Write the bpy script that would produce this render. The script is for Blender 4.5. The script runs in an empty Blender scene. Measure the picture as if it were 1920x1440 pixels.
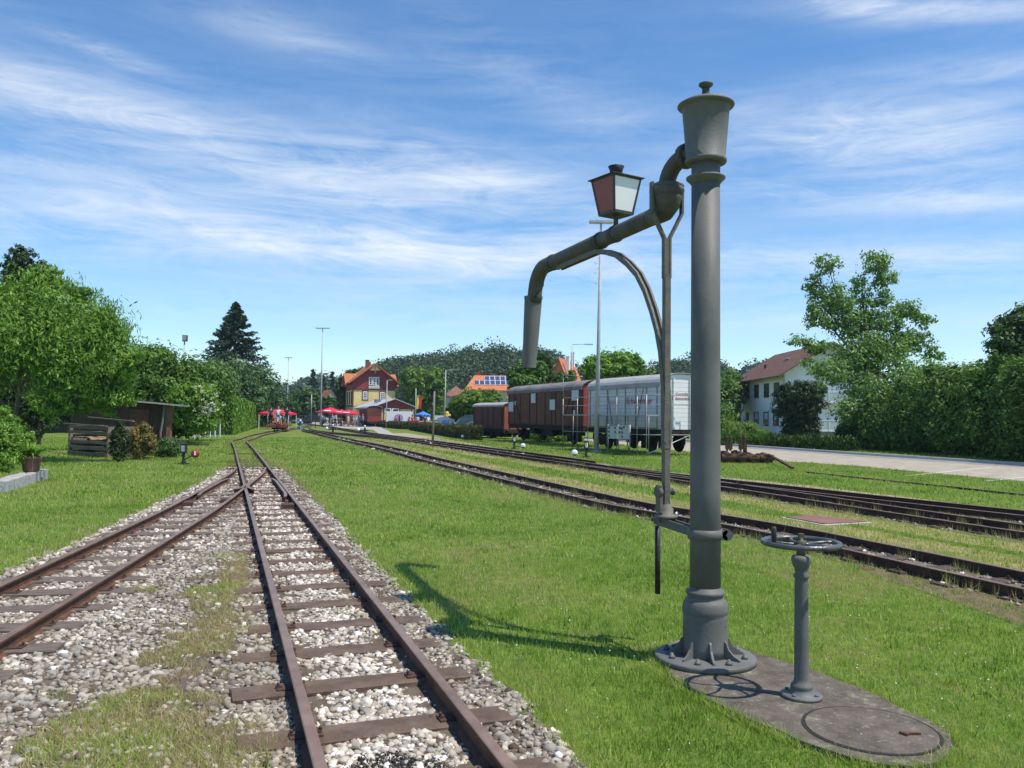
import bpy, math, random
import numpy as np
from mathutils import Vector, Matrix

# ------------------------------------------------------------------ camera
sc = bpy.context.scene
R = math.radians
F = 1553.0
CAMZ = 1.70
PITCH = math.atan(60.5 / F)
ROLL = R(0.6)
fw = Vector((0, math.cos(PITCH), math.sin(PITCH)))
u0 = Vector((0, -math.sin(PITCH), math.cos(PITCH)))
rt = Vector((1, 0, 0)) * math.cos(ROLL) + u0 * math.sin(ROLL)
up = u0 * math.cos(ROLL) - Vector((1, 0, 0)) * math.sin(ROLL)
CP = Vector((0, 0, CAMZ))
cam_d = bpy.data.cameras.new('camera')
cam = bpy.data.objects.new('camera', cam_d)
sc.collection.objects.link(cam)
m3 = Matrix((rt, up, -fw)).transposed()
cam.matrix_world = Matrix.Translation(CP) @ m3.to_4x4()
cam_d.sensor_fit = 'HORIZONTAL'
cam_d.sensor_width = 36.0
cam_d.lens = 36.0 * F / 1920.0
cam_d.clip_start = 0.05
cam_d.clip_end = 8000
sc.camera = cam

def ray(px, py):
    return fw + rt * ((px - 960) / F) - up * ((py - 720) / F)
def gp(px, py, z=0.0):
    d = ray(px, py); t = (z - CAMZ) / d.z
    return Vector((d.x * t, d.y * t, z))
def dp(px, py, Y):
    d = ray(px, py); t = Y / d.y
    return CP + d * t
def zat(px, py, Y):
    return dp(px, py, Y).z

# ------------------------------------------------------------------ light
SUN_EL = R(63.0)
SUN_H = Vector((0.915, -0.40)).normalized()      # horizontal direction towards the sun
sun_dir = Vector((SUN_H.x * math.cos(SUN_EL), SUN_H.y * math.cos(SUN_EL), math.sin(SUN_EL)))
sl = bpy.data.lights.new('sun', 'SUN')
sl.energy = 4.9
sl.angle = R(0.53)
sl.color = (1.0, 0.945, 0.85)
so = bpy.data.objects.new('sun', sl)
sc.collection.objects.link(so)
so.rotation_euler = sun_dir.to_track_quat('Z', 'Y').to_euler()

w = bpy.data.worlds.new("World")
sc.world = w
w.use_nodes = True
nt = w.node_tree
for n in list(nt.nodes): nt.nodes.remove(n)
def N(t, **k):
    n = nt.nodes.new(t)
    for a, b in k.items(): setattr(n, a, b)
    return n
def L(a, b): nt.links.new(a, b)
def M(op, a, b=None, c=None, clamp=False):
    n = N('ShaderNodeMath', operation=op); n.use_clamp = clamp
    for i, v in enumerate((a, b, c)):
        if v is None: continue
        if isinstance(v, (int, float)): n.inputs[i].default_value = v
        else: L(v, n.inputs[i])
    return n.outputs[0]
sky = N('ShaderNodeTexSky', sky_type='NISHITA')
sky.sun_disc = False
sky.sun_elevation = SUN_EL
sky.sun_rotation = math.atan2(SUN_H.x, SUN_H.y)
sky.altitude = 600
sky.air_density = 1.0
sky.dust_density = 0.05
sky.ozone_density = 1.6
tc = N('ShaderNodeTexCoord')
sep = N('ShaderNodeSeparateXYZ'); L(tc.outputs['Generated'], sep.inputs[0])
az = M('ARCTAN2', sep.outputs[0], sep.outputs[1])
el = M('ARCSINE', sep.outputs[2])
def cloudnoise(sx, sy, rot, scale, detail, rough, dist, seed):
    cmb = N('ShaderNodeCombineXYZ')
    ca, sa = math.cos(rot), math.sin(rot)
    xr = M('ADD', M('MULTIPLY', az, ca), M('MULTIPLY', el, sa))
    yr = M('ADD', M('MULTIPLY', az, -sa), M('MULTIPLY', el, ca))
    L(M('MULTIPLY', xr, sx), cmb.inputs[0]); L(M('MULTIPLY', yr, sy), cmb.inputs[1]); cmb.inputs[2].default_value = seed
    n = N('ShaderNodeTexNoise'); n.inputs['Scale'].default_value = scale; n.inputs['Detail'].default_value = detail
    n.inputs['Roughness'].default_value = rough; n.inputs['Distortion'].default_value = dist
    L(cmb.outputs[0], n.inputs['Vector'])
    return n.outputs['Fac']
def uvpix(px, py): return ((px - 960) / F, (778 - py) / F)
def bump(px, py, wx, wy, rot, amp):
    a0, e0 = uvpix(px, py)
    a0 = math.atan(a0); e0 = math.atan(e0)
    ca, sa = math.cos(rot), math.sin(rot)
    dx = M('SUBTRACT', az, a0); dy = M('SUBTRACT', el, e0)
    xr = M('DIVIDE', M('ADD', M('MULTIPLY', dx, ca), M('MULTIPLY', dy, sa)), wx / F)
    yr = M('DIVIDE', M('ADD', M('MULTIPLY', dx, -sa), M('MULTIPLY', dy, ca)), wy / F)
    r2 = M('ADD', M('MULTIPLY', xr, xr), M('MULTIPLY', yr, yr))
    return M('MULTIPLY', M('POWER', 2.718, M('MULTIPLY', r2, -1.0)), amp)
n1 = cloudnoise(1.0, 9.5, R(0), 2.4, 12, 0.64, 0.6, 1.3)
n2 = cloudnoise(2.0, 9.0, R(-3), 4.2, 12, 0.70, 1.3, 7.7)
n3 = cloudnoise(1.0, 2.2, R(-5), 2.0, 3, 0.5, 0.3, 4.1)
mask = bump(500, 330, 620, 75, R(-7), 0.8)
for b in ((900, 320, 260, 60, R(-14), 0.7), (300, 470, 620, 48, R(-2), 0.95), (950, 480, 500, 42, R(-3), 0.95),
          (1650, 285, 260, 60, R(-6), 1.25), (1520, 385, 260, 30, R(-8), 0.6), (1750, 510, 420, 36, R(-3), 0.95), (1850, 405, 160, 34, R(-6), 0.8),
          (1540, 15, 130, 22, R(-20), 1.0), (1760, 80, 230, 24, R(-10), 0.85), (180, 165, 120, 14, R(-10), 0.6), (100, 250, 420, 40, R(-6), 0.55),
          (650, 372, 150, 20, R(-3), 0.7), (1040, 180, 260, 55, R(-24), 0.42), (520, 80, 220, 35, R(-10), 0.42), (700, 600, 900, 18, R(0), 0.35), (500, 560, 900, 60, R(-2), 0.28), (1500, 590, 600, 50, R(-3), 0.30),
          (1900, 200, 200, 20, R(-5), 0.6), (200, 400, 420, 40, R(-10), 0.5)):
    mask = M('ADD', mask, bump(*b))
mask = M('ADD', mask, 0.10)
fib = M('ADD', M('MULTIPLY', n1, 0.6), M('MULTIPLY', n2, 0.4))
fib = M('MULTIPLY', M('SUBTRACT', fib, 0.40), 3.8, clamp=True)
base = M('MULTIPLY', M('SUBTRACT', n3, 0.30), 2.0, clamp=True)
cl = M('MULTIPLY', mask, M('ADD', M('MULTIPLY', fib, 0.82), M('MULTIPLY', base, 0.24)))
cl = M('MULTIPLY', cl, 0.80, clamp=True)
lowfade = M('MULTIPLY', M('SUBTRACT', el, 0.015), 12.0, clamp=True)
cl = M('MULTIPLY', cl, lowfade)
mix = N('ShaderNodeMix', data_type='RGBA'); L(cl, mix.inputs['Factor'])
SKYS = 0.13
hsv = N('ShaderNodeHueSaturation'); hsv.inputs['Saturation'].default_value = 1.22; hsv.inputs['Value'].default_value = 1.20
L(sky.outputs[0], hsv.inputs['Color'])
tnt = N('ShaderNodeMix', data_type='RGBA', blend_type='MULTIPLY'); tnt.inputs['Factor'].default_value = 1.0; tnt.inputs['B'].default_value = (0.90, 0.985, 1.03, 1)
L(hsv.outputs[0], tnt.inputs['A']); L(tnt.outputs['Result'], mix.inputs['A'])
mix.inputs['B'].default_value = (6.3, 6.8, 7.4, 1)
bg = N('ShaderNodeBackground'); bg.inputs[1].default_value = SKYS
L(mix.outputs['Result'], bg.inputs[0])
wo = N('ShaderNodeOutputWorld'); L(bg.outputs[0], wo.inputs[0])
sc.view_settings.view_transform = 'Standard'
sc.view_settings.look = 'None'
sc.view_settings.exposure = 0.15
sc.view_settings.gamma = 1.0
sc.cycles.max_bounces = 6
sc.cycles.transparent_max_bounces = 6
sc.cycles.use_adaptive_sampling = True
sc.cycles.adaptive_threshold = 0.02
sc.cycles.use_denoising = True

# ------------------------------------------------------------------ helpers
COL = sc.collection
rng = np.random.default_rng(7)
random.seed(7)

def mat(name, c1, c2=None, rough=0.8, metal=0.0, scale=8.0, bump=0.0, bscale=None, c3=None, detail=5, spec=0.3, stretch=(1, 1, 1), gen=False):
    m = bpy.data.materials.new(name); m.use_nodes = True
    t = m.node_tree; p = t.nodes['Principled BSDF']
    p.inputs['Roughness'].default_value = rough; p.inputs['Metallic'].default_value = metal
    p.inputs['Specular IOR Level'].default_value = spec
    p.inputs['Base Color'].default_value = (*c1, 1)
    if c2 is not None or bump:
        tcn = t.nodes.new('ShaderNodeTexCoord'); mp = t.nodes.new('ShaderNodeMapping')
        mp.inputs['Scale'].default_value = stretch
        t.links.new(tcn.outputs['Object'], mp.inputs[0])
    if c2 is not None:
        n = t.nodes.new('ShaderNodeTexNoise'); n.inputs['Scale'].default_value = scale; n.inputs['Detail'].default_value = detail
        n.inputs['Roughness'].default_value = 0.65
        t.links.new(mp.outputs[0], n.inputs['Vector'])
        r = t.nodes.new('ShaderNodeValToRGB'); r.color_ramp.elements[0].position = 0.34; r.color_ramp.elements[1].position = 0.66
        r.color_ramp.elements[0].color = (*c1, 1); r.color_ramp.elements[1].color = (*c2, 1)
        if c3 is not None:
            e = r.color_ramp.elements.new(0.8); e.color = (*c3, 1)
        t.links.new(n.outputs['Fac'], r.inputs[0]); t.links.new(r.outputs[0], p.inputs['Base Color'])
    if bump:
        n2 = t.nodes.new('ShaderNodeTexNoise'); n2.inputs['Scale'].default_value = bscale or scale * 4; n2.inputs['Detail'].default_value = 6
        t.links.new(mp.outputs[0], n2.inputs['Vector'])
        b = t.nodes.new('ShaderNodeBump'); b.inputs['Strength'].default_value = bump; b.inputs['Distance'].default_value = 0.02
        t.links.new(n2.outputs['Fac'], b.inputs['Height']); t.links.new(b.outputs[0], p.inputs['Normal'])
    return m

def leafmat(name, cols, trans=0.35, rough=0.5, spec=0.25):
    m = bpy.data.materials.new(name); m.use_nodes = True
    t = m.node_tree; p = t.nodes['Principled BSDF']; out = t.nodes['Material Output']
    a = t.nodes.new('ShaderNodeAttribute'); a.attribute_name = 'tint'
    r = t.nodes.new('ShaderNodeValToRGB')
    el_ = r.color_ramp.elements
    el_[0].position = 0; el_[0].color = (*cols[0], 1); el_[1].position = 1; el_[1].color = (*cols[-1], 1)
    for i, c in enumerate(cols[1:-1]):
        e = el_.new((i + 1) / (len(cols) - 1)); e.color = (*c, 1)
    t.links.new(a.outputs['Fac'], r.inputs[0]); t.links.new(r.outputs[0], p.inputs['Base Color'])
    p.inputs['Roughness'].default_value = rough; p.inputs['Specular IOR Level'].default_value = spec
    if trans > 0:
        tr = t.nodes.new('ShaderNodeBsdfTranslucent'); mx = t.nodes.new('ShaderNodeMixShader'); mx.inputs[0].default_value = trans
        g = t.nodes.new('ShaderNodeMix'); g.data_type = 'RGBA'; g.blend_type = 'MULTIPLY'; g.inputs['Factor'].default_value = 1
        g.inputs['B'].default_value = (1.0, 1.15, 0.5, 1); t.links.new(r.outputs[0], g.inputs['A'])
        t.links.new(g.outputs['Result'], tr.inputs[0])
        t.links.new(p.outputs[0], mx.inputs[1]); t.links.new(tr.outputs[0], mx.inputs[2]); t.links.new(mx.outputs[0], out.inputs[0])
    return m

class MB:
    def __init__(s): s.v = []; s.f = []; s.mi = []; s.sm = []
    def add(s, vs, fs, mi=0, sm=False):
        b = len(s.v); s.v += [tuple(v) for v in vs]
        for f in fs: s.f.append(tuple(b + i for i in f)); s.mi.append(mi); s.sm.append(sm)
        return s
    def box(s, c, sz, rot=None, mi=0, ax=None):
        """centre, full size; rot = z angle, or ax = 3 axis vectors"""
        c = Vector(c); h = [x / 2 for x in sz]
        if ax is None:
            a = rot or 0.0; ax = (Vector((math.cos(a), math.sin(a), 0)), Vector((-math.sin(a), math.cos(a), 0)), Vector((0, 0, 1)))
        vs = []
        for i in (-1, 1):
            for j in (-1, 1):
                for k in (-1, 1): vs.append(c + ax[0] * (i * h[0]) + ax[1] * (j * h[1]) + ax[2] * (k * h[2]))
        return s.add(vs, [(0, 1, 3, 2), (4, 6, 7, 5), (0, 4, 5, 1), (2, 3, 7, 6), (0, 2, 6, 4), (1, 5, 7, 3)], mi)
    def bar(s, a, b, w, h, mi=0, upv=(0, 0, 1)):
        a, b = Vector(a), Vector(b); d = (b - a); l = d.length
        if l < 1e-6: return s
        x = d / l; upv = Vector(upv)
        y = upv.cross(x)
        if y.length < 1e-3: y = Vector((0, 1, 0)).cross(x)
        y.normalize(); z = x.cross(y)
        return s.box((a + b) / 2, (l, w, h), ax=(x, y, z), mi=mi)
    def tube(s, pts, r, n=10, mi=0, caps=True, sm=True):
        pts = [Vector(p) for p in pts]; k = len(pts)
        rs = r if isinstance(r, (list, tuple)) else [r] * k
        t0 = (pts[1] - pts[0]).normalized()
        nrm = t0.orthogonal().normalized()
        vs = []
        for i in range(k):
            t = (pts[min(i + 1, k - 1)] - pts[max(i - 1, 0)])
            if t.length < 1e-9: t = t0
            t.normalize()
            nrm = (nrm - t * nrm.dot(t)).normalized(); bn = t.cross(nrm)
            for j in range(n):
                a = 2 * math.pi * j / n
                vs.append(pts[i] + (nrm * math.cos(a) + bn * math.sin(a)) * rs[i])
        fs = [(i * n + j, i * n + (j + 1) % n, (i + 1) * n + (j + 1) % n, (i + 1) * n + j) for i in range(k - 1) for j in range(n)]
        s.add(vs, fs, mi, sm)
        if caps:
            s.add(vs[:n], [tuple(range(n))[::-1]], mi); s.add(vs[-n:], [tuple(range(n))], mi)
        return s
    def lathe(s, c, prof, n=32, mi=0, axis=(0, 0, 1), split=True):
        """prof: (r, h) pairs from bottom up"""
        c = Vector(c); z = Vector(axis).normalized(); x = z.orthogonal().normalized(); y = z.cross(x)
        for i in range(len(prof) - 1):
            (r0, h0), (r1, h1) = prof[i], prof[i + 1]
            vs = []
            for r, h in ((r0, h0), (r1, h1)):
                for j in range(n):
                    a = 2 * math.pi * j / n; vs.append(c + z * h + (x * math.cos(a) + y * math.sin(a)) * max(r, 1e-4))
            s.add(vs, [(j, (j + 1) % n, n + (j + 1) % n, n + j) for j in range(n)], mi, True)
        for (r, h), rev in ((prof[0], True), (prof[-1], False)):
            if r > 1e-3:
                vs = [c + z * h + (x * math.cos(2 * math.pi * j / n) + y * math.sin(2 * math.pi * j / n)) * r for j in range(n)]
                s.add(vs, [tuple(range(n))[::-1] if rev else tuple(range(n))], mi)
        return s
    def prism(s, poly, z0, z1, mi=0):
        n = len(poly); vs = [(p[0], p[1], z0) for p in poly] + [(p[0], p[1], z1) for p in poly]
        fs = [tuple(range(n))[::-1], tuple(range(n, 2 * n))] + [(i, (i + 1) % n, n + (i + 1) % n, n + i) for i in range(n)]
        return s.add(vs, fs, mi)
    def extr(s, poly3, d, mi=0):
        """closed 3-D outline extruded along vector d"""
        n = len(poly3); d = Vector(d); a = [Vector(p) for p in poly3]; b = [p + d for p in a]
        return s.add(a + b, [tuple(range(n))[::-1], tuple(range(n, 2 * n))] + [(i, (i + 1) % n, n + (i + 1) % n, n + i) for i in range(n)], mi)
    def sphere(s, c, r, n=12, mi=0, sc3=(1, 1, 1)):
        c = Vector(c); m_ = n // 2; vs = []
        for i in range(m_ + 1):
            ph = math.pi * i / m_
            for j in range(n):
                a = 2 * math.pi * j / n
                vs.append((c.x + r * sc3[0] * math.sin(ph) * math.cos(a), c.y + r * sc3[1] * math.sin(ph) * math.sin(a), c.z + r * sc3[2] * math.cos(ph)))
        return s.add(vs, [(i * n + j, (i + 1) * n + j, (i + 1) * n + (j + 1) % n, i * n + (j + 1) % n) for i in range(m_) for j in range(n)], mi, True)
    def build(s, name, mats, parent=None, bevel=0.0):
        me = bpy.data.meshes.new(name); me.from_pydata(s.v, [], s.f)
        if not isinstance(mats, (list, tuple)): mats = [mats]
        for m in mats: me.materials.append(m)
        me.polygons.foreach_set('material_index', s.mi); me.polygons.foreach_set('use_smooth', s.sm)
        me.update()
        import bmesh
        bm = bmesh.new(); bm.from_mesh(me); bmesh.ops.remove_doubles(bm, verts=bm.verts, dist=1e-5)
        bmesh.ops.recalc_face_normals(bm, faces=bm.faces); bm.to_mesh(me); bm.free()
        o = bpy.data.objects.new(name, me); COL.objects.link(o)
        if parent is not None: o.parent = parent
        if bevel:
            b = o.modifiers.new('b', 'BEVEL'); b.width = bevel; b.segments = 2; b.limit_method = 'ANGLE'
        return o

def tag(o, label=None, cat=None, group=None, kind=None):
    if label: o['label'] = label
    if cat: o['category'] = cat
    if group: o['group'] = group
    if kind: o['kind'] = kind
    return o
def thing(name, label, cat, loc=(0, 0, 0), rz=0.0, group=None):
    o = bpy.data.objects.new(name, None); COL.objects.link(o); o.empty_display_size = 0.2
    o.location = loc; o.rotation_euler = (0, 0, rz)
    return tag(o, label, cat, group)
def copy_tree(o, parent=None):
    c = o.copy(); COL.objects.link(c); c.parent = parent
    for ch in [x for x in bpy.data.objects if x.parent == o]: copy_tree(ch, c)
    return c
def npmesh(name, V, n, mats, parent=None, tint=None, mi=None, smooth=False):
    """V: (k*n,3) array, faces of n consecutive verts"""
    k = len(V) // n
    me = bpy.data.meshes.new(name)
    me.vertices.add(len(V)); me.vertices.foreach_set('co', np.ascontiguousarray(V, dtype=np.float32).ravel())
    me.loops.add(len(V)); me.loops.foreach_set('vertex_index', np.arange(len(V), dtype=np.int32))
    me.polygons.add(k); me.polygons.foreach_set('loop_start', np.arange(0, len(V), n, dtype=np.int32))
    if tint is not None:
        a = me.attributes.new('tint', 'FLOAT', 'FACE'); a.data.foreach_set('value', np.ascontiguousarray(tint, dtype=np.float32))
    if not isinstance(mats, (list, tuple)): mats = [mats]
    for m in mats: me.materials.append(m)
    if mi is not None: me.polygons.foreach_set('material_index', mi.astype(np.int32))
    me.update(calc_edges=True)
    o = bpy.data.objects.new(name, me); COL.objects.link(o)
    if parent is not None: o.parent = parent
    return o
def sheet(name, poly, z, m, kind='structure'):
    mb = MB(); mb.add([(p[0], p[1], z) for p in poly], [tuple(range(len(poly)))])
    o = mb.build(name, m); o['kind'] = kind; return o
def spline(pts, step):
    """Catmull-Rom through pts, resampled evenly -> (n,2) array"""
    P = np.array([(p[0], p[1]) for p in pts], float)
    P = np.vstack([2 * P[0] - P[1], P, 2 * P[-1] - P[-2]])
    out = []
    for i in range(1, len(P) - 2):
        for t in np.linspace(0, 1, 40, endpoint=False):
            a, b, c, d = P[i - 1], P[i], P[i + 1], P[i + 2]
            out.append(0.5 * (2 * b + (c - a) * t + (2 * a - 5 * b + 4 * c - d) * t * t + (3 * b - a - 3 * c + d) * t ** 3))
    out.append(P[-2]); out = np.array(out)
    s = np.r_[0, np.cumsum(np.linalg.norm(np.diff(out, axis=0), axis=1))]
    q = np.arange(0, s[-1], step)
    return np.c_[np.interp(q, s, out[:, 0]), np.interp(q, s, out[:, 1])]
def vnoise(x, y, s, seed=0):
    """cheap smooth value noise on arrays, 0..1"""
    x = np.asarray(x) / s; y = np.asarray(y) / s
    xi = np.floor(x).astype(np.int64); yi = np.floor(y).astype(np.int64); fx = x - xi; fy = y - yi
    fx = fx * fx * (3 - 2 * fx); fy = fy * fy * (3 - 2 * fy)
    def h(a, b):
        n = (a * 374761393 + b * 668265263 + seed * 974711) & 0xffffffff
        n = ((n ^ (n >> 13)) * 1274126177) & 0xffffffff
        return ((n ^ (n >> 16)) & 0xffff) / 65535.0
    return (h(xi, yi) * (1 - fx) + h(xi + 1, yi) * fx) * (1 - fy) + (h(xi, yi + 1) * (1 - fx) + h(xi + 1, yi + 1) * fx) * fy
def fbm(x, y, s, seed=0):
    return 0.5 * vnoise(x, y, s, seed) + 0.3 * vnoise(x, y, s / 2.3, seed + 1) + 0.2 * vnoise(x, y, s / 5.1, seed + 2)

# ------------------------------------------------------------------ ground
def ground_mat():
    m = bpy.data.materials.new('lawn_ground'); m.use_nodes = True
    t = m.node_tree; p = t.nodes['Principled BSDF']; p.inputs['Roughness'].default_value = 0.9; p.inputs['Specular IOR Level'].default_value = 0.1
    g = t.nodes.new('ShaderNodeNewGeometry')
    def noise(s, d, rough=0.6):
        n = t.nodes.new('ShaderNodeTexNoise'); n.inputs['Scale'].default_value = s; n.inputs['Detail'].default_value = d; n.inputs['Roughness'].default_value = rough
        t.links.new(g.outputs['Position'], n.inputs['Vector']); return n.outputs['Fac']
    def ramp(f, stops):
        r = t.nodes.new('ShaderNodeValToRGB'); e = r.color_ramp.elements
        e[0].position, e[0].color = stops[0][0], (*stops[0][1], 1); e[1].position, e[1].color = stops[-1][0], (*stops[-1][1], 1)
        for q, c in stops[1:-1]:
            x = e.new(q); x.color = (*c, 1)
        t.links.new(f, r.inputs[0]); return r.outputs[0]
    def mx(f, a, b, bt='MIX'):
        n = t.nodes.new('ShaderNodeMix'); n.data_type = 'RGBA'; n.blend_type = bt
        if isinstance(f, float): n.inputs['Factor'].default_value = f
        else: t.links.new(f, n.inputs['Factor'])
        t.links.new(a, n.inputs['A']); t.links.new(b, n.inputs['B']); return n.outputs['Result']
    a = ramp(noise(0.35, 6), [(0.3, (0.095, 0.155, 0.026)), (0.52, (0.14, 0.20, 0.036)), (0.72, (0.19, 0.22, 0.052))])
    b = ramp(noise(7.0, 6, 0.75), [(0.28, (0.42, 0.42, 0.40)), (0.5, (1, 1, 1)), (0.75, (1.55, 1.5, 1.3))])
    c = mx(1.0, a, b, 'MULTIPLY')
    dry = ramp(noise(0.9, 5, 0.7), [(0.55, (0, 0, 0)), (0.68, (0.7, 0.7, 0.7))])
    dc = t.nodes.new('ShaderNodeRGB'); dc.outputs[0].default_value = (0.24, 0.19, 0.085, 1)
    c = mx(dry, c, dc.outputs[0])
    t.links.new(c, p.inputs['Base Color'])
    bp = t.nodes.new('ShaderNodeBump'); bp.inputs['Strength'].default_value = 0.8; bp.inputs['Distance'].default_value = 0.06
    t.links.new(noise(9.0, 5, 0.8), bp.inputs['Height']); t.links.new(bp.outputs[0], p.inputs['Normal'])
    return m
M_lawn = ground_mat()
sheet('ground', [(-900, -60), (900, -60), (900, 1100), (-900, 1100)], 0.0, M_lawn)

M_rust = mat('rusty_rail', (0.082, 0.037, 0.021), (0.145, 0.070, 0.040), rough=0.72, scale=6, bump=0.25, bscale=60, metal=0.0, spec=0.35)  # rust tone lowered to carry the shade on the rail flanks
M_rusth = mat('rail_head', (0.175, 0.100, 0.062), (0.29, 0.18, 0.125), rough=0.38, scale=3, stretch=(1, 1, 1), metal=0.25, spec=0.5)
M_rustdk = mat('dark_rail', (0.045, 0.026, 0.020), (0.085, 0.048, 0.034), rough=0.8, scale=8, bump=0.2, bscale=50)
M_steel_sl = mat('sleeper_brown', (0.085, 0.056, 0.040), (0.155, 0.104, 0.076), rough=0.8, scale=4, bump=0.3, bscale=25)
M_wood_sl = mat('sleeper_wood', (0.095, 0.070, 0.056), (0.20, 0.160, 0.135), rough=0.9, scale=5, bump=0.5, bscale=30, stretch=(1, 8, 8))
M_sl_dk = mat('sleeper_dark', (0.05, 0.036, 0.028), (0.10, 0.075, 0.058), rough=.9, scale=6)
M_clip = mat('fastening', (0.060, 0.034, 0.026), (0.11, 0.06, 0.045), rough=0.7, scale=40)
M_bed = mat('ballast_soil', (0.075, 0.056, 0.040), (0.16, 0.125, 0.09), rough=0.95, scale=9, bump=0.9, bscale=28, detail=8, c3=(0.32, 0.28, 0.23))  # brown soil, darkened further to hold the shade in crevices between stones
RT = 0.125

def offs(P, d):
    T = np.gradient(P, axis=0); T /= np.linalg.norm(T, axis=1)[:, None]
    return P + np.c_[T[:, 1], -T[:, 0]] * d
def rail_mesh(P, name, parent, m, z=RT, h=0.12, head=0.060):
    """I-section swept along the plan polyline P"""
    hw, fw_, wb = head / 2, 0.045, 0.008
    prof = [(-fw_, -h), (fw_, -h), (fw_, -h + .008), (wb, -h + .02), (wb, -.028), (hw, -.020), (hw, -.004), (hw - .006, 0), (-hw + .006, 0), (-hw, -.004), (-hw, -.020), (-wb, -.028), (-wb, -h + .02), (-fw_, -h + .008)]
    T = np.gradient(P, axis=0); T /= np.linalg.norm(T, axis=1)[:, None]
    Nn = np.c_[T[:, 1], -T[:, 0]]; k = len(prof)
    vs = [(p[0] + n[0] * a, p[1] + n[1] * a, z + b) for p, n in zip(P, Nn) for a, b in prof]
    mb = MB()
    for i in range(len(P) - 1):
        pass
    fs = [(i * k + j, i * k + (j + 1) % k, (i + 1) * k + (j + 1) % k, (i + 1) * k + j) for i in range(len(P) - 1) for j in range(k)]
    mb.add(vs, fs, 0); mb.mi = [1 if (f % k) in (6, 7, 8) else 0 for f in range(len(fs))]
    mb.add(vs[:k], [tuple(range(k))[::-1]], 0); mb.add(vs[-k:], [tuple(range(k))], 0)
    return mb.build(name, [m, M_rusth], parent)
def sleeper_proto(m, ln=1.42, wd=0.225, seed=0, clips=True):
    r = random.Random(seed); mb = MB()
    nseg = 7; vs = []
    for i in range(nseg + 1):
        x = -ln / 2 + ln * i / nseg + (r.uniform(-.02, .02) if 0 < i < nseg else r.uniform(-.04, .04))
        for (y, z) in ((-wd / 2, -.1), (-wd / 2, -.006), (-wd / 2 + .012, .0), (wd / 2 - .012, .0), (wd / 2, -.006), (wd / 2, -.1)):
            vs.append((x + r.uniform(-.006, .006), y + r.uniform(-.006, .006), z + (r.uniform(-.004, .003) if z > -.05 else 0)))
    fs = [(i * 6 + j, i * 6 + (j + 1) % 6, (i + 1) * 6 + (j + 1) % 6, (i + 1) * 6 + j) for i in range(nseg) for j in range(6)]
    mb.add(vs, fs + [tuple(range(6))[::-1], tuple(range(nseg * 6, nseg * 6 + 6))], 0)
    if clips:
        for sx in (-.4, .4):
            mb.box((sx, 0, .004), (.17, .10, .010), mi=1)
            for q in (-.065, .065):
                mb.box((sx + q, 0, .014), (.022, .036, .014), mi=1)
                mb.lathe((sx + q * 1.15, .0, .02), [(.009, 0), (.009, .016), (.004, .020)], n=6, mi=1)
    o = mb.build('sleeper', [m, M_clip]); return o.data, o
SLZ = 0.030
def track(name, label, pts, group, m_rail=None, sl_m=None, sl_from=0, sl_to=1e9, sp=0.62, gauge=0.81, rails=(-1, 1), clips=True, jit=0.02, z=RT):
    t = thing(name, label, 'railway track', (0, 0, 0), 0, group)
    P = spline(pts, 0.5)
    for s in rails: rail_mesh(offs(P, s * gauge / 2), 'rail', t, m_rail or M_rust, z)
    if sl_m is not None:
        protos = [sleeper_proto(sl_m, ln=1.42 if m_rail is None else 1.16, seed=i + len(name), clips=clips) for i in range(3)]
        for _, o in protos: bpy.data.objects.remove(o)
        Q = spline(pts, sp); T = np.gradient(Q, axis=0); n = 0
        r = random.Random(len(label))
        for i in range(len(Q)):
            if sl_from <= Q[i][1] <= sl_to and n < 100:
                o = bpy.data.objects.new('sleeper', protos[r.randrange(3)][0]); COL.objects.link(o); o.parent = t
                o.location = (Q[i][0] + r.uniform(-.03, .03), Q[i][1] + r.uniform(-.02, .02), SLZ + r.uniform(-.012, .004))
                o.rotation_euler = (0, 0, math.atan2(T[i][1], T[i][0]) - math.pi / 2 + r.uniform(-.02, .02)); n += 1
    return t, P
def mainx(y): return -0.455 - 0.3455 * (y - 3.9)
main_pts = [(mainx(y), y) for y in (0.232, 4, 10, 18, 27, 38)] + [(-15.75, 48.1), (-16.75, 52.6), (-18.9, 61.5), (-20.6, 70.5), (-22.6, 82), (-25.5, 100), (-30, 125)]
tr_main, P_main = track('railway_track', 'rusty brown narrow gauge track running away from the camera beside the water crane', main_pts, 'narrow gauge tracks', sl_m=M_steel_sl, sl_from=.2, sl_to=31, sp=0.76)
br_pts = [(-3.2, 0.8), (-3.55, 3.2), (-3.85, 5.3), (-4.12, 7.0), (-4.42, 8.8), (-4.83, 11.2), (-5.33, 14.0), (-6.17, 18.1), (-7.0, 22.0), (-7.72, 24.7)]
tr_br, P_br = track('railway_track', 'branch track curving off at the left on weathered grey wooden sleepers', br_pts, 'narrow gauge tracks', sl_m=M_wood_sl, sl_from=1.5, sl_to=17.6, sp=0.64)
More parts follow.
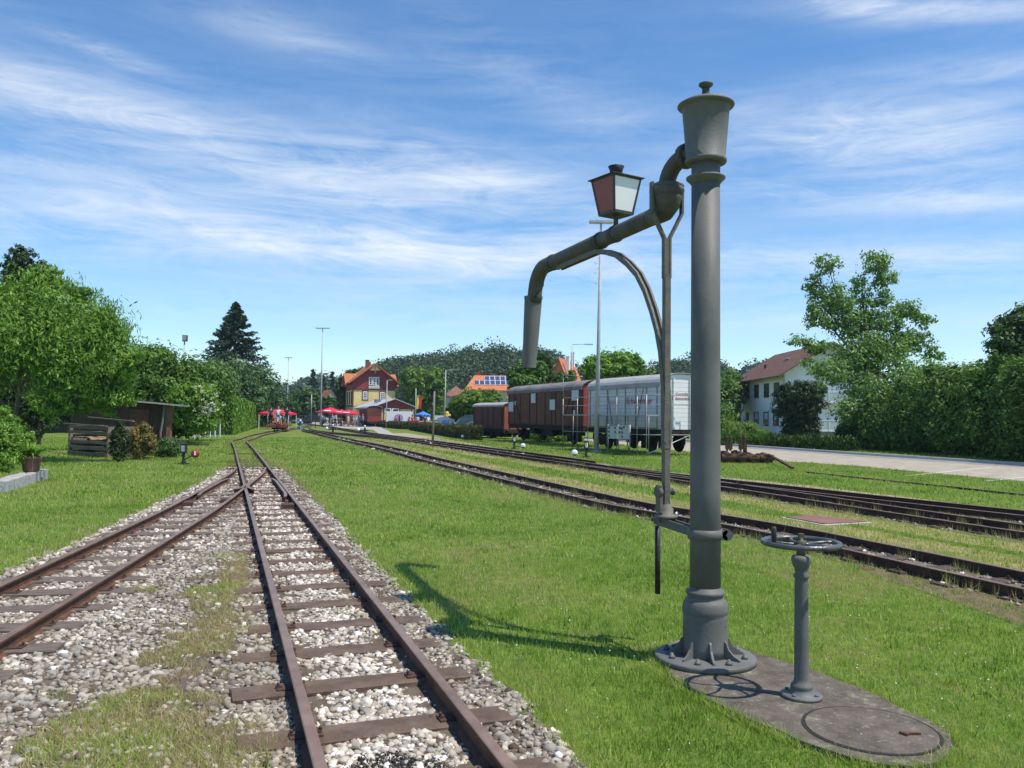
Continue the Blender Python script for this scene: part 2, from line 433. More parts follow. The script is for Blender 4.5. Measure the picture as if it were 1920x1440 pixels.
# guard rails, frog wing rails, stretcher bars of the turnout
mbk = MB()
tn = thing('track_turnout', 'rusty frog, guard rails and switch bars where the two left tracks join', 'turnout')
def seg(P, a, b): return np.array([p for p in P if a <= p[1] <= b])
PL = offs(spline(main_pts, .25), -.405); PR = offs(spline(main_pts, .25), .405)
g = seg(offs(spline(main_pts, .25), .33), 15.9, 20.6); g[:3] -= [[.06, 0], [.035, 0], [.015, 0]]; g[-3:] -= [[.015, 0], [.035, 0], [.06, 0]]
rail_mesh(g, 'guard_rail', tn, M_rust, z=RT - .004, h=.115)
g = seg(offs(spline(br_pts, .25), -.33), 15.9, 20.4); g[:3] += [[.06, 0], [.035, 0], [.015, 0]]; g[-3:] += [[.015, 0], [.035, 0], [.06, 0]]
rail_mesh(g, 'guard_rail', tn, M_rust, z=RT - .004, h=.115)
g = seg(offs(spline(main_pts, .25), -.335), 17.3, 18.9); g[:2] += [[.1, 0], [.04, 0]]
rail_mesh(g, 'wing_rail', tn, M_rust, z=RT - .003, h=.115)
g = seg(offs(spline(br_pts, .25), .335), 17.3, 18.9); g[:2] -= [[.1, 0], [.04, 0]]
rail_mesh(g, 'wing_rail', tn, M_rust, z=RT - .003, h=.115)
for y in (25.3, 34.5):
    c = mainx(y); MB().bar((c - .75, y - .26, .03), (c + .75, y + .26, .03), .16, .03).build('stretcher_bar', M_rust, tn)
for k, (px, py) in enumerate(((350, 944), (425, 938), (540, 948))):
    q = gp(px, py, .05); MB().box(q, (.22, .34, .07), R(19)).build('joint_plate', M_clip, tn)
nR = (.38, .13)
B_f = [(6.3, 3.9), (5.57, 5.9), (4.86, 7.93), (4.43, 9.2), (4.06, 10.3), (3.36, 12.15), (2.36, 14.1), (1.7, 15.4), (0.67, 18.37), (-0.92, 23.1), (-3.4, 30.6), (-4.9, 35.5), (-7.78, 44.2), (-11.6, 55), (-16.67, 70.4), (-21.2, 84.1), (-31, 125)]
tr_b, P_b = track('railway_track', 'dark narrow gauge track crossing the lawn just behind the handwheel post', [(x + nR[0], y + nR[1]) for x, y in B_f], 'narrow gauge tracks', m_rail=M_rustdk, sl_m=M_sl_dk, sl_from=5, sl_to=70, sp=0.72, z=RT)
C_f = [(10.9, 4.8), (8.6, 9.3), (7.36, 11.94), (6.42, 14.6), (5.78, 16.7), (4.95, 19.2), (4.26, 21.3), (3.36, 24.1), (2.5, 26.7), (1.45, 29.8), (-0.12, 34.2), (-2.6, 41.2), (-5.4, 49), (-7.9, 55.5), (-11.0, 62.5), (-14.3, 69), (-17.9, 76.5), (-22, 88), (-30, 118)]
tr_c, P_c = track('railway_track', 'front one of the two dark tracks that run close together past the wagons', [(x + nR[0], y + nR[1]) for x, y in C_f], 'narrow gauge tracks', m_rail=M_rustdk, sl_m=M_sl_dk, sl_from=8, sl_to=75, sp=0.72)
C1 = [(12.6, 8.0), (10.4, 11.6), (8.89, 14.4), (7.5, 17.0), (6.5, 19.05), (5.45, 21.1), (4.6, 22.95), (3.86, 24.7), (2.93, 27.2)]
tr_c1, P_c1 = track('railway_track', 'rear one of the two dark tracks, curving right towards the car park', C1, 'narrow gauge tracks', m_rail=M_rustdk, sl_m=M_sl_dk, sl_from=9, sl_to=22, sp=0.72)
Dp = [(2.65, 29.8), (1.2, 34.2), (-0.4, 38.8), (-5.6, 53.2), (-8.5, 61.5), (-13.3, 75), (-19.1, 93), (-26, 115), (-35, 140)]
tr_d, P_d = track('railway_track', 'far dark track leading from the switch levers to the station platform', Dp, 'narrow gauge tracks', m_rail=M_rustdk, sl_m=M_sl_dk, sl_from=29, sl_to=80, sp=0.8)
Wp = [(16.8, 11.0), (12.2, 22.0), (8.2, 36.0), (5.6, 42.6), (2.4, 51.6), (-1.2, 61.6), (-3.7, 67.8), (-7.2, 76)]
tr_f = thing('railway_track', 'disused rail almost buried in grass by the car park edge', 'railway track', group='narrow gauge tracks')
rail_mesh(spline([(12.6, 16.4), (11.68, 18.99), (11.03, 21.3), (10.1, 23.9), (9.3, 26.6)], .5), 'rail', tr_f, M_rustdk, z=0.055)

# ballast bed sheets + loose stones
def strip(P, hw, z, name, m, y0=-9, y1=1e9):
    Q = np.array([p for p in P if y0 <= p[1] <= y1]); r = np.random.default_rng(len(Q))
    a = offs(Q, -hw) + r.uniform(-.06, .06, (len(Q), 2)); b = offs(Q, hw) + r.uniform(-.06, .06, (len(Q), 2))
    mb = MB(); n = len(Q)
    mb.add([(p[0], p[1], z) for p in a] + [(p[0], p[1], z) for p in b], [(i, n + i, n + i + 1, i + 1) for i in range(n - 1)])
    o = mb.build(name, m); o['kind'] = 'structure'; return o
M_bed2 = mat('ballast_soil_dry', (0.095, 0.070, 0.050), (0.21, 0.17, 0.125), rough=0.95, scale=5, bump=0.8, bscale=30, detail=8, c3=(0.36, 0.33, 0.28))
sheet('ballast_bed', [(-4.5, .5), (.75, .5), (.42, 3.9), (-.35, 6.0), (-1.55, 9.3), (-3.2, 14.5), (-5.9, 22.7), (-7.0, 26.0), (-8.6, 26.0), (-7.95, 22.5), (-6.95, 17.3), (-6.1, 13.4), (-5.55, 10.6), (-5.1, 8), (-4.8, 5)], 0.004, M_bed)
strip(P_b, .62, 0.004, 'ballast_bed', M_bed2, 4, 72)
strip(P_c, .68, 0.008, 'ballast_bed', M_bed2, 6, 76)
strip(P_c1, .72, 0.004, 'ballast_bed', M_bed2, 8, 27)
strip(P_d, .75, 0.012, 'ballast_bed', M_bed2, 29.6, 80)
def dist_to(P, X, Y):
    D = np.full(len(X), 1e9)
    for i in range(0, len(P), 2): D = np.minimum(D, (X - P[i][0]) ** 2 + (Y - P[i][1]) ** 2)
    return np.sqrt(D)
Pm = spline(main_pts, .3); Pbr = spline(br_pts, .3)
def left_bed(X, Y):
    """how far inside the left ballast a point lies: >0 inside"""
    dm = 0.86 - dist_to(Pm[Pm[:, 1] < 27], X, Y); db = 0.92 - dist_to(Pbr[Pbr[:, 1] < 26.5], X, Y)
    between = (X < mainx(Y)) & (Y < 22) & (X > np.interp(Y, Pbr[:, 1], Pbr[:, 0]))
    v = np.maximum(dm, db); v = np.where(between, np.maximum(v, .3), v)
    return np.where(Y > 26.2, -1, v) + (fbm(X, Y, .7, 3) - .5) * .28
def right_bed(X, Y):
    v = 0.6 - dist_to(P_b[P_b[:, 1] < 60], X, Y)
    v = np.maximum(v, 0.66 - dist_to(P_c[P_c[:, 1] < 66], X, Y)); v = np.maximum(v, 0.7 - dist_to(P_c1, X, Y)); v = np.maximum(v, .7 - dist_to(P_d[P_d[:, 1] < 70], X, Y))
    return v + (fbm(X, Y, .8, 5) - .5) * .3

def ico(sub):
    import bmesh
    bm = bmesh.new(); bmesh.ops.create_icosphere(bm, subdivisions=sub, radius=1)
    bm.verts.index_update(); v = np.array([x.co[:] for x in bm.verts]); f = np.array([[y.index for y in x.verts] for x in bm.faces]); bm.free(); return v, f
def stones(name, XY, size, z, m, sub, label, var=12, sq=(0.5, 0.85), tint=None):
    v0, f0 = ico(sub); r = np.random.default_rng(len(XY)); n = len(XY)
    vars_ = []
    for k in range(var):
        s = v0 * (1 + r.uniform(-.32, .32, (len(v0), 1)))
        for _ in range(8):                       # flat facets, as on broken stone
            d = r.normal(size=3); d /= np.linalg.norm(d); c = r.uniform(.42, .78); q = s @ d; s = s - np.outer(np.maximum(q - c, 0), d)
        vars_.append(s)
    vars_ = np.array(vars_); pick = r.integers(0, var, n)
    S = vars_[pick] * size[:, None, None] * np.stack([r.uniform(.8, 1.25, n), r.uniform(.7, 1.0, n), r.uniform(*sq, n)], 1)[:, None, :]
    a = r.uniform(0, 2 * np.pi, n); b = r.normal(0, .35, n)
    ca, sa, cb, sb = np.cos(a)[:, None], np.sin(a)[:, None], np.cos(b)[:, None], np.sin(b)[:, None]
    y1 = S[:, :, 1] * cb - S[:, :, 2] * sb; z1 = S[:, :, 1] * sb + S[:, :, 2] * cb
    x2 = S[:, :, 0] * ca - y1 * sa; y2 = S[:, :, 0] * sa + y1 * ca
    V = np.stack([x2 + XY[:, 0:1], y2 + XY[:, 1:2], z1 + z[:, None]], 2)
    nv, nf = len(v0), len(f0)
    me = bpy.data.meshes.new(name)
    me.vertices.add(n * nv); me.vertices.foreach_set('co', V.astype(np.float32).ravel())
    Fx = (f0[None] + (np.arange(n) * nv)[:, None, None]).astype(np.int32).reshape(-1)
    me.loops.add(len(Fx)); me.loops.foreach_set('vertex_index', Fx)
    me.polygons.add(n * nf); me.polygons.foreach_set('loop_start', np.arange(0, len(Fx), 3, dtype=np.int32))
    at = me.attributes.new('tint', 'FLOAT', 'FACE'); at.data.foreach_set('value', np.repeat(r.uniform(0, 1, n) if tint is None else tint, nf).astype(np.float32))
    me.materials.append(m); me.update(calc_edges=True)
    o = bpy.data.objects.new(name, me); COL.objects.link(o)
    return tag(o, label, None, kind='stuff')
def stonemat():
    m = leafmat('ballast_stone', [(0.085, 0.062, 0.042), (0.16, 0.12, 0.085), (0.20, 0.175, 0.145), (0.27, 0.225, 0.17), (0.30, 0.28, 0.25), (0.37, 0.315, 0.24), (0.46, 0.41, 0.35), (0.57, 0.50, 0.41), (0.76, 0.71, 0.65)], trans=0, rough=0.85, spec=0.2)
    t = m.node_tree; p = t.nodes['Principled BSDF']
    n = t.nodes.new('ShaderNodeTexNoise'); n.inputs['Scale'].default_value = 60; n.inputs['Detail'].default_value = 4
    g = t.nodes.new('ShaderNodeNewGeometry'); t.links.new(g.outputs['Position'], n.inputs['Vector'])
    b = t.nodes.new('ShaderNodeBump'); b.inputs['Strength'].default_value = .35; b.inputs['Distance'].default_value = .01
    t.links.new(n.outputs['Fac'], b.inputs['Height']); t.links.new(b.outputs[0], p.inputs['Normal'])
    return m
M_stone = stonemat()
def weedness(X, Y):
    """moss, weeds and dry grass between the two left tracks, thick at the bottom of the view"""
    w_ = fbm(X, Y, .9, 11) * .62 + fbm(X, Y, .25, 12) * .38
    c = np.interp(Y, [3.2, 4.5, 6.5, 8.6, 10], [-1.55, -2.1, -2.35, -2.75, -3.1])
    return w_ - .10 + .26 * np.exp(-((X - c) / .42) ** 2) + .22 * np.clip((4.9 - Y) / 1.2, 0, 1) * np.exp(-((X + 1.6) / .6) ** 2)
def wedge(r0, r1, dens, ang=39, x0=-40, x1=40):
    """evenly scattered ground points in front of the camera between two distances"""
    a = R(ang); n = int(dens * a * (r1 * r1 - r0 * r0))
    r = np.sqrt(rng.uniform(r0 * r0, r1 * r1, n)); t = rng.uniform(-a, a, n)
    return np.c_[r * np.sin(t), r * np.cos(t)]
def on_sleeper(X, Y):
    """true over the top face of a sleeper; a few stones are let through at the edges and ends"""
    hit = np.zeros(len(X), bool); ok = rng.uniform(0, 1, len(X)) < .07
    for t in (tr_main, tr_br):
        for o in t.children:
            if not o.name.startswith('sleeper'): continue
            a = o.rotation_euler.z; dx, dy = X - o.location.x, Y - o.location.y
            lx = dx * math.cos(a) + dy * math.sin(a); ly = -dx * math.sin(a) + dy * math.cos(a)
            hit |= (np.abs(lx) < .69) & (np.abs(ly) < .108 + .03 * (fbm(X, Y, .11, 77) - .5))
    return hit & ~ok
def near_rail(X, Y, P, hw): return np.abs(dist_to(P, X, Y) - .405) < hw
for r0, r1, dens, s0, sub in ((2.2, 5.2, 3000, .025, 2), (5.2, 9.5, 1900, .026, 1), (9.5, 17, 950, .031, 1), (17, 29, 300, .039, 1)):
    XY = wedge(r0, r1, dens); b = left_bed(XY[:, 0], XY[:, 1])
    keep = (b > 0) & ~near_rail(XY[:, 0], XY[:, 1], Pm, .035) & ~near_rail(XY[:, 0], XY[:, 1], Pbr, .035)
    # weedy strip between the tracks carries fewer stones
    dm = dist_to(Pm, XY[:, 0], XY[:, 1]); dbr = dist_to(Pbr, XY[:, 0], XY[:, 1])
    weedy = (XY[:, 1] < 9.5) & (dm > .75) & (dbr > .75) & (weedness(XY[:, 0], XY[:, 1]) > .50)
    keep &= ~weedy | (rng.uniform(0, 1, len(XY)) < .18)
    keep &= ~on_sleeper(XY[:, 0], XY[:, 1])
    XY = XY[keep]; n = len(XY)
    sz = s0 * np.clip(rng.lognormal(-.12, .40, n), .35, 1.75)
    # stones lie in the bays between sleepers: sink those that would cover a sleeper
    dr = np.minimum(np.abs(dist_to(Pm, XY[:, 0], XY[:, 1]) - .405), np.abs(dist_to(Pbr, XY[:, 0], XY[:, 1]) - .405))
    zz = rng.uniform(-.018, .012, n) - np.clip(.12 - dr, 0, .08) * .12
    stones('ballast_gravel', XY, sz, zz, M_stone, 2 if sub == 2 and n < 1 else 1, 'grey white and beige crushed stone ballast under the left tracks',
           tint=np.clip(np.where(dm[keep] < .38, .69, np.where(dbr[keep] < .9, .57, .46)) + np.where((dm[keep] < .38) & (XY[:, 1] < 6), .08, 0) + (fbm(XY[:, 0], XY[:, 1], .5, 91) - .5) * .35 + rng.normal(0, .21, n), 0, 1))
XY = np.vstack([wedge(7, 16, 260), wedge(16, 30, 110), wedge(30, 60, 18)]); b = right_bed(XY[:, 0], XY[:, 1])
sh = (XY[:, 0] > 0) | (XY[:, 1] > 12)
XY = XY[(b > 0) & sh & ((b < .3) | (rng.uniform(0, 1, len(XY)) < .35))]
stones('ballast_gravel', XY, .024 * rng.lognormal(0, .35, len(XY)) * np.clip(XY[:, 1] / 18, 1, 2.2), rng.uniform(-.01, .015, len(XY)), M_stone, 1, 'pale stones scattered along the dark tracks on the right')
# coal spill at the bottom edge between the rails
M_coal = mat('coal_grit', (0.014, 0.013, 0.015), (0.07, 0.065, 0.065), rough=0.8, scale=60, bump=0.6, bscale=90)
XY = wedge(3.5, 4.7, 11000, 30); c = np.array([[-0.50, 4.00]]); q = (XY - c) / [[.29, .22]]
XY = XY[((q ** 2).sum(1) < .35 + 2.0 * (fbm(XY[:, 0], XY[:, 1], .12, 9) - .35))]
stones('coal_grit', XY, rng.uniform(.004, .009, len(XY)), rng.uniform(.006, .026, len(XY)), M_coal, 1, 'black coal grit spilt between the rails at the bottom edge')

# ------------------------------------------------------------------ concrete slab footprint (needed by the grass)
slab_px = [(1232, 1232), (1252, 1258), (1290, 1289), (1380, 1335), (1480, 1379), (1580, 1414), (1640, 1430), (1700, 1434), (1747, 1428), (1778, 1411), (1784, 1392), (1768, 1366), (1713, 1338), (1647, 1304), (1530, 1258), (1463, 1238), (1413, 1222), (1370, 1208), (1310, 1196), (1262, 1203), (1238, 1217)]
slab_w = [gp(x, y, .03) for x, y in slab_px]
def in_poly(X, Y, poly):
    c = np.zeros(len(X), bool); j = len(poly) - 1
    for i in range(len(poly)):
        xi, yi, xj, yj = poly[i][0], poly[i][1], poly[j][0], poly[j][1]
        c ^= ((yi > Y) != (yj > Y)) & (X < (xj - xi) * (Y - yi) / (yj - yi + 1e-12) + xi); j = i
    return c
# road (car park) footprint
road_near = [(17.2, 12), (14.5, 23.5), (12.6, 30.6), (10.6, 34.2), (9.3, 40), (7.9, 48), (5.5, 58), (2.5, 68)]
road_far = [(14, 74), (12.5, 62), (14, 51), (17.0, 40), (20.2, 31), (24.5, 20), (27, 12)]
road_poly = road_near + road_far
pit_px = [(1462, 969), (1532, 966), (1640, 979), (1545, 984)]
pit_w = [gp(x, y, .02) for x, y in pit_px]
path_w = [gp(*p) for p in ((560, 788.5), (560, 795), (600, 799.5), (640, 803), (700, 806), (708, 812), (722, 817), (742, 817), (728, 808), (714, 802), (730, 799), (820, 806), (830, 803), (700, 794), (640, 790))]

dirt_px = [[(1040, 862), (1115, 867), (1200, 880), (1350, 894), (1500, 909), (1640, 925), (1760, 939), (1700, 941), (1560, 922), (1400, 904), (1200, 887)],
           [(1590, 1050), (1700, 1074), (1800, 1098), (1960, 1135), (1960, 1190), (1850, 1150), (1720, 1105), (1640, 1080)],
           [(742, 818), (800, 824), (880, 836), (960, 846), (1000, 852), (900, 834), (830, 822), (760, 812), (735, 812)]]
dirt_w = [[gp(*p, z=.0055) for p in q] for q in dirt_px]
# ------------------------------------------------------------------ grass
M_grass = leafmat('grass_blade', [(0.110, 0.185, 0.028), (0.215, 0.335, 0.050), (0.345, 0.475, 0.088), (0.44, 0.48, 0.15), (0.47, 0.385, 0.20), (0.52, 0.37, 0.25)], trans=0.45, rough=0.45, spec=0.3)
def dryness(X, Y):
    """0 green .. 1 straw: drier between the right-hand tracks and beside them"""
    d = (fbm(X, Y, 2.6, 21) - .55) * 1.2
    between = (dist_to(P_b, X, Y) < 1.7) | (dist_to(P_c, X, Y) < 1.6)
    d = d + np.where(between & (X > np.interp(Y, P_b[:, 1], P_b[:, 0])), .55, 0)
    d = d + np.exp(-((X - 2.9) ** 2 / 2.6 + (Y - 9.1) ** 2 / 8)) * np.where(dist_to(P_b, X, Y) < 2.0, .55, 0)
    near = (dist_to(Pm, X, Y) < 1.15) | (dist_to(Pbr, X, Y) < 1.2)
    d = d + np.where(near, .22, 0)
    d = d + .35 * np.exp(-((X - .2) ** 2 + (Y - 7.7) ** 2) / .02)
    return d
def blades(XY, h, wd, name, label, m, tints, lean=.45, nb=1, parent=None, z0=0.0):
    n = len(XY); r = rng
    a = r.uniform(0, 2 * np.pi, n); hh = h * r.uniform(.55, 1.25, n); ww = wd * r.uniform(.7, 1.3, n)
    la = r.uniform(0, 2 * np.pi, n); ln = np.abs(r.normal(0, lean, n)) * hh
    B = np.c_[XY, np.full(n, z0)]
    sx = np.c_[np.cos(a), np.sin(a), np.zeros(n)] * (ww / 2)[:, None]
    tip = B + np.c_[np.cos(la) * ln, np.sin(la) * ln, hh]
    V = np.stack([B - sx, B + sx, tip], 1).reshape(-1, 3)
    o = npmesh(name, V, 3, m, tint=tints)
    if parent is None: tag(o, label, None, kind='stuff')
    return o
bands = ((2.4, 5.6, 6200, .032, .0050), (5.6, 10, 2500, .036, .0075), (10, 18, 800, .044, .012), (18, 34, 210, .060, .024), (34, 62, 52, .07, .05))
for r0, r1, dens, h, wd in bands:
    XY = wedge(r0, r1, dens, 45 if r1 < 20 else 41); X, Y = XY[:, 0], XY[:, 1]
    k = (left_bed(X, Y) < rng.uniform(-.05, .02, len(X))) & (right_bed(X, Y) < rng.uniform(-.05, .12, len(X)))
    k &= ~in_poly(X, Y, slab_w) & ~in_poly(X, Y, road_poly) & ~in_poly(X, Y, pit_w) & ~in_poly(X, Y, path_w)
    bald = (np.hypot(X - gp(965, 1092).x, (Y - gp(965, 1092).y)) < .16 * (.6 + fbm(X, Y, .15, 2))) & (rng.uniform(0, 1, len(X)) < .85)
    brown = (dryness(X, Y) > .62) & (rng.uniform(0, 1, len(X)) < .6)
    for dq in dirt_w: k &= ~in_poly(X, Y, dq) | (rng.uniform(0, 1, len(X)) < .55)
    XY = XY[k & ~bald & ~brown]; X, Y = XY[:, 0], XY[:, 1]
    patch = fbm(X, Y, 1.1, 31); patch2 = fbm(X, Y, .25, 33)
    t = .36 + (patch - .5) * .7 + (patch2 - .5) * .35 + rng.normal(0, .19, len(X)) + np.clip(dryness(X, Y), 0, .8) * .65
    hh = h * (.75 + .7 * fbm(X, Y, .5, 41))
    blades(XY, hh, wd, 'grass', 'short mown green lawn grass between the tracks and the garden', M_grass, np.clip(t, 0, 1))
# fringe along ballast and slab edges, longer
XY = wedge(2.6, 12, 900, 38); X, Y = XY[:, 0], XY[:, 1]
lb = left_bed(X, Y); k = (lb > -.16) & (lb < .06)
XY = XY[k & ~in_poly(X, Y, slab_w)]
blades(XY, .075, .007, 'grass', 'longer grass tufts fringing the left ballast', M_grass, np.clip(rng.normal(.42, .16, len(XY)), 0, 1), lean=.6)
XY = wedge(6, 30, 60, 38); X, Y = XY[:, 0], XY[:, 1]
db_ = np.minimum(dist_to(P_b, X, Y), dist_to(P_c, X, Y)); k = (np.abs(db_ - .62) < .22) & (fbm(X, Y, .7, 61) > .48)
XY = np.repeat(XY[k], 4, 0) + rng.normal(0, .025, (k.sum() * 4, 2))
blades(XY, .13, .008, 'grass', 'taller dry grass stems beside the right tracks', M_grass, np.clip(rng.normal(.75, .16, len(XY)), 0, 1), lean=.4)
XY = wedge(2.6, 14, 5, 38); X, Y = XY[:, 0], XY[:, 1]; k = (left_bed(X, Y) < -.05) & (right_bed(X, Y) < -.05) & ~in_poly(X, Y, slab_w)
XY = np.repeat(XY[k], 22, 0) + rng.normal(0, .035, (k.sum() * 22, 2))
blades(XY, .062, .008, 'grass', 'darker longer grass tufts in the lawn', M_grass, np.clip(rng.normal(.22, .12, len(XY)), 0, 1), lean=.9)
# grass leaning over the edge of the slab
ed_ = spline([(p.x, p.y) for p in slab_w] + [(slab_w[0].x, slab_w[0].y)], .006); T_ = np.gradient(ed_, axis=0); T_ /= np.linalg.norm(T_, axis=1)[:, None]
c_ = ed_.mean(0); N_ = np.c_[T_[:, 1], -T_[:, 0]]; N_ *= np.sign((N_ * (ed_ - c_)).sum(1))[:, None]
XY = np.repeat(ed_, 5, 0) + np.repeat(N_, 5, 0) * rng.uniform(-.014, .06, (len(ed_) * 5, 1)) + rng.normal(0, .004, (len(ed_) * 5, 2))
XY = XY[fbm(XY[:, 0], XY[:, 1], .16, 88) > .36]
blades(XY, .062, .006, 'grass', 'grass fringe growing round the edge of the concrete slab', M_grass, np.clip(rng.normal(.45, .2, len(XY)), 0, 1), lean=.8)
# weeds in the ballast between the two left tracks
XY = wedge(2.6, 10.5, 9000, 38); X, Y = XY[:, 0], XY[:, 1]
dm = dist_to(Pm, X, Y); dbr = dist_to(Pbr, X, Y)
wd_ = weedness(X, Y)
k = (X < mainx(Y)) & (X > np.interp(Y, Pbr[:, 1], Pbr[:, 0])) & (dm > .60) & (dbr > .60) & (wd_ > .515 + np.clip(Y - 4.6, 0, 1) * .05 + rng.uniform(-.05, .14, len(X)))
XY = XY[k]
blades(XY, .05, .006, 'grass', 'patchy weeds and dry grass in the stones between the left tracks', M_grass, np.clip(.25 + .75 * fbm(XY[:, 0], XY[:, 1], .35, 71) + rng.normal(.12, .17, len(XY)), 0, 1), lean=.9)
# white clover heads
XY = wedge(2.8, 17, 9, 37); X, Y = XY[:, 0], XY[:, 1]
k = (left_bed(X, Y) < -.1) & (right_bed(X, Y) < -.1) & ~in_poly(X, Y, slab_w) & (fbm(X, Y, 1.5, 51) > .42) & ~in_poly(X, Y, road_poly)
XY = XY[k]
M_clover = mat('clover_white', (0.75, 0.74, 0.68), rough=.8)
stones('clover_flowers', XY, rng.uniform(.004, .008, len(XY)), rng.uniform(.025, .045, len(XY)), M_clover, 1, 'small white clover heads dotted over the lawn', sq=(.8, 1.1))

# road, platform, path
M_road = mat('road_gravel', (0.29, 0.25, 0.195), (0.42, 0.37, 0.295), rough=0.95, scale=1.6, bump=.5, bscale=40, detail=9)
M_path = mat('platform_gravel', (0.30, 0.28, 0.25), (0.40, 0.38, 0.34), rough=0.95, scale=1.5, detail=8)
sheet('car_park', road_poly, .010, M_road)
sheet('station_path', path_w, .016, M_path)
asp = [(a[0] * .82 + b[0] * .18, a[1] * .82 + b[1] * .18) for a, b in zip(road_far[::-1], [(17.2, 12), (15.2, 20), (12.7, 30.4), (10.4, 35), (8.3, 45), (6.0, 55), (2.6, 67)])]
sheet('road', list(road_far[::-1]) + asp[::-1], .0145, mat('asphalt', (0.20, 0.20, 0.205), (0.27, 0.27, 0.27), rough=.95, scale=2, bump=.3, bscale=60))
M_kerb = mat('kerb', (0.42, 0.42, 0.41), (0.52, 0.51, 0.49), rough=.9, scale=5)
mb = MB()
for a, b in zip(road_far[:-1], road_far[1:]): mb.bar((*a, .05), (*b, .05), .18, .14)
o = mb.build('kerb', M_kerb); o['kind'] = 'structure'
M_paint = mat('faded_white_paint', (0.60, 0.57, 0.51), (0.5, 0.46, 0.40), rough=.9, scale=8)
mb = MB()
for a, b in (((1450, 866.5), (1640, 861)), ((1700, 892), (1860, 876)), ((1850, 902), (1960, 890))):
    A, B = gp(*a, z=.0145), gp(*b, z=.0145); d = (B - A).normalized(); n_ = Vector((-d.y, d.x, 0)) * .06
    mb.add([A - n_, B - n_, B + n_, A + n_], [(0, 1, 2, 3)])
o = mb.build('road_markings', M_paint); o['kind'] = 'structure'
M_dirt = [mat('dry_dirt', (0.27, 0.21, 0.14), (0.40, 0.33, 0.24), rough=.95, scale=3, bump=.4), mat('red_dirt', (0.10, 0.065, 0.042), (0.19, 0.135, 0.085), rough=.95, scale=5, bump=.6)]
for i, dq in enumerate(dirt_w): sheet('dirt_verge', dq, .0055, M_dirt[i % 2])
M_dry = mat('dry_turf', (0.19, 0.19, 0.06), (0.33, 0.26, 0.12), rough=.95, scale=2.2, bump=.6, bscale=25, detail=9)
strip(offs(P_b, 1.25), .62, .0022, 'dry_turf', M_dry, 5, 58)
strip(offs(P_c, -1.05), .45, .0028, 'dry_turf', M_dry, 8, 58)

# ------------------------------------------------------------------ water crane
M_cr = mat('crane_paint', (0.104, 0.105, 0.096), (0.148, 0.149, 0.138), rough=0.58, scale=2.2, bump=0.12, bscale=70, spec=0.3, detail=10)
M_cr2 = mat('crane_paint_mossy', (0.070, 0.069, 0.060), (0.120, 0.118, 0.100), rough=0.62, scale=5, bump=0.2, bscale=60, detail=8)
M_crr = mat('crane_worn', (0.115, 0.112, 0.098), (0.18, 0.168, 0.14), rough=0.65, scale=14, bump=0.2, bscale=60)
M_blk = mat('black_iron', (0.022, 0.022, 0.024), (0.045, 0.043, 0.042), rough=0.5, scale=20)
M_conc = mat('mossy_concrete', (0.080, 0.064, 0.050), (0.155, 0.128, 0.102), rough=0.95, scale=7, bump=0.5, bscale=50, detail=10, c3=(0.26, 0.24, 0.18))
DC = 5.80
def stain(m, col, sc_, lo, hi, st=1.0, zs=1.0):
    t = m.node_tree; p = t.nodes['Principled BSDF']; src = p.inputs['Base Color'].links[0].from_socket
    g = t.nodes.new('ShaderNodeNewGeometry'); mp = t.nodes.new('ShaderNodeMapping'); mp.inputs['Scale'].default_value = (1, 1, zs); t.links.new(g.outputs['Position'], mp.inputs[0])
    a = t.nodes.new('ShaderNodeTexNoise'); a.inputs['Scale'].default_value = sc_; a.inputs['Detail'].default_value = 10; a.inputs['Roughness'].default_value = .75
    t.links.new(mp.outputs[0], a.inputs['Vector']); r = t.nodes.new('ShaderNodeValToRGB'); r.color_ramp.elements[0].position = lo; r.color_ramp.elements[1].position = hi; r.color_ramp.elements[1].color = (st, st, st, 1)
    t.links.new(a.outputs['Fac'], r.inputs[0]); x = t.nodes.new('ShaderNodeMix'); x.data_type = 'RGBA'; t.links.new(r.outputs[0], x.inputs['Factor']); t.links.new(src, x.inputs['A']); x.inputs['B'].default_value = (*col, 1)
    t.links.new(x.outputs['Result'], p.inputs['Base Color'])
stain(M_cr, (.20, .195, .165), 9.0, .54, .74, .5, .15); stain(M_cr, (.13, .075, .045), 16.0, .62, .72, .55, .5); stain(M_cr, (.035, .038, .035), 5.0, .58, .74, .45, .3)
stain(M_rust, (.17, .085, .05), 6.0, .55, .70, .6); stain(M_rust, (.03, .02, .016), 9.0, .56, .70, .7); stain(M_steel_sl, (.20, .17, .14), 5.0, .54, .68, .6); stain(M_steel_sl, (.035, .026, .022), 14.0, .56, .68, .7); stain(M_wood_sl, (.045, .035, .03), 10.0, .55, .66, .8)
stain(M_cr2, (.22, .20, .13), 18.0, .58, .72, .6); stain(M_crr, (.16, .085, .045), 14.0, .56, .68, .6, .4)
C0 = gp(1322, 1240, .05); C0 = Vector((dp(1322, 1200, DC).x, DC, 0))
def zc(py): return zat(1322, py, DC)
cr = thing('water_crane', 'tall grey cast iron water crane column with a swinging spout arm', 'water crane', (C0.x, C0.y, 0.03))
def at(o):                       # geometry is built in world space; put it under the crane empty
    o.parent = cr; o.matrix_parent_inverse = Matrix.Translation((-C0.x, -C0.y, -0.03)); return o
mb = MB()
mb.lathe((C0.x, C0.y, 0), [(.30, .028), (.343, .030), (.345, .060), (.335, .068), (.17, .070)], 56)
o = at(mb.build('base_flange', M_cr))
mb = MB()
for k in range(8):
    a = R(22 + 45 * k); c = C0 + Vector((math.cos(a) * .268, math.sin(a) * .268, .068))
    at(MB().lathe(c, [(.022, 0), (.022, .018), (.012, .02), (.012, .036)], 6).build('anchor_bolt', M_cr))
mb = MB()
zt = zc(1150)
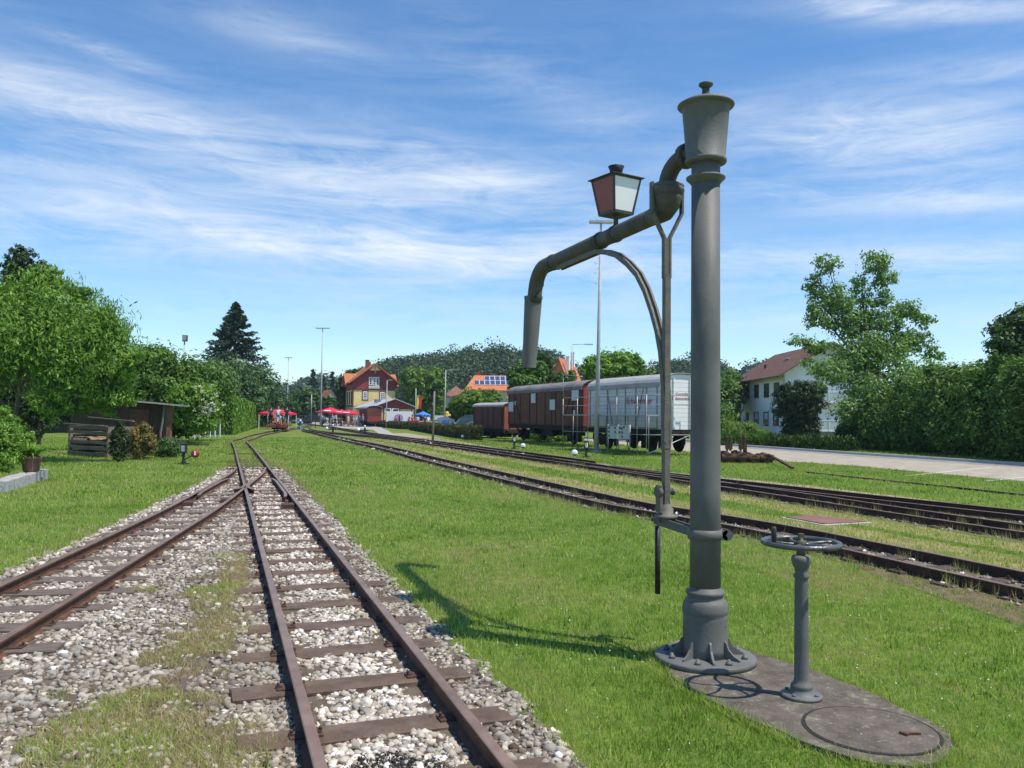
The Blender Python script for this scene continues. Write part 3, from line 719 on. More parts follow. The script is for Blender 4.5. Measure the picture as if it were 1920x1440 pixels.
mb.lathe((C0.x, C0.y, 0), [(.163, .068), (.153, .13), (.150, zt - .03), (.150, zt)], 48)
mb.lathe((C0.x, C0.y, 0), [(.150, zt), (.156, zt + .01), (.157, zt + .035), (.150, zt + .07), (.140, zt + .095), (.124, zt + .105), (.121, zt + .125), (.130, zt + .135), (.134, zt + .147), (.130, zt + .160), (.110, zt + .168), (.106, zt + .185)], 48)
for k in range(8):               # gussets round the foot
    a = R(0 + 45 * k); rd = Vector((math.cos(a), math.sin(a), 0)); tg = Vector((-math.sin(a), math.cos(a), 0)) * .014
    pts = [(.13, .066), (.272, .066), (.268, .082), (.225, .10), (.185, .135), (.168, .175), (.150, .19), (.13, .19)]
    mb.extr([C0 + rd * r_ + Vector((0, 0, z_)) - tg / 2 for r_, z_ in pts], tg)
mb.sphere(C0 + Vector((.118, -.092, zt - .07)), .006, 8, mi=1)
at(mb.build('pedestal', [M_cr, M_blk]))
mb = MB()
mb.lathe((C0.x, C0.y, 0), [(.106, zt + .18), (.104, 1.2), (.101, 2.2), (.099, zc(335))], 56)
at(mb.build('column', M_cr))
mb = MB(); z3 = zc(334)
mb.lathe((C0.x, C0.y, 0), [(.098, z3 - .050), (.112, z3 - .030), (.134, z3 - .010), (.137, z3 - .004), (.136, z3 + .004), (.112, z3 + .012), (.100, z3 + .022), (.099, zc(303))], 56)
at(mb.build('neck_collar', M_cr))
mb = MB(); zb = zc(308); zr = zc(203)
mb.lathe((C0.x, C0.y, 0), [(.099, zb), (.140, zb + .004), (.146, zb + .016), (.146, zb + .030), (.136, zb + .038), (.165, zr - .01), (.172, zr), (.194, zr + .006), (.199, zr + .014), (.197, zr + .022), (.160, zr + .044), (.080, zr + .062), (.03, zr + .066)], 64)
at(mb.build('head_cone', M_cr))
mb = MB(); zk = zr + .07
mb.lathe((C0.x, C0.y, 0), [(.030, zk), (.028, zk + .03), (.024, zk + .10), (.020, zc(167)), (.034, zc(164)), (.051, zc(160)), (.050, zc(157)), (.022, zc(154)), (.001, zc(153.6))], 24)
at(mb.build('top_knob', M_cr2))
# the plane of the arm
A0 = dp(1249, 780, 6.2); A0 = Vector((A0.x, A0.y, 0))
U = Vector((-.329, .944, 0)).normalized(); W = Vector((U.y, -U.x, 0))
def pl(px, py):
    """point of the vertical plane of the arm seen at a pixel"""
    d = ray(px, py); t = (A0 - CP).dot(W) / d.dot(W); return CP + d * t
def on(s, z, w_=0): return A0 + U * s + W * w_ + Vector((0, 0, z))
ZA = 3.265
d0 = (A0 - C0); dl = d0.length; dn = d0.normalized()
mb = MB()
zp = 3.615
path = [C0 + dn * .10 + Vector((0, 0, zp)), C0 + dn * .19 + Vector((0, 0, zp + .004))]
for k in range(9):
    a = math.pi / 2 * k / 8; q = dl - .20
    path.append(C0 + dn * (q + .20 * math.sin(a)) + Vector((0, 0, zp - .17 + .17 * math.cos(a))))
path.append(A0 + Vector((0, 0, 3.43)))
mb.tube(path, .063, 24)
c = C0 + dn * .205 + Vector((0, 0, zp))
mb.lathe(c - dn * .016, [(.063, 0), (.092, .001), (.092, .020), (.088, .023), (.092, .026), (.092, .044), (.063, .045)], 28, axis=dn)
for k in range(6):
    a = R(30 + 60 * k); q = c + Vector((-dn.y, dn.x, 0)) * math.cos(a) * .078 + Vector((0, 0, math.sin(a) * .078))
    mb.lathe(q - dn * .03, [(.010, 0), (.010, .074)], 6, axis=dn)
at(mb.build('outlet_elbow', M_cr2))
mb = MB()
mb.lathe(A0, [(.066, 3.475), (.090, 3.472), (.098, 3.462), (.126, 3.455), (.129, 3.440), (.126, 3.436), (.126, 3.430), (.131, 3.428), (.132, 3.405), (.122, 3.392), (.112, 3.36)], 40)
at(mb.build('swivel_joint', M_cr))
mb = MB()
mb.tube([on(0, 3.40), on(0, 3.355), on(.012, 3.31), on(.06, 3.275), on(.13, ZA + .002), on(.22, ZA)], [.118, .112, .100, .088, .076, .068], 28)
mb.tube([on(.2, ZA), on(.88, ZA), on(1.18, ZA)], .0665, 28)
mb.tube([on(.90, ZA), on(.93, ZA)], .0695, 28)
mb.tube([on(1.16, ZA), on(2.30, ZA)], .0715, 28)
bend = [on(2.28, ZA), on(2.50, ZA)]
for k in range(1, 9):
    a = R(84) * k / 8; bend.append(on(2.50 + .30 * math.sin(a), ZA - .30 + .30 * math.cos(a)))
bend.append(on(2.815, 2.93))
mb.tube(bend, .077, 28)
for s, r_ in ((2.28, .083), (1.15, .078), (.86, .075)):
    mb.tube([on(s - .012, ZA), on(s + .012, ZA)], r_, 28)
at(mb.build('spout_arm', M_cr2))
mb = MB(); ht = pl(994, 556); hb = pl(987.5, 689)
ht = on(2.84, zat(994, 556, 8.85)); hb = on(2.86, zat(988, 689, 8.87)) - W * .035
mb.tube([ht, ht.lerp(hb, .5), hb], [.096, .086, .072], 28, caps=False)
mb.tube([ht + Vector((0, 0, .006)), ht - Vector((0, 0, .02))], [.100, .100], 28, caps=False)
mb.tube([hb + Vector((0, 0, .02)), hb - Vector((0, 0, .004))], [.075, .075], 28, caps=False)
mb.tube([ht - Vector((0, 0, .1)), hb - Vector((0, 0, -.03))], [.088, .066], 28)
at(mb.build('hose_nozzle', M_cr))
mb = MB()
for sg in (-1, 1):
    a = ht + U * (.10 * sg) + W * (.02 * sg)
    b = on(2.52 if sg < 0 else 2.70, ZA + (.06 if sg > 0 else -.075))
    mid = a.lerp(b, .5) + U * (.05 * sg) - Vector((0, 0, .02)) + W * .02
    mb.tube([a, a.lerp(mid, .55) + U * .03 * sg, mid, mid.lerp(b, .5) + Vector((0, 0, .01)), b], .006, 6)
    for k in range(7):
        t_ = 2 * math.pi * k / 6; 
    mb.tube([a + Vector((0, 0, .02 * math.sin(t) - .01)) + U * .018 * math.cos(t) for t in np.linspace(0, 2 * math.pi, 9)], .005, 6, caps=False)
at(mb.build('chain_hooks', M_blk))
# curved brace: pairs of flat bars
arc = [(1050, 499), (1075, 488), (1100, 477), (1120, 472), (1140, 473), (1160, 479), (1180, 495), (1198, 515), (1213, 545), (1226, 583), (1236, 620), (1243, 660), (1247, 705), (1249, 745), (1250, 790), (1250, 830)]
pts = [pl(*p) for p in arc]
for sg in (-1, 1):
    mb = MB()
    for i in range(len(pts) - 1):
        mb.bar(pts[i] + W * .022 * sg, pts[i + 1] + W * .022 * sg, .016, .046, upv=U)
    mb2 = MB(); P3 = [p + W * .022 * sg for p in pts]; vs = []
    for i, p in enumerate(P3):
        t = (P3[min(i + 1, len(P3) - 1)] - P3[max(i - 1, 0)]).normalized(); n_ = t.cross(W).normalized()
        hw = .040 if i < 3 else .022
        for a, b in ((-.009, -hw), (.009, -hw), (.009, hw), (-.009, hw)): vs.append(p + W * a + n_ * b)
    fs = [(i * 4 + j, i * 4 + (j + 1) % 4, (i + 1) * 4 + (j + 1) % 4, (i + 1) * 4 + j) for i in range(len(P3) - 1) for j in range(4)]
    mb2.add(vs, fs + [(0, 1, 2, 3), tuple(range(len(vs) - 4, len(vs)))])
    at(mb2.build('curved_brace', M_crr))
zr_ = lambda py: zat(1249, py, 6.2)
mb = MB()
for sg in (-1, 1):               # yoke straps to the joint
    x_ = .128 * sg; q = [on(0, 3.47, x_), on(0, 3.25, x_), on(0, zr_(447), .022 * sg), on(0, zr_(522), .022 * sg)]
    for a, b in zip(q[:-1], q[1:]): mb.bar(a, b, .045, .016, upv=W)
    mb.lathe(on(0, 3.44, x_) + U * .0 - W * .012, [(.016, 0), (.016, .024)], 8, axis=W)
at(mb.build('yoke', M_crr))
mb = MB()
mb.box(on(0, (zr_(447) + zr_(522)) / 2), (.032, .036, zr_(447) - zr_(522)), ax=(W, U, Vector((0, 0, 1))))
mb.box(on(0, (zr_(515) + zr_(948)) / 2), (.046, .050, zr_(515) - zr_(948)), ax=(W, U, Vector((0, 0, 1))))
mb.box(on(0, (zr_(760) + zr_(830)) / 2 ), (.056, .056, zr_(740) - zr_(832)), ax=(W, U, Vector((0, 0, 1))))
at(mb.build('swing_rod', M_crr))
mb = MB(); zl = zr_(968)
mb.lathe(A0, [(.085, zl - .012), (.085, zl + .010), (.055, zl + .014), (.055, zl + .06), (.045, zl + .066), (.045, zl + .085), (.03, zl + .09)], 28)
mb.box(on(0, zr_(935), -.055), (.022, .07, .20), ax=(W, U, Vector((0, 0, 1)))); 
mb.lathe(on(0, zr_(922), -.075), [(.045, 0), (.045, .028), (.02, .03), (.02, .125), (.028, .126), (.028, .14)], 20, axis=W)
at(mb.build('pivot_bearing', M_crr))
mb = MB(); z9 = zc(1001)
mb.lathe((C0.x, C0.y, 0), [(.103, z9 - .034), (.120, z9 - .034), (.122, z9), (.120, z9 + .034), (.103, z9 + .034)], 48)
for sg in (-1, 1):
    a = C0 - dn * .115 + Vector((0, 0, z9)); 
    sd = Vector((-dn.y, dn.x, 0)) * (.032 * sg)
    bq = C0 + Vector((.14, -.02, z9)) + Vector((.0, .035 * sg, 0))
    mb.lathe(bq - Vector((0, .009, 0)), [(.038, 0), (.038, .018)], 16, axis=(0, 1, 0))
    mb.box(bq - Vector((.03, 0, 0)), (.06, .018, .07))
    e0 = C0 + dn * .10 + Vector((0, 0, z9)) + sd; e1 = A0 + dn * .10 + Vector((0, 0, zl - .035)) + sd
    mb.bar(e0, e1, .012, .062)
mb.lathe(C0 + Vector((.14, -.075, z9)), [(.012, 0), (.012, .11)], 8, axis=(0, 1, 0))
for s_ in (.02, .11): mb.lathe(A0 + dn * s_ + Vector((0, 0, zl - .035)) - Vector((-dn.y, dn.x, 0)) * .05, [(.014, 0), (.014, .10)], 8, axis=(-dn.y, dn.x, 0))
at(mb.build('support_bracket', M_cr))
mb = MB(); a = dp(1233, 985, 6.35); b = dp(1233, 1113, 6.35)
mb.tube([a, b], .021, 12); at(mb.build('hanging_lever', M_blk))

# lantern that stands on the arm
LS = .86
lp = on(LS, 0); zL0 = zat(1150, 402, lp.y); zL1 = zat(1150, 338, lp.y)
lan = thing('crane_lantern', 'square signal lantern with red and white panes on top of the crane arm', 'lantern', (lp.x, lp.y, ZA + .07), R(33))
M_lf = mat('lantern_frame', (0.055, 0.055, 0.050), (0.09, 0.09, 0.08), rough=.5, scale=30)
M_wg = mat('white_opal_pane', (0.90, 0.90, 0.89), (0.84, 0.85, 0.84), rough=.35, scale=3, spec=.5)
M_rg = mat('red_pane', (0.23, 0.028, 0.026), (0.27, 0.038, 0.034), rough=.3, scale=3, spec=.5)
zo = ZA + .07; h0, h1 = zL0 - zo, zL1 - zo; tb, tt = .100, .146
def ring4(hw, z): return [(-hw, -hw, z), (hw, -hw, z), (hw, hw, z), (-hw, hw, z)]
mb = MB(); mb.lathe((0, 0, 0), [(.03, -.01), (.022, .01), (.020, h0 - .02), (.035, h0 - .01)], 14)
mb.build('stem', M_lf, lan)
mb = MB()
mb.add(ring4(tb + .006, h0 - .012) + ring4(tb + .010, h0 + .012), [(3, 2, 1, 0), (4, 5, 6, 7), (0, 1, 5, 4), (1, 2, 6, 5), (2, 3, 7, 6), (3, 0, 4, 7)])
mb.add(ring4(tt + .006, h1 - .012) + ring4(tt + .008, h1 + .004), [(3, 2, 1, 0), (4, 5, 6, 7), (0, 1, 5, 4), (1, 2, 6, 5), (2, 3, 7, 6), (3, 0, 4, 7)])
for i in range(4):
    a = Vector(ring4(tb, h0)[i]); b = Vector(ring4(tt, h1)[i]); mb.bar(a, b, .018, .018)
mb.build('frame', M_lf, lan)
for i, m_ in enumerate((M_wg, M_rg, M_wg, M_rg)):
    a, b = Vector(ring4(tb - .003, h0 + .008)[i]), Vector(ring4(tb - .003, h0 + .008)[(i + 1) % 4]); c, d = Vector(ring4(tt - .003, h1 - .01)[(i + 1) % 4]), Vector(ring4(tt - .003, h1 - .01)[i])
    n_ = (b - a).cross(d - a).normalized() * .004
    o = MB().extr([a, b, c, d], n_).build('pane', m_, lan)
    o['label'] = 'white opal pane' if m_ is M_wg else 'dark red pane'
mb = MB(); e = tt + .028
mb.add(ring4(e, h1 + .002) + ring4(e, h1 + .008) + ring4(.05, h1 + .045), [(3, 2, 1, 0), (0, 1, 5, 4), (1, 2, 6, 5), (2, 3, 7, 6), (3, 0, 4, 7), (4, 5, 9, 8), (5, 6, 10, 9), (6, 7, 11, 10), (7, 4, 8, 11), (8, 9, 10, 11)])
mb.build('roof', M_lf, lan)
MB().lathe((0, 0, 0), [(.052, h1 + .03), (.056, h1 + .085), (.070, h1 + .118), (.066, h1 + .120), (.05, h1 + .10)], 28).build('chimney', M_blk, lan)

# slab with manhole
mb = MB(); sm = spline([(p.x, p.y) for p in slab_w] + [(slab_w[0].x, slab_w[0].y)], .04)
mb.prism([tuple(p) for p in sm[:-1]], -.05, .030)
stain(M_conc, (.36, .37, .24), 5.0, .54, .68, .5); stain(M_conc, (.40, .39, .29), 14.0, .58, .68, .6); stain(M_conc, (.50, .50, .45), 34.0, .60, .70); stain(M_conc, (.045, .038, .03), 22.0, .60, .72)
sm = sm + (rng.uniform(-.005, .005, sm.shape)) + (np.c_[vnoise(sm[:, 0], sm[:, 1], .15, 3), vnoise(sm[:, 0], sm[:, 1], .15, 4)] - .5) * .03
mb = MB(); mb.prism([tuple(p) for p in sm[:-1]], -.05, .030)
sl = mb.build('concrete_slab', M_conc); tag(sl, 'stadium shaped mossy concrete slab under the crane and handwheel post', 'slab')
sl.data.polygons[1].use_smooth = False
mc = gp(1632, 1368, .03); mh = thing('manhole_cover', 'round concrete manhole cover with a rusty lifting bar let into the slab', 'manhole cover', (mc.x, mc.y, .0))
M_gap = mat('dark_gap', (0.03, 0.026, 0.022), rough=.9)
mb = MB(); n = 48
for r0_, r1_, z_ in ((.335, .352, .0335),):
    vs = [(math.cos(2 * math.pi * j / n) * r_, math.sin(2 * math.pi * j / n) * r_, z_) for r_ in (r0_, r1_) for j in range(n)]
    mb.add(vs, [(j, (j + 1) % n, n + (j + 1) % n, n + j) for j in range(n)])
mb.build('joint_gap', M_gap, mh)
MB().lathe((0, 0, 0), [(.334, .028), (.334, .036), (.330, .038)], 48).build('lid', M_conc, mh)
q = gp(1712, 1377, .04) - mc
MB().bar((q.x - .05, q.y, .046), (q.x + .04, q.y, .046), .016, .012).bar((q.x - .06, q.y + .02, .045), (q.x - .035, q.y - .02, .045), .02, .012).build('lifting_bar', M_rust, mh)

# handwheel post
DP = 5.06; pb = dp(1503, 1290, DP); hp = thing('handwheel_post', 'slim grey iron valve post carrying a horizontal spoked handwheel', 'valve post', (pb.x, pb.y, .03))
def zh(py): return zat(1503, py, DP) - .03
mb = MB()
mb.lathe((0, 0, 0), [(.115, 0), (.122, .004), (.122, .016), (.112, .022), (.070, .024), (.068, .045), (.060, .052), (.066, .060), (.062, .075), (.049, .085), (.043, .11), (.042, .3), (.038, zh(1090)), (.038, zh(1084))], 32)
mb.lathe((0, 0, 0), [(.038, zh(1084)), (.046, zh(1082)), (.046, zh(1078)), (.037, zh(1074)), (.040, zh(1066)), (.050, zh(1060)), (.058, zh(1052)), (.058, zh(1046)), (.050, zh(1042)), (.02, zh(1040))], 32)
for k in range(4):
    a = R(45 + 90 * k); mb.lathe((math.cos(a) * .095, math.sin(a) * .095, .02), [(.012, 0), (.012, .014)], 6)
mb.build('post', M_cr, hp)
zw = zh(1018)
mb = MB(); mb.lathe((0, 0, 0), [(.026, zh(1040)), (.030, zh(1036)), (.020, zh(1030)), (.030, zw - .02), (.032, zw + .014), (.016, zw + .016), (.016, zw + .03)], 12)
mb.box((0, 0, zw + .042), (.03, .03, .03))
mb.build('hub_nut', mat('brass_worn', (0.13, 0.105, 0.06), (0.08, 0.07, 0.055), rough=.6, scale=40), hp)
RW = .222
M_wheel = mat('wheel_paint', (0.045, 0.05, 0.055), (0.11, 0.11, 0.11), rough=.3, scale=12, spec=.6, bump=.2)
wl = MB().tube([(RW * math.cos(t), RW * math.sin(t), zw) for t in np.linspace(0, 2 * math.pi, 57)], .0165, 12, caps=False).build('wheel_rim', M_wheel, hp)
for k in range(5):
    a = R(12 + 72 * k)
    MB().tube([(math.cos(a + .22 * math.sin(math.pi * q)) * RW * q, math.sin(a + .22 * math.sin(math.pi * q)) * RW * q, zw - .012 * (1 - q)) for q in np.linspace(.08, 1, 7)], .010, 8).build('spoke', M_wheel, hp)
hx = dp(1452, 1010, DP - .02) - pb; ang = math.atan2(hx.y - .05, hx.x)
hq = Vector((math.cos(ang) * RW * .93, math.sin(ang) * RW * .93, 0))
MB().lathe(hq, [(.012, zw), (.012, zw + .035), (.015, zw + .038), (.016, zw + .095), (.012, zw + .105), (.004, zw + .108)], 12).build('handle', mat('handle_rust', (.05, .042, .04), rough=.6), hp)

# rusty pit cover between the tracks
pc = thing('pit_cover', 'flat rusty steel pit cover in a concrete frame between the right tracks', 'cover', (0, 0, 0))
ctr = sum((Vector(p) for p in pit_w), Vector()) / 4
outer = [ctr + (p - ctr) * 1.0 for p in pit_w]; inner = [ctr + (p - ctr) * .86 for p in pit_w]
MB().prism([(p.x, p.y) for p in outer], -.02, .014).build('frame', M_kerb, pc)
MB().prism([(p.x, p.y) for p in inner], .014, .030).build('plate', mat('red_rust_plate', (0.19, 0.085, 0.06), (0.25, 0.13, 0.10), rough=.7, scale=3), pc)

# ------------------------------------------------------------------ vegetation
GL = [(0.045, 0.085, 0.016), (0.060, 0.120, 0.020), (0.085, 0.165, 0.026), (0.125, 0.215, 0.036), (0.19, 0.28, 0.06)]
def gcol(f, y=1.0, b=1.0): return [(r * f * y, g_ * f, b_ * f * b) for r, g_, b_ in GL]
M_lf1 = leafmat('leaf_fresh', gcol(1.65, 1.0, .85), .32)
M_lf2 = leafmat('leaf_mid', gcol(1.1), .28)
M_lf3 = leafmat('leaf_dark', gcol(.62, .95, 1.2), .25)
M_lf4 = leafmat('leaf_grey_green', gcol(.95, 1.05, 2.0), .3)
M_lf6 = leafmat('leaf_olive', gcol(1.25, 1.1), .35)
M_lft = leafmat('leaf_airy', gcol(1.65, 1.08, 1.5), .4)
M_lf5 = leafmat('leaf_yellow_green', gcol(1.45, 1.22), .40)
M_sh1 = leafmat('shrub_leaf', gcol(1.15, 1.0), .22)
M_sh2 = leafmat('shrub_leaf_dark', gcol(.62, 1.0), .15)
M_con = leafmat('needles_blue_green', [(0.022, 0.042, 0.022), (0.032, 0.060, 0.030), (0.05, 0.085, 0.042)], .1)
M_thj = leafmat('thuja_green', [(0.10, 0.19, 0.022), (0.14, 0.25, 0.028), (0.18, 0.30, 0.04)], .2)
M_thd = leafmat('thuja_dark', [(0.020, 0.042, 0.012), (0.032, 0.06, 0.015), (0.05, 0.08, 0.02)], .15)
M_far = leafmat('forest_leaf', [(0.026, 0.050, 0.014), (0.040, 0.074, 0.018), (0.058, 0.098, 0.024), (0.090, 0.135, 0.034)], .1)
M_hbr = leafmat('hedge_brownish', [(0.10, 0.075, 0.03), (0.085, 0.085, 0.028), (0.07, 0.10, 0.03), (0.13, 0.10, 0.04)], .15)
M_bark = mat('bark', (0.085, 0.066, 0.050), (0.17, 0.14, 0.11), rough=.95, scale=6, bump=.6, stretch=(3, 3, .6))

def quads(C, D, Nn, Lh, Wh, fold=None):
    """rhombic leaves: centre C, long axis D, normal Nn, half sizes"""
    S = np.cross(D, Nn); S /= np.linalg.norm(S, axis=1)[:, None] + 1e-9
    return np.stack([C - D * Lh[:, None], C + S * Wh[:, None], C + D * Lh[:, None], C - S * Wh[:, None]], 1).reshape(-1, 3)
def unit(v): return v / (np.linalg.norm(v, axis=1)[:, None] + 1e-9)
def crown(name, m, blobs, n, leaf, parent, seed=1, aspect=.55, clump=.22, shell=.62, droop=0.0, cpn=26, zmin=None, fill=.22):
    """blobs: (x, y, z, rx, ry, rz) in local coordinates; leaves gather in clusters near each blob's skin"""
    r = np.random.default_rng(seed)
    B = np.array(blobs, float); vol = (B[:, 3] * B[:, 4] * B[:, 5]) ** (2 / 3); pr = vol / vol.sum()
    nc = max(4, n // cpn); bi = r.choice(len(B), nc, p=pr)
    d = unit(r.normal(size=(nc, 3))); rad = shell + (1 - shell) * r.uniform(0, 1, nc) ** .6
    rad = np.where(r.uniform(0, 1, nc) < .06, rad * 1.13, rad)
    cc = B[bi, :3] + d * B[bi, 3:] * rad[:, None]
    ct = r.normal(0, .17, nc); cs = r.uniform(.55, 1.35, nc)
    k = r.integers(0, nc, n)
    sc_ = (B[bi, 3:].mean(1) * clump)[k] * cs[k]
    g_ = np.clip(r.normal(0, 1, (n, 3)), -1.7, 1.7)
    P = cc[k] + g_ * sc_[:, None] * [1, 1, .7]
    Nn = unit(r.normal(0, .55, (n, 3)) + [0, 0, .45] + d[k] * .55 + g_ * .75)
    D = unit(np.cross(Nn, r.normal(size=(n, 3))) + np.array([0, 0, -droop]))
    s = leaf * r.uniform(.6, 1.35, n)
    if zmin is not None:
        ok = P[:, 2] > zmin; P, Nn, D, s, k = P[ok], Nn[ok], D[ok], s[ok], k[ok]
    if fill:
        nf = int(len(P) * fill); b2 = r.choice(len(B), nf, p=pr); d2 = unit(r.normal(size=(nf, 3)))
        P2 = B[b2, :3] + d2 * B[b2, 3:] * (r.uniform(0, 1, nf) ** .4 * .78)[:, None]
        if zmin is not None: P2[:, 2] = np.maximum(P2[:, 2], zmin + .05)
        N2 = unit(r.normal(0, 1, (nf, 3)) + [0, 0, .5]); P = np.vstack([P, P2]); Nn = np.vstack([Nn, N2]); D = np.vstack([D, unit(np.cross(N2, r.normal(size=(nf, 3))))])
        s = np.r_[s, leaf * r.uniform(1.6, 2.6, nf)]; k = np.r_[k, r.integers(0, nc, nf)]
    V = quads(P, D, Nn, s, s * aspect)
    t = np.clip(.5 + ct[k] + r.normal(0, .16, len(P)), 0, 1)
    return npmesh(name, V, 4, m, parent, tint=t)
def trunk(parent, base_r, h, blobs, m=None, lean=(0, 0), seed=1, limbs=7, stem_n=1):
    r = random.Random(seed); mb = MB()
    top = Vector((lean[0], lean[1], h))
    pts = [Vector((0, 0, -.1)), Vector((0, 0, .05)), Vector((lean[0] * .3 + r.uniform(-.05, .05), lean[1] * .3, h * .35)), Vector((lean[0] * .7, lean[1] * .7, h * .7)), top]
    mb.tube(pts, [base_r * 1.5, base_r * 1.1, base_r * .9, base_r * .75, base_r * .5], 9)
    bl = sorted(blobs, key=lambda b: -b[5])[:limbs]
    for b in bl:
        s_ = pts[2].lerp(top, r.uniform(.2, 1)); e = Vector(b[:3]) + Vector((r.uniform(-.3, .3) * b[3], r.uniform(-.3, .3) * b[4], .35 * b[5]))
        m_ = s_.lerp(e, .5) + Vector((0, 0, -.06 * (e - s_).length))
        mb.tube([s_, m_, e], [base_r * .45, base_r * .28, base_r * .07], 6)
        for _ in range(5):
            q = m_.lerp(e, r.uniform(.1, .9)); f = Vector(b[:3]) + Vector((r.uniform(-.9, .9) * b[3], r.uniform(-.9, .9) * b[4], r.uniform(-.5, .85) * b[5]))
            mb.tube([q, q.lerp(f, .5) + Vector((0, 0, .05)), f], [base_r * .16, base_r * .1, base_r * .03], 5)
    return mb.build('trunk', m or M_bark, parent)
def tree(name, label, cat, loc, blobs, n, leaf, m, tr=None, group=None, seed=1, **k):
    t = thing(name, label, cat, (loc[0], loc[1], 0), 0, group)
    b = [(x - loc[0], y - loc[1], z, rx, ry, rz) for x, y, z, rx, ry, rz in blobs]
    crown('crown' if tr else 'foliage', m, b, n, leaf, t, seed, **k)
    if tr: trunk(t, tr[0], tr[1], b, seed=seed, lean=tr[2] if len(tr) > 2 else (0, 0), limbs=tr[3] if len(tr) > 3 else 7)
    return t
def bl(px, py, Y, rx, rz, ry=None):
    """blob centred at a pixel at depth Y, radii in metres"""
    p = dp(px, py, Y); return (p.x, p.y, p.z, rx, ry or rx, rz)

# left garden
tree('fruit_tree', 'large bright green fruit tree with drooping leaves over the garden shed', 'tree', (-17.2, 28.6),
     [bl(110, 580, 28.5, 1.5, 1.0), bl(45, 600, 28.5, 1.6, 1.2), bl(-60, 630, 28.5, 2.2, 1.4), bl(85, 535, 29, 1.1, .62), bl(185, 625, 28, 1.25, .95), bl(215, 675, 27.8, .95, .9), bl(150, 660, 27.8, 1.3, 1.0), bl(75, 655, 27.8, 1.1, .85),
      bl(105, 745, 27.6, .8, .55), bl(185, 738, 27.8, .75, .45), bl(232, 705, 28, .5, .65), bl(-50, 690, 30, 1.3, 1.2), bl(10, 615, 27.9, 1.3, .8), bl(5, 560, 29, 1.3, .8), bl(205, 740, 28, .5, .35), bl(90, 775, 27.4, .4, .25), bl(130, 765, 28, .6, .35), bl(150, 715, 27.6, 1.0, .6), bl(200, 765, 28.5, .5, .3), bl(100, 513, 29, .55, .38), bl(150, 552, 28.6, .55, .36), bl(192, 588, 28.4, .45, .36), bl(222, 628, 28, .45, .4), bl(70, 525, 29, .5, .3), bl(238, 672, 28, .35, .35), bl(0, 622, 28.8, 2.2, 1.25), bl(100, 640, 28.6, 2.2, 1.6), bl(-90, 720, 30, 1.8, 1.2), bl(165, 758, 28.2, .75, .4), bl(225, 745, 28.4, .55, .4)],
     52000, .085, M_lf1, (.10, 3.6, (.3, 0), 9), seed=3, aspect=.27, clump=.24, droop=.75, shell=.5, cpn=70, fill=.12)
for i, (px, Y, h, w_) in enumerate(((22, 41, 10.2, .62), (50, 42, 9.9, .66), (76, 42, 9.3, .55))):
    p = dp(px, 700, Y)
    tree('conifer_column', ['tallest dark conical thuja rising behind the fruit tree at the left edge', 'middle dark thuja of the three behind the fruit tree', 'shortest dark thuja on the right of the three behind the fruit tree'][i], 'conifer', (p.x, p.y),
         [(p.x, p.y, h - 2.0, w_, w_, 2.0), (p.x, p.y, h * .42, w_ * 1.25, w_ * 1.25, h * .38)], 9000, .10, M_thd, (.12, h * .6), group='thujas behind the fruit tree', seed=20 + i, aspect=.4, clump=.10, shell=.55, cpn=40)
tree('garden_tree', 'dense green tree behind the shed with elder blossom in front of it', 'tree', tuple(dp(310, 800, 46)[:2]),
     [bl(285, 690, 46, 1.7, 1.4), bl(290, 785, 46, 1.6, .9), bl(330, 790, 47, 1.6, .9), bl(250, 735, 47, 1.4, 1.2), bl(230, 780, 47, 1.5, 1.1), bl(400, 720, 50, 1.3, 1.2), bl(335, 708, 46, 1.5, 1.2), bl(375, 715, 47, 1.3, 1.0), bl(300, 735, 45, 1.6, 1.2), bl(255, 705, 47, 1.2, 1.3), bl(345, 740, 45, 1.3, 1.1), bl(290, 668, 46, .9, .6), bl(270, 760, 46, 1.5, 1.0)],
     26000, .11, M_lf2, (.12, 2.6), seed=5, aspect=.45, clump=.19)
el_ = tree('elder_bush', 'elder bush with pale flower heads beside the shed corner', 'bush', tuple(dp(372, 800, 44)[:2]),
     [bl(350, 745, 43, .9, .75), bl(372, 755, 43.5, .9, .8), bl(388, 768, 45, .7, .7), bl(340, 780, 43, .6, .6), bl(370, 790, 43.5, .9, .6), bl(392, 792, 47, .5, .5), bl(380, 738, 46, .7, .6)],
     14000, .085, M_lf1, None, seed=6, aspect=.5, clump=.2)
M_blossom = leafmat('blossom', [(0.45, 0.42, 0.34), (0.62, 0.60, 0.5)], .1)
r_ = np.random.default_rng(5); ip = []
for _ in range(16):
    q = dp(r_.uniform(345, 418), r_.uniform(722, 775), r_.uniform(42.2, 43)); ip.append(q[:])
for _ in range(26):
    q = dp(r_.uniform(375, 402), r_.uniform(752, 778), 42.6); ip.append(q[:])
ip = np.array(ip) - np.array(el_.location)[None]; P = np.repeat(ip, 9, 0) + r_.normal(0, .045, (len(ip) * 9, 3)); Nn = unit(r_.normal(0, .4, P.shape) + [0, -.5, 1])
npmesh('blossoms', quads(P, unit(np.cross(Nn, r_.normal(size=P.shape))), Nn, np.full(len(P), .04), np.full(len(P), .035)), 4, M_blossom, el_, tint=r_.uniform(0, 1, len(P)))
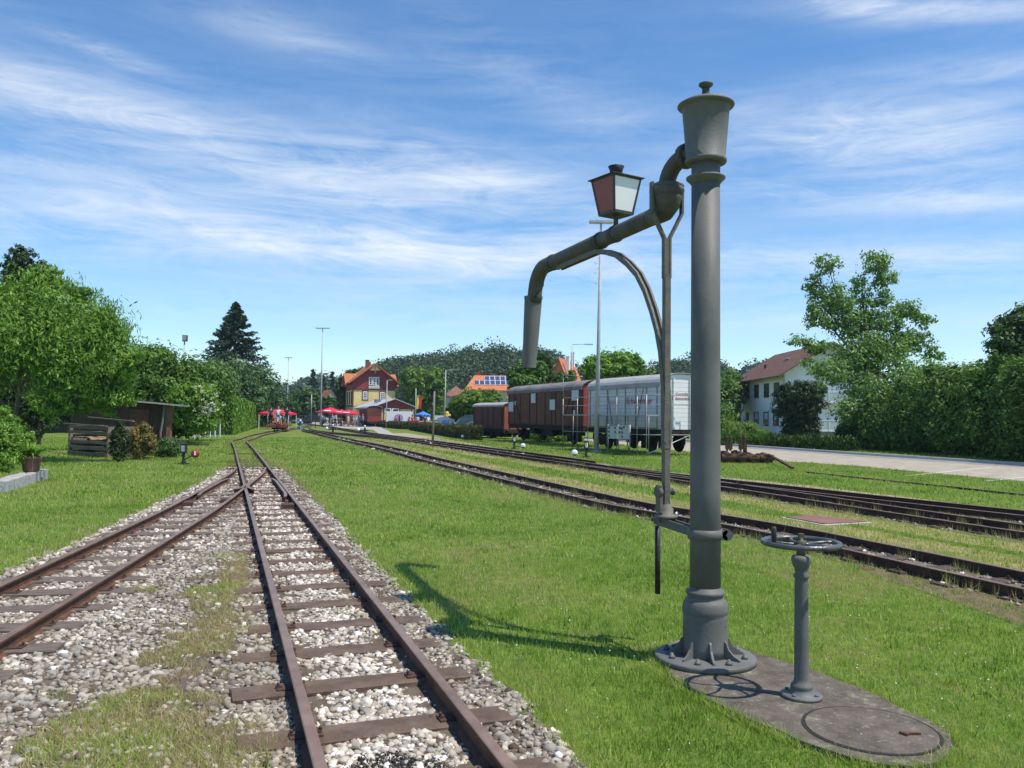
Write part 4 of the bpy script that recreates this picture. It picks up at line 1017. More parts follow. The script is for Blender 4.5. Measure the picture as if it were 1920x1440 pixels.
tree('flowering_bush', 'grey green bush in front of the spruce above the clipped hedge', 'bush', tuple(dp(450, 790, 98)[:2]),
     [bl(390, 712, 94, 2.8, 2.3), bl(435, 712, 96, 2.8, 2.3), bl(470, 720, 100, 2.6, 2.2), bl(498, 742, 108, 2.4, 2.2), bl(415, 740, 94, 3.0, 2.3), bl(460, 752, 98, 3.0, 2.2), bl(405, 690, 96, 1.6, 1.4), bl(495, 765, 110, 2.0, 2.0)],
     17000, .19, M_lf4, (.15, 3), seed=8, aspect=.5, clump=.19)

def conifer(name, label, cat, loc, h, rb, m, n=9000, leaf=.16, seed=1, group=None, lift=.35, z0=.08):
    t = thing(name, label, cat, (loc[0], loc[1], 0), 0, group); r = np.random.default_rng(seed)
    nb = int(n / 55); P = []; D = []
    for i in range(nb):
        f = (i / nb) ** .85; z = h * (z0 + (1 - z0) * f); ln = rb * (1 - f) ** .9 * r.uniform(.7, 1.15) + .12
        a = r.uniform(0, 2 * np.pi); q = np.linspace(.1, 1, 55) ** .8
        x = q * ln; zz = z - .34 * x + lift * x * q ** 2 * .9
        sw = r.normal(0, 1, (55, 3)) * (.06 + .10 * q[:, None] * (1.05 - q[:, None]) * 3) * max(.35, ln * .35) * [1, 1, .55]
        P.append(np.c_[np.cos(a) * x, np.sin(a) * x, zz - .08 * ln * q] + sw)
        D.append(np.tile([np.cos(a), np.sin(a), -.45], (55, 1)) + r.normal(0, .45, (55, 3)))
    P = np.vstack(P); D = unit(np.vstack(D)); Nn = unit(np.cross(D, r.normal(size=D.shape)))
    s = leaf * r.uniform(.6, 1.3, len(P))
    npmesh('crown', quads(P, D, Nn, s, s * .30), 4, m, t, tint=np.clip(r.normal(.5, .22, len(P)), 0, 1))
    MB().tube([(0, 0, -.1), (0, 0, h * .5), (0, 0, h * .99)], [rb * .06 + .05, rb * .03 + .04, .015], 8).build('trunk', M_bark, t)
    return t
p = dp(437, 790, 104)
conifer('spruce', 'dark blue green spruce standing alone above the garden hedge', 'conifer', (p.x, p.y), zat(437, 567, 104), 8.4, M_con, 24000, .25, seed=4)

# clipped thuja hedge (a box of leaves with a soft edge)
def hedge(name, label, a, b, w_, h0, h1, n, leaf, m, seed=1, core=True, wav=.05, cat='hedge'):
    a, b = Vector((*a, 0)), Vector((*b, 0)); d = b - a; l = d.length; u_ = d / l; v_ = Vector((-u_.y, u_.x, 0))
    t = thing(name, label, cat, a, math.atan2(u_.y, u_.x)); r = np.random.default_rng(seed)
    s = r.uniform(0, 1, n) ; f = r.uniform(0, 1, n); X = s * l; H = h0 + (h1 - h0) * s
    areas = np.array([(h0 + h1) / 2 * 2, w_]); side = r.uniform(0, areas.sum(), n) < areas[0]
    y = np.where(side, np.where(r.uniform(0, 1, n) < .5, -.5, .5) * w_, (f - .5) * w_); z = np.where(side, f * H, H)
    e = r.uniform(0, 1, n) < .05; X = np.where(e, np.where(r.uniform(0, 1, n) < .5, 0, l), X); y = np.where(e, (r.uniform(0, 1, n) - .5) * w_, y); z = np.where(e, r.uniform(0, 1, n) * H, z)
    wv = (vnoise(X * 1.0, z + y, .5, seed) - .5) * wav * 4
    P = np.c_[X, y * (1 + wv), z * (1 + wv * .4)] + r.normal(0, wav, (n, 3))
    Nn = unit(np.c_[np.zeros(n), np.sign(y) * side, (~side) * 1.0] * .9 + r.normal(0, .55, (n, 3)))
    D = unit(np.c_[r.normal(0, .4, n), r.normal(0, .3, n), np.ones(n)])
    ss = leaf * r.uniform(.6, 1.3, n)
    npmesh('foliage', quads(P, D, Nn, ss, ss * .5), 4, m, t, tint=np.clip(.5 + wv * 1.2 + r.normal(0, .2, n), 0, 1))
    if core:
        mb = MB(); i = .12 * w_
        mb.add([(i, -w_ / 2 + i, 0), (l - i, -w_ / 2 + i, 0), (l - i, w_ / 2 - i, 0), (i, w_ / 2 - i, 0), (i, -w_ / 2 + i, h0 - i), (l - i, -w_ / 2 + i, h1 - i), (l - i, w_ / 2 - i, h1 - i), (i, w_ / 2 - i, h0 - i)],
               [(0, 1, 2, 3), (4, 5, 6, 7), (0, 1, 5, 4), (1, 2, 6, 5), (2, 3, 7, 6), (3, 0, 4, 7)])
        mb.build('twigs', mat('twigs_' + label[:8], (0.03, 0.032, 0.018), (0.05, 0.05, 0.03), rough=1, scale=5), t)
    return t
a = gp(434, 816); b = gp(497, 797)
hedge('clipped_hedge', 'tall clipped thuja hedge with a sunlit face running towards the railcar', (a.x - .8, a.y + .3), (b.x - .8, b.y), 1.6, 2.9, 2.5, 34000, .13, M_thj, 3)

# right side
tree('loose_tree', 'tall airy tree with gaps of sky in front of the white house', 'tree', tuple(dp(1625, 850, 52)[:2]),
     [bl(1550, 495, 52, .75, .85), bl(1530, 535, 52, .65, .8), bl(1565, 560, 52, 1.0, 1.0), bl(1540, 600, 52, 1.05, .8), bl(1640, 490, 52, .95, .75), bl(1660, 520, 52, .8, .6), bl(1615, 540, 53, .8, 1.0), bl(1600, 610, 52, 1.2, 1.1),
      bl(1655, 600, 52, 1.2, .9), bl(1700, 585, 52, .9, .7), bl(1730, 600, 52, .7, .6), bl(1715, 640, 52, 1.0, .8), bl(1750, 665, 52, .7, .6), bl(1500, 640, 51, .7, .4), bl(1535, 650, 51, .8, .55), bl(1600, 670, 51, 1.5, 1.1), bl(1670, 670, 51, 1.5, 1.1),
      bl(1560, 700, 50, 1.2, .8), bl(1620, 730, 50, 1.4, 1.1), bl(1690, 720, 50, 1.6, 1.0), bl(1590, 770, 49, .9, .9), bl(1580, 590, 52, .9, 1.1), bl(1630, 650, 51, 1.2, 1.0), bl(1530, 570, 52, .7, .9), bl(1680, 640, 52, 1.1, 1.0), bl(1740, 700, 51, 1.1, .8), bl(1620, 580, 52, .8, .9), bl(1655, 560, 52, .7, .7), bl(1520, 690, 50, .8, .6)],
     27000, .105, M_lft, (.2, 7.5, (0, 0), 18), seed=11, aspect=.55, clump=.24, shell=.35, fill=0, cpn=18)
conifer_shape = [bl(1500, 738, 72, 2.2, 1.1), bl(1490, 762, 72, 1.9, 1.4), bl(1508, 762, 72, 1.9, 1.4), bl(1500, 795, 72, 1.7, 1.6), bl(1528, 730, 72, 1.0, .7), bl(1474, 732, 72, .9, .6), bl(1502, 812, 72, 1.6, 1.0)]
tree('yew_bush', 'big dark yew bush widening to the top in front of the white house', 'bush', tuple(dp(1498, 830, 72)[:2]), conifer_shape, 13000, .13, M_thd, None, seed=12, aspect=.4, clump=.10, shell=.8)
# long hedge row beside the car park: separate bushes
brow = [((1600, 800, 50), 1.6, 1.25, M_sh2), ((1655, 780, 47), 2.2, 1.9, M_sh1), ((1720, 765, 44), 2.4, 2.35, M_lf2), ((1790, 758, 41), 2.4, 2.5, M_sh1), ((1860, 750, 38), 2.3, 2.55, M_sh1), ((1940, 750, 35), 2.3, 2.6, M_sh1), ((2020, 740, 32), 2.4, 3.0, M_sh2)]
blab = ['low dark green shrub at the house end of the car park hedge', 'dark green shrub second from the white house along the car park', 'green shrub below the airy tree beside the car park', 'light green topped shrub in the middle of the car park hedge', 'tall shrub with feathery light tips left of the right edge',
        'tall shrub at the right edge of the photo by the car park', 'shrub just outside the right edge of the hedge row']
for i, ((px, py, Y), rx, rz, m_) in enumerate(brow):
    c = dp(px, py, Y); c = Vector((c.x + 1.2, c.y + .6, c.z)); zt = c.z + rz * .75
    bs = [(c.x, c.y, rz * .9, rx, rx, rz * .95), (c.x - .8, c.y - .9, rz * .55, rx * .8, rx * .8, rz * .7), (c.x + .7, c.y - .8, rz * .6, rx * .8, rx * .8, rz * .75), (c.x - .4, c.y + .2, zt - .9, rx * .7, rx * .7, .9), (c.x + .8, c.y + .2, zt - 1.1, rx * .6, rx * .6, .9), (c.x - 1.2, c.y, zt - 1.5, rx * .5, rx * .6, .8)]
    rr = random.Random(i)
    for _ in range(5): bs.append((c.x + rr.uniform(-.8, .8) * rx, c.y + rr.uniform(-.5, .3) * rx, zt - rr.uniform(.1, .7), .28, .28, .55))
    tree('shrub', blab[i], 'shrub', (c.x, c.y), bs, 19000, .095, m_, None, group='shrubs along the car park', seed=30 + i, aspect=.4, clump=.13, shell=.78, zmin=.02, fill=.4)
tree('broadleaf_tree', 'dark broadleaf tree reaching into the right edge of the photo', 'tree', tuple(dp(1960, 800, 44)[:2]),
     [bl(1935, 640, 44, 1.9, 1.4), bl(1900, 615, 44, 1.1, .7), bl(1890, 645, 44, 1.1, .7), bl(1925, 600, 44, 1.2, .8), bl(1990, 620, 44, 1.8, 1.6), bl(1925, 685, 44, 1.4, .9)], 12000, .12, M_lf3, (.22, 4), seed=44, aspect=.55, clump=.2)
tree('shrub', 'bright green tall herbs and shrub left of the white house', 'shrub', tuple(dp(1395, 815, 62)[:2]),
     [bl(1375, 812, 62, 1.3, .8), bl(1400, 812, 62, 1.2, .75), bl(1425, 818, 62, 1.0, .55), bl(1440, 822, 61, .7, .4), bl(1358, 806, 64, 1.0, 1.1)], 7000, .11, M_lf5, None, group='shrubs along the car park', seed=46, aspect=.3, clump=.16, zmin=.02)
tree('garden_tree', 'dark tree and climbers at the left corner of the white house', 'tree', tuple(dp(1362, 800, 100)[:2]),
     [bl(1358, 745, 100, 2.6, 2.4), bl(1372, 730, 103, 2.2, 2.4), bl(1350, 785, 95, 2.0, 2.4), bl(1365, 790, 95, 1.6, 1.5), bl(1380, 748, 112, 1.6, 2.0)], 6000, .2, M_lf2, (.2, 3), seed=47, clump=.18)
for i, (x0, x1, y0, y1) in enumerate(((1345, 1460, 833, 838), (1455, 1600, 838, 846))):
    a, b = gp(x0, y0 + 1), gp(x1, y1 + 1)
    hedge('low_hedge', ['low grassy hedge strip left of the yew along the road', 'low dark hedge strip below the yew along the road'][i], (a.x, a.y + .5), (b.x, b.y + .5), 1.2, .50, .55, 9000, .10, (M_lf2, M_sh2)[i], 60 + i, core=True, wav=.10)

# trees round the station and behind the wagons
def far_tree(label, px, Y, top, bot, wpx, m, n=5000, seed=1, tr=True, group='trees behind the station and the wagons', name='broadleaf_tree', lobes=9):
    c = dp(px, (top + bot) / 2, Y); rz = (bot - top) / 2 / F * Y; rx = wpx / 2 / F * Y; r = random.Random(seed)
    bs = [(c.x, c.y, c.z, rx * .72, rx * .6, rz * .8)]
    for k in range(lobes):
        a = 2 * math.pi * k / lobes + r.uniform(-.3, .3); e = r.uniform(-.5, .8)
        bs.append((c.x + math.cos(a) * rx * .55, c.y + math.sin(a) * rx * .5, c.z + e * rz * .62, rx * r.uniform(.3, .45), rx * r.uniform(.3, .45), rz * r.uniform(.28, .42)))
    return tree(name, label, 'tree', (c.x, c.y), bs, n, max(.10, Y * .0023), m, (.12 + rx * .05, max(1.0, c.z - rz * .4)) if tr else None, group=group, seed=seed, clump=.17)
far_tree('big round dark green tree right of the station building', 795, 135, 679, 800, 100, M_lf6, 9500, 51)
far_tree('pale green rounded tree between station and wagons', 895, 90, 722, 800, 108, M_lf5, 8500, 52)
far_tree('dark green tree standing behind the brown wagon', 988, 76, 668, 760, 84, M_lf2, 8000, 53)
far_tree('narrow dark tree with a pointed top under the spout', 1018, 80, 655, 730, 44, M_lf3, 3500, 54)
far_tree('dark tree left of the orange gable behind the wagons', 1058, 82, 690, 750, 50, M_lf2, 3200, 55)
far_tree('wide light green tree behind the white wagon', 1150, 66, 645, 760, 130, M_lf1, 13000, 56, lobes=13)
far_tree('smaller green tree right of the wide one behind the white wagon', 1232, 85, 682, 760, 70, M_lf2, 3800, 57)
far_tree('dark tree at the left gable of the station', 650, 150, 690, 790, 46, M_lf3, 4500, 58)
far_tree('dark rounded tree behind the station roof', 672, 170, 686, 760, 60, M_lf3, 3500, 59)
far_tree('olive green tree behind the left platform', 572, 150, 722, 785, 62, M_lf4, 4000, 61)
far_tree('dark green tree beside the tall lamp post at the platform', 618, 165, 735, 790, 44, M_lf3, 3500, 62)
far_tree('dark green tree left of the tall lamp behind the railcar', 540, 140, 742, 792, 50, M_lf3, 3500, 63)
far_tree('tall green tree beside the hedge behind the railcar', 497, 110, 722, 790, 50, M_lf2, 4000, 64)
far_tree('dark tree behind the greenish one at the station left', 600, 200, 720, 785, 60, M_far, 3500, 65)
far_tree('dark green tree between the grey tent and the solar roof', 862, 120, 748, 800, 60, M_lf3, 3500, 68)
for i, (px, Y, top, w_) in enumerate(((585, 210, 693, 3.4), (622, 220, 697, 3.0), (606, 230, 705, 2.6))):
    q = dp(px, 780, Y)
    conifer('fir_tree', ['tall dark fir behind the lamp post left of the station', 'slender fir just left of the station building', 'smaller fir between the two tall ones left of the station'][i], 'conifer', (q.x, q.y), zat(px, top, Y), w_, M_con, 3500, .45, seed=70 + i, group='firs behind the platform')
hedge('low_hedge', 'long low brownish hedge in front of the fair tents', tuple(gp(774, 806)[:2]), tuple(gp(893, 826)[:2]), .9, .85, .95, 12000, .085, M_hbr, 80, wav=.03)
hedge('low_hedge', 'short brownish hedge in front of the white banner', tuple(gp(710, 800)[:2]), tuple(gp(760, 805)[:2]), .9, .85, .85, 6000, .085, M_hbr, 81, wav=.03)
tree('shrub', 'weeds and low shrub seen under the brown wagon', 'shrub', tuple(dp(1050, 822, 56)[:2]), [bl(1040, 824, 57, 1.4, .5), bl(1062, 824, 56, 1.2, .5), bl(1010, 818, 60, 1.2, .5)], 3000, .09, M_lf2, None, seed=83, zmin=.02)

# wooded hills
def hill(name, xs, Y, depth, m, seed, sub):
    """xs: list of (px, skyline py): a ridge at depth Y falling towards the camera"""
    pts = [(dp(px, py, Y).x, max(1.5, dp(px, py, Y).z - sub)) for px, py in xs]
    X = np.linspace(pts[0][0], pts[-1][0], 90); Z = np.interp(X, [p[0] for p in pts], [p[1] for p in pts]); Z = np.maximum(1, Z + (vnoise(X, X * 0, 14, seed) - .5) * Y * .016); mb = MB(); rows = 14
    for j in range(rows + 1):
        f = j / rows
        for x, z in zip(X, Z): mb.v.append((x * (Y - depth * (1 - f)) / Y, Y - depth * (1 - f), -.5 + (z + .5) * math.sin(f * math.pi / 2)))
    nx = len(X)
    for j in range(rows):
        for i in range(nx - 1): mb.f.append((j * nx + i, j * nx + i + 1, (j + 1) * nx + i + 1, (j + 1) * nx + i)); mb.mi.append(0); mb.sm.append(True)
    back = len(mb.v)
    for x in X: mb.v.append((x, Y + depth, -.5))
    for i in range(nx - 1): mb.f.append((rows * nx + i, rows * nx + i + 1, back + i + 1, back + i)); mb.mi.append(0); mb.sm.append(True)
    o = mb.build(name, m); o['kind'] = 'structure'; return X, Z, Y, depth
def forest(name, label, H, ntree, rc, leaf, m, seed, nl=70):
    X, Z, Y, depth = H; r = np.random.default_rng(seed)
    f = r.uniform(0.05, 1, ntree) ** .6; x = r.uniform(X[0], X[-1], ntree); z = np.interp(x, X, Z); x = x * (Y - depth * (1 - f)) / Y
    zz = -.5 + (z + .5) * np.sin(f * math.pi / 2); yy = Y - depth * (1 - f); rad = rc * r.lognormal(0, .22, ntree)
    d = unit(r.normal(size=(ntree, nl, 3)).reshape(-1, 3)).reshape(ntree, nl, 3); d[:, :, 2] = np.abs(d[:, :, 2]) * 1.25 - .25
    C = np.stack([x, yy, zz + rad * .35], 1)[:, None, :]
    P = (C + d * rad[:, None, None] * r.uniform(.8, 1.0, (ntree, nl, 1)) * [1, 1, 1.15]).reshape(-1, 3)
    Nn = unit(d.reshape(-1, 3) + r.normal(0, .55, P.shape)); D = unit(np.cross(Nn, r.normal(size=P.shape)))
    s = leaf * r.uniform(.6, 1.3, len(P)); t = np.clip(np.repeat(r.normal(.42, .25, ntree), nl) + r.normal(0, .1, len(P)), 0, 1)
    o = npmesh(name, quads(P, D, Nn, s, s * .8), 4, m, tint=t); return tag(o, label, None, kind='stuff')
M_hillg = mat('hill_ground', (0.022, 0.035, 0.014), (0.035, 0.055, 0.02), rough=1, scale=.05)
H1 = hill('hill', [(640, 735), (690, 700), (730, 678), (765, 662), (800, 664), (845, 657), (905, 655), (945, 650), (985, 662), (1020, 658), (1052, 672), (1080, 690), (1130, 700), (1200, 705), (1250, 680), (1300, 672), (1345, 676), (1372, 690), (1395, 712), (1440, 735)], 330, 80, M_hillg, 1, 7.6)
forest('forest', 'dark mixed wood covering the hill behind station and wagons', H1, 1500, 4.6, .42, M_far, 3, 260)
H2 = hill('distant_hill', [(300, 735), (400, 722), (480, 715), (530, 713), (560, 718), (600, 712), (640, 708), (700, 715), (780, 735)], 620, 120, M_hillg, 2, 10)
forest('forest', 'hazy wooded ridge far away left of the station', H2, 1000, 7, 1.0, M_far, 4, 70)
H3 = hill('distant_hill', [(1360, 712), (1392, 692), (1410, 686), (1440, 690), (1500, 700), (1600, 715)], 520, 80, M_hillg, 5, 8.5)
forest('forest', 'far wooded knoll beside the white house roof', H3, 350, 6, .9, M_far, 6, 80)

for i, (px, Y, top, w_) in enumerate(((-40, 66, 690, 170), (60, 70, 680, 150), (150, 68, 675, 150), (235, 66, 680, 140), (320, 72, 702, 120), (372, 82, 695, 95))):
    far_tree(['bushy dark tree far back at the very left of the garden', 'dark tree behind the board fence', 'dark tree behind the compost bin', 'dark tree behind the shed roof', 'dark tree behind the floodlight pole', 'dark tree behind the wire fence'][i], px, Y, top, 812, w_, M_lf3, 5200, 90 + i, tr=False, group='trees at the back of the garden')

# ------------------------------------------------------------------ rolling stock
def planks(name, c1, c2, n=9.0, axis='X', dirt=(0.05, 0.04, 0.035), rough=.75, dstr=.45):
    """painted boards: thin dark joints along one object axis plus grime"""
    m = mat(name, c1, c2, rough=rough, scale=1.6, detail=8); t = m.node_tree; p = t.nodes['Principled BSDF']
    src = p.inputs['Base Color'].links[0].from_socket
    tcn = t.nodes.new('ShaderNodeTexCoord'); s = t.nodes.new('ShaderNodeSeparateXYZ'); t.links.new(tcn.outputs['Object'], s.inputs[0])
    mm = t.nodes.new('ShaderNodeMath'); mm.operation = 'MULTIPLY'; mm.inputs[1].default_value = n; t.links.new(s.outputs[axis], mm.inputs[0])
    fr = t.nodes.new('ShaderNodeMath'); fr.operation = 'FRACT'; t.links.new(mm.outputs[0], fr.inputs[0])
    gt = t.nodes.new('ShaderNodeMath'); gt.operation = 'LESS_THAN'; gt.inputs[1].default_value = .10; t.links.new(fr.outputs[0], gt.inputs[0])
    mx = t.nodes.new('ShaderNodeMix'); mx.data_type = 'RGBA'; sc2 = t.nodes.new('ShaderNodeMath'); sc2.operation = 'MULTIPLY'; sc2.inputs[1].default_value = .6; t.links.new(gt.outputs[0], sc2.inputs[0])
    t.links.new(sc2.outputs[0], mx.inputs['Factor']); t.links.new(src, mx.inputs['A']); mx.inputs['B'].default_value = (c1[0] * .35, c1[1] * .35, c1[2] * .35, 1)
    nz = t.nodes.new('ShaderNodeTexNoise'); nz.inputs['Scale'].default_value = 1.1; nz.inputs['Detail'].default_value = 8; nz.inputs['Roughness'].default_value = .7
    mp = t.nodes.new('ShaderNodeMapping'); mp.inputs['Scale'].default_value = (1.5, 1.5, .5); t.links.new(tcn.outputs['Object'], mp.inputs[0]); t.links.new(mp.outputs[0], nz.inputs['Vector'])
    r = t.nodes.new('ShaderNodeValToRGB'); r.color_ramp.elements[0].position = .52; r.color_ramp.elements[1].position = .72
    r.color_ramp.elements[0].color = (0, 0, 0, 1); r.color_ramp.elements[1].color = (dstr, dstr, dstr, 1); t.links.new(nz.outputs['Fac'], r.inputs[0])
    m2 = t.nodes.new('ShaderNodeMix'); m2.data_type = 'RGBA'; t.links.new(r.outputs[0], m2.inputs['Factor']); t.links.new(mx.outputs['Result'], m2.inputs['A']); m2.inputs['B'].default_value = (*dirt, 1)
    t.links.new(m2.outputs['Result'], p.inputs['Base Color']); return m
M_brown = planks('wagon_brown', (0.135, 0.048, 0.030), (0.185, 0.074, 0.046), 7.5, 'X')
M_redend = planks('wagon_red_end', (0.26, 0.040, 0.028), (0.32, 0.06, 0.04), 6, 'Z')
M_orange = planks('wagon_orange_end', (0.30, 0.075, 0.045), (0.36, 0.10, 0.06), 6, 'Z')
M_whitew = planks('wagon_white_boards', (0.56, 0.58, 0.60), (0.66, 0.67, 0.67), 5.2, 'Z', dirt=(0.26, 0.22, 0.18))
M_whitee = planks('wagon_white_end', (0.70, 0.71, 0.70), (0.78, 0.78, 0.77), 5.2, 'Z', dirt=(0.42, 0.38, 0.33))
M_roofg = mat('roof_grey', (0.28, 0.28, 0.285), (0.40, 0.40, 0.40), rough=.8, scale=2, detail=8, bump=.2)
M_roofd = mat('roof_dark_grey', (0.14, 0.125, 0.12), (0.24, 0.225, 0.22), rough=.85, scale=1.3, detail=8, bump=.2)
M_under = mat('underframe', (0.015, 0.014, 0.014), (0.035, 0.03, 0.028), rough=.8, scale=5)
M_paper = mat('white_board', (0.55, 0.57, 0.60), (0.62, 0.64, 0.66), rough=.6, scale=3)
M_strap = mat('wagon_iron_straps', (0.055, 0.028, 0.022), (0.09, 0.045, 0.034), rough=.7, scale=12)
M_wstrap = mat('wagon_grey_straps', (0.20, 0.19, 0.19), (0.34, 0.33, 0.33), rough=.7, scale=8)
M_letter = mat('faded_red_lettering', (0.30, 0.055, 0.065), (0.38, 0.12, 0.12), rough=.8, scale=12)
stain(M_whitew, (.30, .22, .16), 1.3, .56, .72, .5, .3); stain(M_whitew, (.25, .25, .26), 4.0, .58, .7, .5, .25); stain(M_brown, (.07, .05, .04), 1.6, .55, .7, .6, .4); stain(M_roofd, (.32, .30, .28), 2.0, .55, .7, .5); stain(M_roofg, (.22, .21, .2), 1.5, .55, .72, .5)
def font_obj(txt, size, m, parent, loc, rot, name='lettering', shear=0.0, ext=.002):
    cu = bpy.data.curves.new(name, 'FONT'); cu.body = txt; cu.size = size; cu.extrude = ext; cu.shear = shear; cu.align_x = 'CENTER'; cu.align_y = 'CENTER'; cu.materials.append(m)
    o = bpy.data.objects.new('tmp', cu); COL.objects.link(o)
    me = bpy.data.meshes.new_from_object(o); bpy.data.objects.remove(o)
    q = bpy.data.objects.new(name, me); COL.objects.link(q); q.parent = parent; q.location = loc; q.rotation_euler = rot; return q
def wagon(name, label, a, b, Wd, zb, ze, zr, m_side, m_end, m_roof, m_str, ribs, group='old railway wagons parked in a row', wheels=((.18,), (.82,)), end_struts=True, under=True):
    """a: near corner of the camera side, b: far corner. local x runs a->b, local y is away from the camera side (negative = camera side)"""
    a, b = Vector((*a, 0)), Vector((*b, 0)); Ln = (b - a).length; ang = math.atan2(b.y - a.y, b.x - a.x)
    v = Vector((math.sin(ang), -math.cos(ang), 0))           # towards the far side of the wagon
    t = thing(name, label, 'wagon', a + v * Wd / 2, ang, group); h = Wd / 2
    # long side facing the camera is local +y after this rotation, so name it S
    S = 1 if True else -1
    def side(y0, m): 
        mb = MB(); mb.box((Ln / 2, y0, (zb + ze) / 2), (Ln, .05, ze - zb)); return mb
    mb = MB()
    mb.box((Ln / 2, h - .025, (zb + ze) / 2), (Ln, .05, ze - zb)); mb.box((Ln / 2, -h + .025, (zb + ze) / 2), (Ln, .05, ze - zb))
    mb.box((Ln / 2, 0, zb + .03), (Ln - .1, Wd - .1, .06))
    mb.build('body', m_side, t)
    n = 14; arc = [(h * math.cos(math.pi * k / n), ze + (zr - ze - .06) * math.sin(math.pi * k / n) ** .8) for k in range(n + 1)]
    for x0 in (0.0, Ln - .05):
        o = MB().extr([(x0, y, z) for y, z in [(h - .05, zb), (-h + .05, zb), (-h + .05, ze)][:0] + [(-h + .051, zb), (h - .051, zb)] + [(y * .955, z) for y, z in arc]], (.05, 0, 0)).build('end_wall', m_end, t)
    mb = MB(); ov = .10; arc2 = [((h + .07) * math.cos(math.pi * k / n), ze - .03 + (zr - ze + .03) * math.sin(math.pi * k / n) ** .8) for k in range(n + 1)]
    outer = [(-ov, y, z) for y, z in arc2]; inner = [(-ov, y * .975, z - .035) for y, z in arc2[::-1]]
    mb.extr(outer + inner, (Ln + 2 * ov, 0, 0)); o = mb.build('roof', m_roof, t)
    mb = MB()
    for x in ribs:
        if isinstance(x, tuple):
            mb.bar((x[0] * Ln, h + .015, x[1]), (x[2] * Ln, h + .015, x[3]), .02, .07, upv=(0, 1, 0))
        else: mb.box((x * Ln, h + .018, (zb + ze) / 2), (.065, .035, ze - zb - .02))
    mb.box((Ln / 2, h + .012, zb + .04), (Ln, .028, .09)); mb.box((Ln / 2, h + .012, ze - .035), (Ln, .028, .06))
    mb.build('side_frame', m_str, t)
    if end_struts:
        for k, y in enumerate((h - .09, h * .38, -h * .38, -h + .09)):
            MB().box((-.035, y, (zb + zr - .25) / 2 if k in (1, 2) else (zb + ze) / 2), (.07, .075, (zr - .25 - zb) if k in (1, 2) else ze - zb)).build('end_post', m_str if k in (0, 3) else m_end, t)
    if under:
        mb = MB(); mb.box((Ln / 2, 0, zb - .12), (Ln, Wd * .5, .16)); mb.box((Ln / 2, h - .12, zb - .13), (Ln, .08, .24)); mb.box((Ln / 2, -h + .12, zb - .13), (Ln, .08, .24))
        mb.box((Ln * .5, h * .5, zb - .42), (Ln * .12, .3, .34)); mb.bar((Ln * .3, h - .2, zb - .24), (Ln * .42, h - .2, zb - .62), .04, .04); mb.bar((Ln * .7, h - .2, zb - .24), (Ln * .58, h - .2, zb - .62), .04, .04); mb.bar((Ln * .42, h - .2, zb - .62), (Ln * .58, h - .2, zb - .62), .04, .04)
        mb.box((.0, 0, zb - .16), (.10, Wd * .92, .26)); mb.box((Ln, 0, zb - .16), (.10, Wd * .92, .26))
        mb.box((Ln * .5, 0, zb - .40), (Ln * .5, Wd * .45, .4)); mb.box((Ln * .42, h - .3, zb - .45), (Ln * .09, .35, .42)); mb.box((Ln * .66, h - .3, zb - .40), (Ln * .06, .3, .32))
        for (f,) in wheels:
            for k in range(4): mb.bar((f * Ln - .62 + .1 * k, h - .2, zb - .36 - .05 * k), (f * Ln + .62 - .1 * k, h - .2, zb - .36 - .05 * k), .09, .045)
            mb.bar((f * Ln - .62, h - .2, zb - .2), (f * Ln - .62, h - .2, zb - .4), .06, .05); mb.bar((f * Ln + .62, h - .2, zb - .2), (f * Ln + .62, h - .2, zb - .4), .06, .05)
            mb.box((f * Ln + .75, h - .45, .55), (.12, .2, .55)); mb.box((f * Ln - .75, h - .45, .55), (.12, .2, .55))
        mb.build('underframe', M_under, t)
        rw = min(.45, zb * .42)
        for (f,) in wheels:
            for s in (1, -1):
                w_ = MB().lathe((f * Ln, s * (h - .42) - .05, RT + rw), [(rw, -.02), (rw + .03, 0), (rw, .02), (rw, .08), (rw - .05, .09), (rw - .07, .05), (.09, .04), (.09, .12)], 24, axis=(0, 1, 0)).build('wheel', M_under, t)
                MB().box((f * Ln, s * (h - .22), RT + rw + .05), (.34, .18, .34)).bar((f * Ln - .5, s * (h - .2), RT + rw + .22), (f * Ln + .5, s * (h - .2), RT + rw + .22), .09, .07).build('axle_box', M_under, t)
        for x0, sg in ((0, -1), (Ln, 1)):
            for s in (.8, -.8):
                MB().lathe((x0 + sg * .05, s * h * .9, zb - .12), [(.06, 0), (.06, .22), (.14, .30), (.15, .33), (.0, .34)], 16, axis=(sg, 0, 0)).build('buffer', M_under, t)
    return t, Ln, h
# white refrigerated wagon
a = (dp(1237, 780, 36.9).x, 36.9); b = (dp(1103.5, 780, 43.3).x, 43.3)
ww, Lw, hw_ = wagon('white_wagon', 'white boarded goods wagon with arched grey roof and faded red script', a, b, 2.3, 1.18, 3.14, 3.74, M_whitew, M_whitee, M_roofg, M_wstrap,
      [.03, .16, .30, .44, .56, .70, .85, .97, (.30, 1.25, .20, 3.05), (.70, 3.05, .62, 1.25)], wheels=((.20,), (.80,)))
font_obj('Schwertner', .50, M_letter, ww, (Lw * .26, hw_ + .052, 2.45), (math.pi / 2, 0, math.pi), shear=.25)
font_obj('Kühlwagen', .30, mat('very_faded_lettering', (0.50, 0.37, 0.34), (0.56, 0.46, 0.43), rough=.9), ww, (Lw * .60, hw_ + .052, 2.42), (math.pi / 2, 0, math.pi), shear=.1)
for k, tx in enumerate(('Vorsicht', 'Lebensmittel')):
    font_obj(tx, .20, M_letter, ww, (-.012, 0.0, 2.78 - .20 * k), (math.pi / 2, 0, -math.pi / 2), name='end_lettering')
